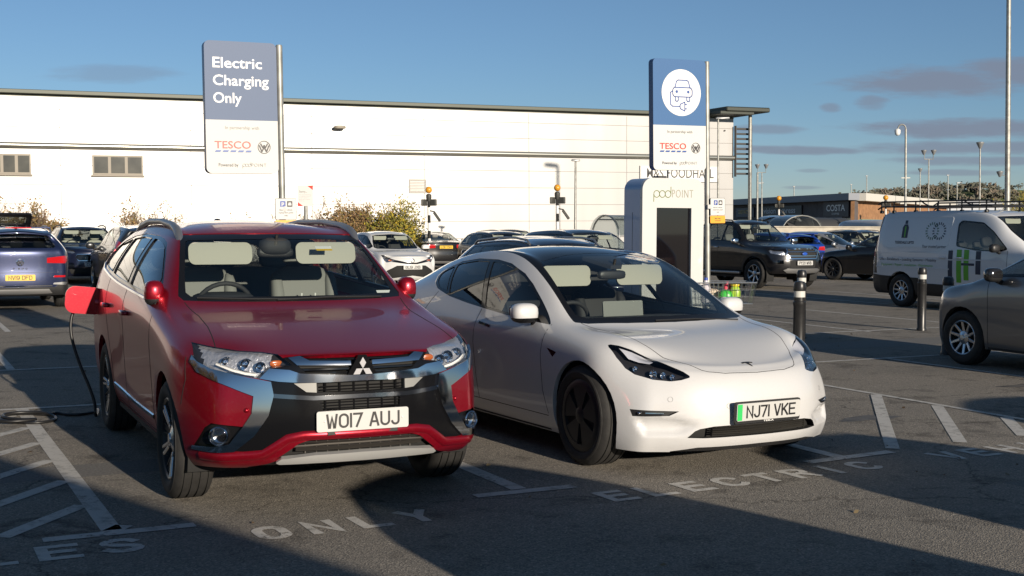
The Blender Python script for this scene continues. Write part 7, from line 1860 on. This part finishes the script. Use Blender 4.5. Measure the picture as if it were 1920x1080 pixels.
def build_posts():
    post('tall thick galvanised lamp column rising out of frame above the van', 1888.5, 39., 10.4, .085, 'big', lean=-.016)
    post('galvanised camera pole with a hooked top and white dome', 1697, 70., zof(240, 70), .075, 'cctv', 'camera pole', 'camera_pole')
    for lab, px, d, py, st, r in (('twin cup lamp post right of the camera pole', 1740, 85, 296, 'twin', .05), ('single cup lamp post between camera pole and twin lamp', 1724, 105, 318, 'cup', .05), ('slender lamp post with small head left of the tall column', 1836, 62, 272, 'cup', .045), ('short lamp post right of the twin lamp', 1776, 130, 326, 'slim', .06), ('short curved lamp post behind the roof rack', 1793, 140, 340, 'flat', .06), ('lamp post with one arm beside the tall column', 1884, 90, 326, 'arm', .045), ('thin lamp post above the coffee shop corner', 1624, 150, 328, 'slim', .07), ('thin lamp post left of the coffee shop corner', 1595, 170, 344, 'slim', .07), ('distant lamp post above the optician sign', 1488, 160, 348, 'slim', .07), ('twin cup lamp post right of the sun louvres', 1428, 95, 322, 'twin', .05), ('small lamp post just left of the twin cup lamp by the louvres', 1421, 120, 342, 'flat', .05)):
        post(lab, px, d, zof(py, d), r, st, group='lamp posts across the retail park')
    post('slim lamp post with flat head in front of the store corner', 1346, 60., zof(222, 60), .05, 'flat', group='lamp posts across the retail park', lean=-.01)
    post('thin dark lamp post standing against the white store wall', 1078, 49., zof(302, 49), .05, 'slim', group='lamp posts across the retail park', lean=0)
    # zebra crossing beacons
    for lab, px, d, py in (('crossing beacon nearest the yellow green shrub', 805.5, 46, 357), ('crossing beacon in front of the bare white wall', 1046, 46, 352), ('crossing beacon in front of the optician sign', 1460, 78, 370), ('crossing beacon at the coffee shop corner above the van', 1660, 78, 368)):
        x, y = at(px, d); z = zof(py, d); r_ = empty('crossing_beacon', (x, y, 0), 0, lab, 'beacon', 'belisha beacons at the crossings'); r_.rotation_euler = (0, LEAN, 0)
        for k in range(9):
            q = MB(); z0 = (z-.35)*k/9; q.lathe([(.055, z0), (.055, z0+(z-.35)/9)], 12); q.build('pole_band', [MATTEBLACK, WHITEPL][k % 2], r_)
        q = MB(); q.ball((0, 0, z), .125 if d < 60 else .16, 18); q.build('globe', mat('beacon_amber', lin(214, 150, 44), .35, 0, .6), r_)
        q = MB(); q.lathe([(.06, z-.42), (.10, z-.30), (.10, z-.18), (.05, z-.14)], 12)
        for s, a in ((-1, .9), (1, -.5)): q.box((s*.17, -.03, z-.46), (.24, .12, .24), .02, 0, a)
        q.tube([(0, 0, z-.75), (.22, -.1, z-.80)], .025, 6); q.box((.30, -.12, z-.98), (.10, .10, .40), .02, 0, R=Matrix.Rotation(-.6, 4, 'Y')); q.build('floodlight', mat('flood_dark', (.05, .05, .045), .5), r_)
        q = MB()
        for s, a in ((-1, .9), (1, -.5)): q.box((s*.20, -.10, z-.46), (.19, .02, .19), .005, 0, a)
        q.build('flood_lens', mat('flood_lens', (.16, .16, .15), .15, .2), r_)
    # small notice on its own post
    d = 30.; x, y = at(574, d); r_ = empty('notice_board', (x, y, 0), 0, 'white notice with red corners reading Sorry on a short post', 'sign'); r_.rotation_euler = (0, -.006, 0)
    q = MB(); q.tube([(0, .03, 0), (0, .03, 2.3)], .045, 10); q.build('post', GALV, r_)
    w, h = .36, .49; zc = zof(369, d); fx = frame_xf((-w/2, -.03, zc-h/2), (1, .12, 0), UPZ); q = MB(); q.prism([(0, 0), (w, 0), (w, h), (0, h)], .02, fx, 0); q.prism([(w, h), (w*.62, h), (w, h*.78)], .002, fx @ Matrix.Translation((0, 0, .02)), 1); q.prism([(0, 0), (w*.36, 0), (0, h*.2)], .002, fx @ Matrix.Translation((0, 0, .02)), 1)
    T = lambda y: fx @ Matrix.Translation((w*.10, h*y, .0215)); put_text(q, 'Sorry...', T(.66), .05, w*.52, bold=.03, mi=2, align='l')
    for k, tx in enumerate(('We only permit parking', 'for customers of stores', 'on this retail park', 'Please park elsewhere', 'Thank you')): put_text(q, tx, T(.54-.075*k), .017, w*(.78, .74, .6, .7, .35)[k], mi=2, align='l')
    q.build('notice_panel', [SIGNW, LETR, LETG], r_)
    # trolley shelters
    def shelter(label, px, d, L_, zt, flip=1, skin=None, rz=0.):
        x, y = at(px, d); r_ = empty('trolley_shelter', (x, y, 0), rz, label, 'shelter', 'trolley shelters'); r_.rotation_euler = (0, LEAN*.6, rz)
        q = MB(); n = 10; Wd = 2.3
        arc = lambda k: (Wd/2*cos(pi*k/n), zt-.75+.75*sin(pi*k/n))
        for yy in (0, L_/2, L_): q.tube([(Wd/2, yy, 0)]+[(arc(k)[0], yy, arc(k)[1]) for k in range(n+1)]+[(-Wd/2, yy, 0)], .035, 8)
        for k in (0, 3, 5, 7, 10): q.tube([(arc(k)[0], 0, arc(k)[1]), (arc(k)[0], L_, arc(k)[1])], .025, 6)
        q.build('frame', mat('shelter_pale', (.50, .50, .48), .35, .6), r_)
        q = MB(); vs = [(arc(k)[0]*1.02, yy, arc(k)[1]+.03) for yy in (-.1, L_+.1) for k in range(n+1)]; q.add(vs, [(k, k+1, n+2+k, n+1+k) for k in range(n)], 0); q.build('canopy', skin or glass_mat('shelter_plastic', (.7, .75, .75), .8), r_)
        return r_
    shelter('arched clear trolley shelter behind the black compact SUV', 1135, 46, 3., zof(403, 46), rz=-1.2); shelter('arched trolley shelter with pale hoop in front of the coffee shop', 1503, 70, 4., zof(402, 70), rz=.25)
    r2 = shelter('long dark trolley shelter with yellow edge left of the pale hoop', 1452, 72, 6., zof(406, 72), skin=mat('shelter_dark', (.05, .05, .05), .5), rz=-.9)
    x, y = at(1555, 61); q = MB(); q.box((0, 0, .80), (6.2, .25, 1.6), .02, 0, .1); q.box((0, 0, 1.63), (6.3, .32, .07), .02, 0, .1); o = q.build('low_wall', mat('wall_buff', (.46, .42, .35), .8, noise=(3, .2))); o.location = (x, y, 0); tag(o, 'low buff wall behind the parked silver saloon', 'wall')
    x, y = at(1672, 66); r_ = empty('white_van_far', (x, y, 0), heading(.40), 'white van roof showing behind the wall left of the signwritten van', 'van'); q = MB(); blob(q, (-1.5, 0, 1.15), (4.6, 1.9, 1.75), 5, 24); blob(q, (.9, 0, .75), (1.2, 1.85, 1.0), 4, 20); q.build('body', VANW, r_, 60)
    q = MB(); q.prism(rrect(1.5, .5, .08), .02, frame_xf((.72, 0, 1.55), (0, 1, 0), (-.6, 0, .8))); q.build('windscreen', GLOSSBLACK, r_); put_wheels(r_, 3.0, 1.6, .33, .215, .2, 'seven'); r_.name = 'panel_van'
# ------------------------------------------------------------------ shrubs
def shrub(label, px, d, wd, ht, kind, seed, name='bare_shrub', group=None):
    rnd = random.Random(seed); x, y = at(px, d); r_ = empty(name, (x, y, 0), 0, label, 'shrub', group)
    tw = MB(); lv = MB()
    def twig(p, dr, ln, r, dep):
        n = 4; P = [p]; d_ = dr.copy()
        for k in range(n):
            d_ = (d_+Vector((rnd.uniform(-.28, .28), rnd.uniform(-.28, .28), rnd.uniform(-.05, .22)))).normalized(); P.append(P[-1]+d_*ln/n)
        tw.tube(P, [r*(1-.7*k/n) for k in range(n+1)], 3 if dep else 4, 0, caps=False)
        if dep < (3 if kind != 'leafy' else 2):
            for k in range(rnd.randint(4, 6)):
                q = P[rnd.randint(1, n)]; e = (d_+Vector((rnd.uniform(-1, 1), rnd.uniform(-1, 1), rnd.uniform(-.35, .7)))*.85).normalized(); twig(q, e, ln*rnd.uniform(.45, .72), r*.55, dep+1)
        if kind == 'leafy' or (kind == 'sparse' and rnd.random() < .6) or (kind == 'bare' and rnd.random() < .07):
            for k in range(26 if kind == 'leafy' else 7):
                c = P[rnd.randint(1, n)]+Vector((rnd.gauss(0, 1), rnd.gauss(0, 1), rnd.gauss(0, 1)))*(.13 if kind == 'leafy' else .06); s = rnd.uniform(.030, .065); a = Vector((rnd.gauss(0, 1), rnd.gauss(0, 1), rnd.gauss(0, 1))).normalized(); b_ = a.orthogonal().normalized()
                lv.add([c-a*s, c+b_*s*.55, c+a*s, c-b_*s*.55], [(0, 1, 2, 3)], rnd.choice((0, 0, 1, 2)), smooth=False)
    ns = int(12*wd/1.6)+(4 if kind == 'leafy' else 3)
    for k in range(ns):
        a = rnd.uniform(0, 6.28); rr_ = rnd.random()**.5*wd*.22; p = Vector((rr_*cos(a), rr_*sin(a)*.7, 0)); sp_ = rnd.uniform(.0, .8)*wd/max(ht, .5)*.55
        twig(p, Vector((cos(a)*sp_, sin(a)*sp_*.7, 1)).normalized(), ht*rnd.uniform(.50, .80)*(.85 if kind == 'leafy' else .70), .028, 0)
    tw.build('stems', mat('twig_brown', (.16, .11, .075), .9) if kind != 'bare' else mat('twig_tan', (.21, .15, .105), .9), r_)
    if lv.v: lv.build('leaves', [mat('leaf_olive', (.20, .19, .03), .7), mat('leaf_yellow', (.42, .31, .03), .7), mat('leaf_dull', (.13, .11, .035), .75)] if kind == 'leafy' else [mat('leaf_rust', (.24, .14, .06), .8), mat('leaf_ochre', (.30, .21, .08), .8), mat('leaf_dull', (.13, .11, .035), .75)], r_)
def build_shrubs():
    g = 'bare shrubs along the store wall'
    for lab, px, d, w, h, k in (('bare twiggy shrub at the left edge behind the raised tailgate', 20, 44, 2.9, 2.5, 'bare'), ('rust leaved shrub right of the raised tailgate', 92, 45, 1.7, 2.0, 'sparse'), ('rounded bare shrub above the dark people carrier', 266, 45, 2.3, 2.5, 'bare'), ('thin bare shrub behind the parking plate', 500, 47, 1.2, 2.1, 'bare'), ('tall thin shrub left of the notice board post', 603, 47, 1.5, 2.4, 'bare'), ('brown seeded shrub right of the notice board', 645, 47, 1.9, 2.35, 'sparse'), ('dense brown shrub beside the yellow green shrub', 690, 47, 2.2, 2.2, 'sparse')):
        shrub(lab, px, d, w, h, k, int(px), group=g)
    shrub('rounded yellow green leafy shrub left of the crossing beacon', 746, 46.5, 1.75, 2.15, 'leafy', 11, 'leafy_shrub')
    shrub('golden shrub at the right edge beyond the tall lamp column', 1925, 75, 2.0, 3.1, 'leafy', 12, 'leafy_shrub')
# ------------------------------------------------------------------ build the place
build_ground(); build_store(); build_parade(); build_far(); build_posts(); build_shrubs()
build_red_suv(); build_cable(); build_white_saloon()
build_sign('charging_sign', 'tall glare washed blue and white sign reading Electric Charging Only behind the red SUV', ((535-960)/2355*11.8, 11.8, 0), True)
build_sign('charging_sign', 'tall blue and white sign with a car and plug symbol above the charger', ((1329.5-960)/2355*14.45, 14.45, 0), False)
build_charger(); build_bollards(); build_trolley(); build_cars(); build_opposite_row(); build_left_side()
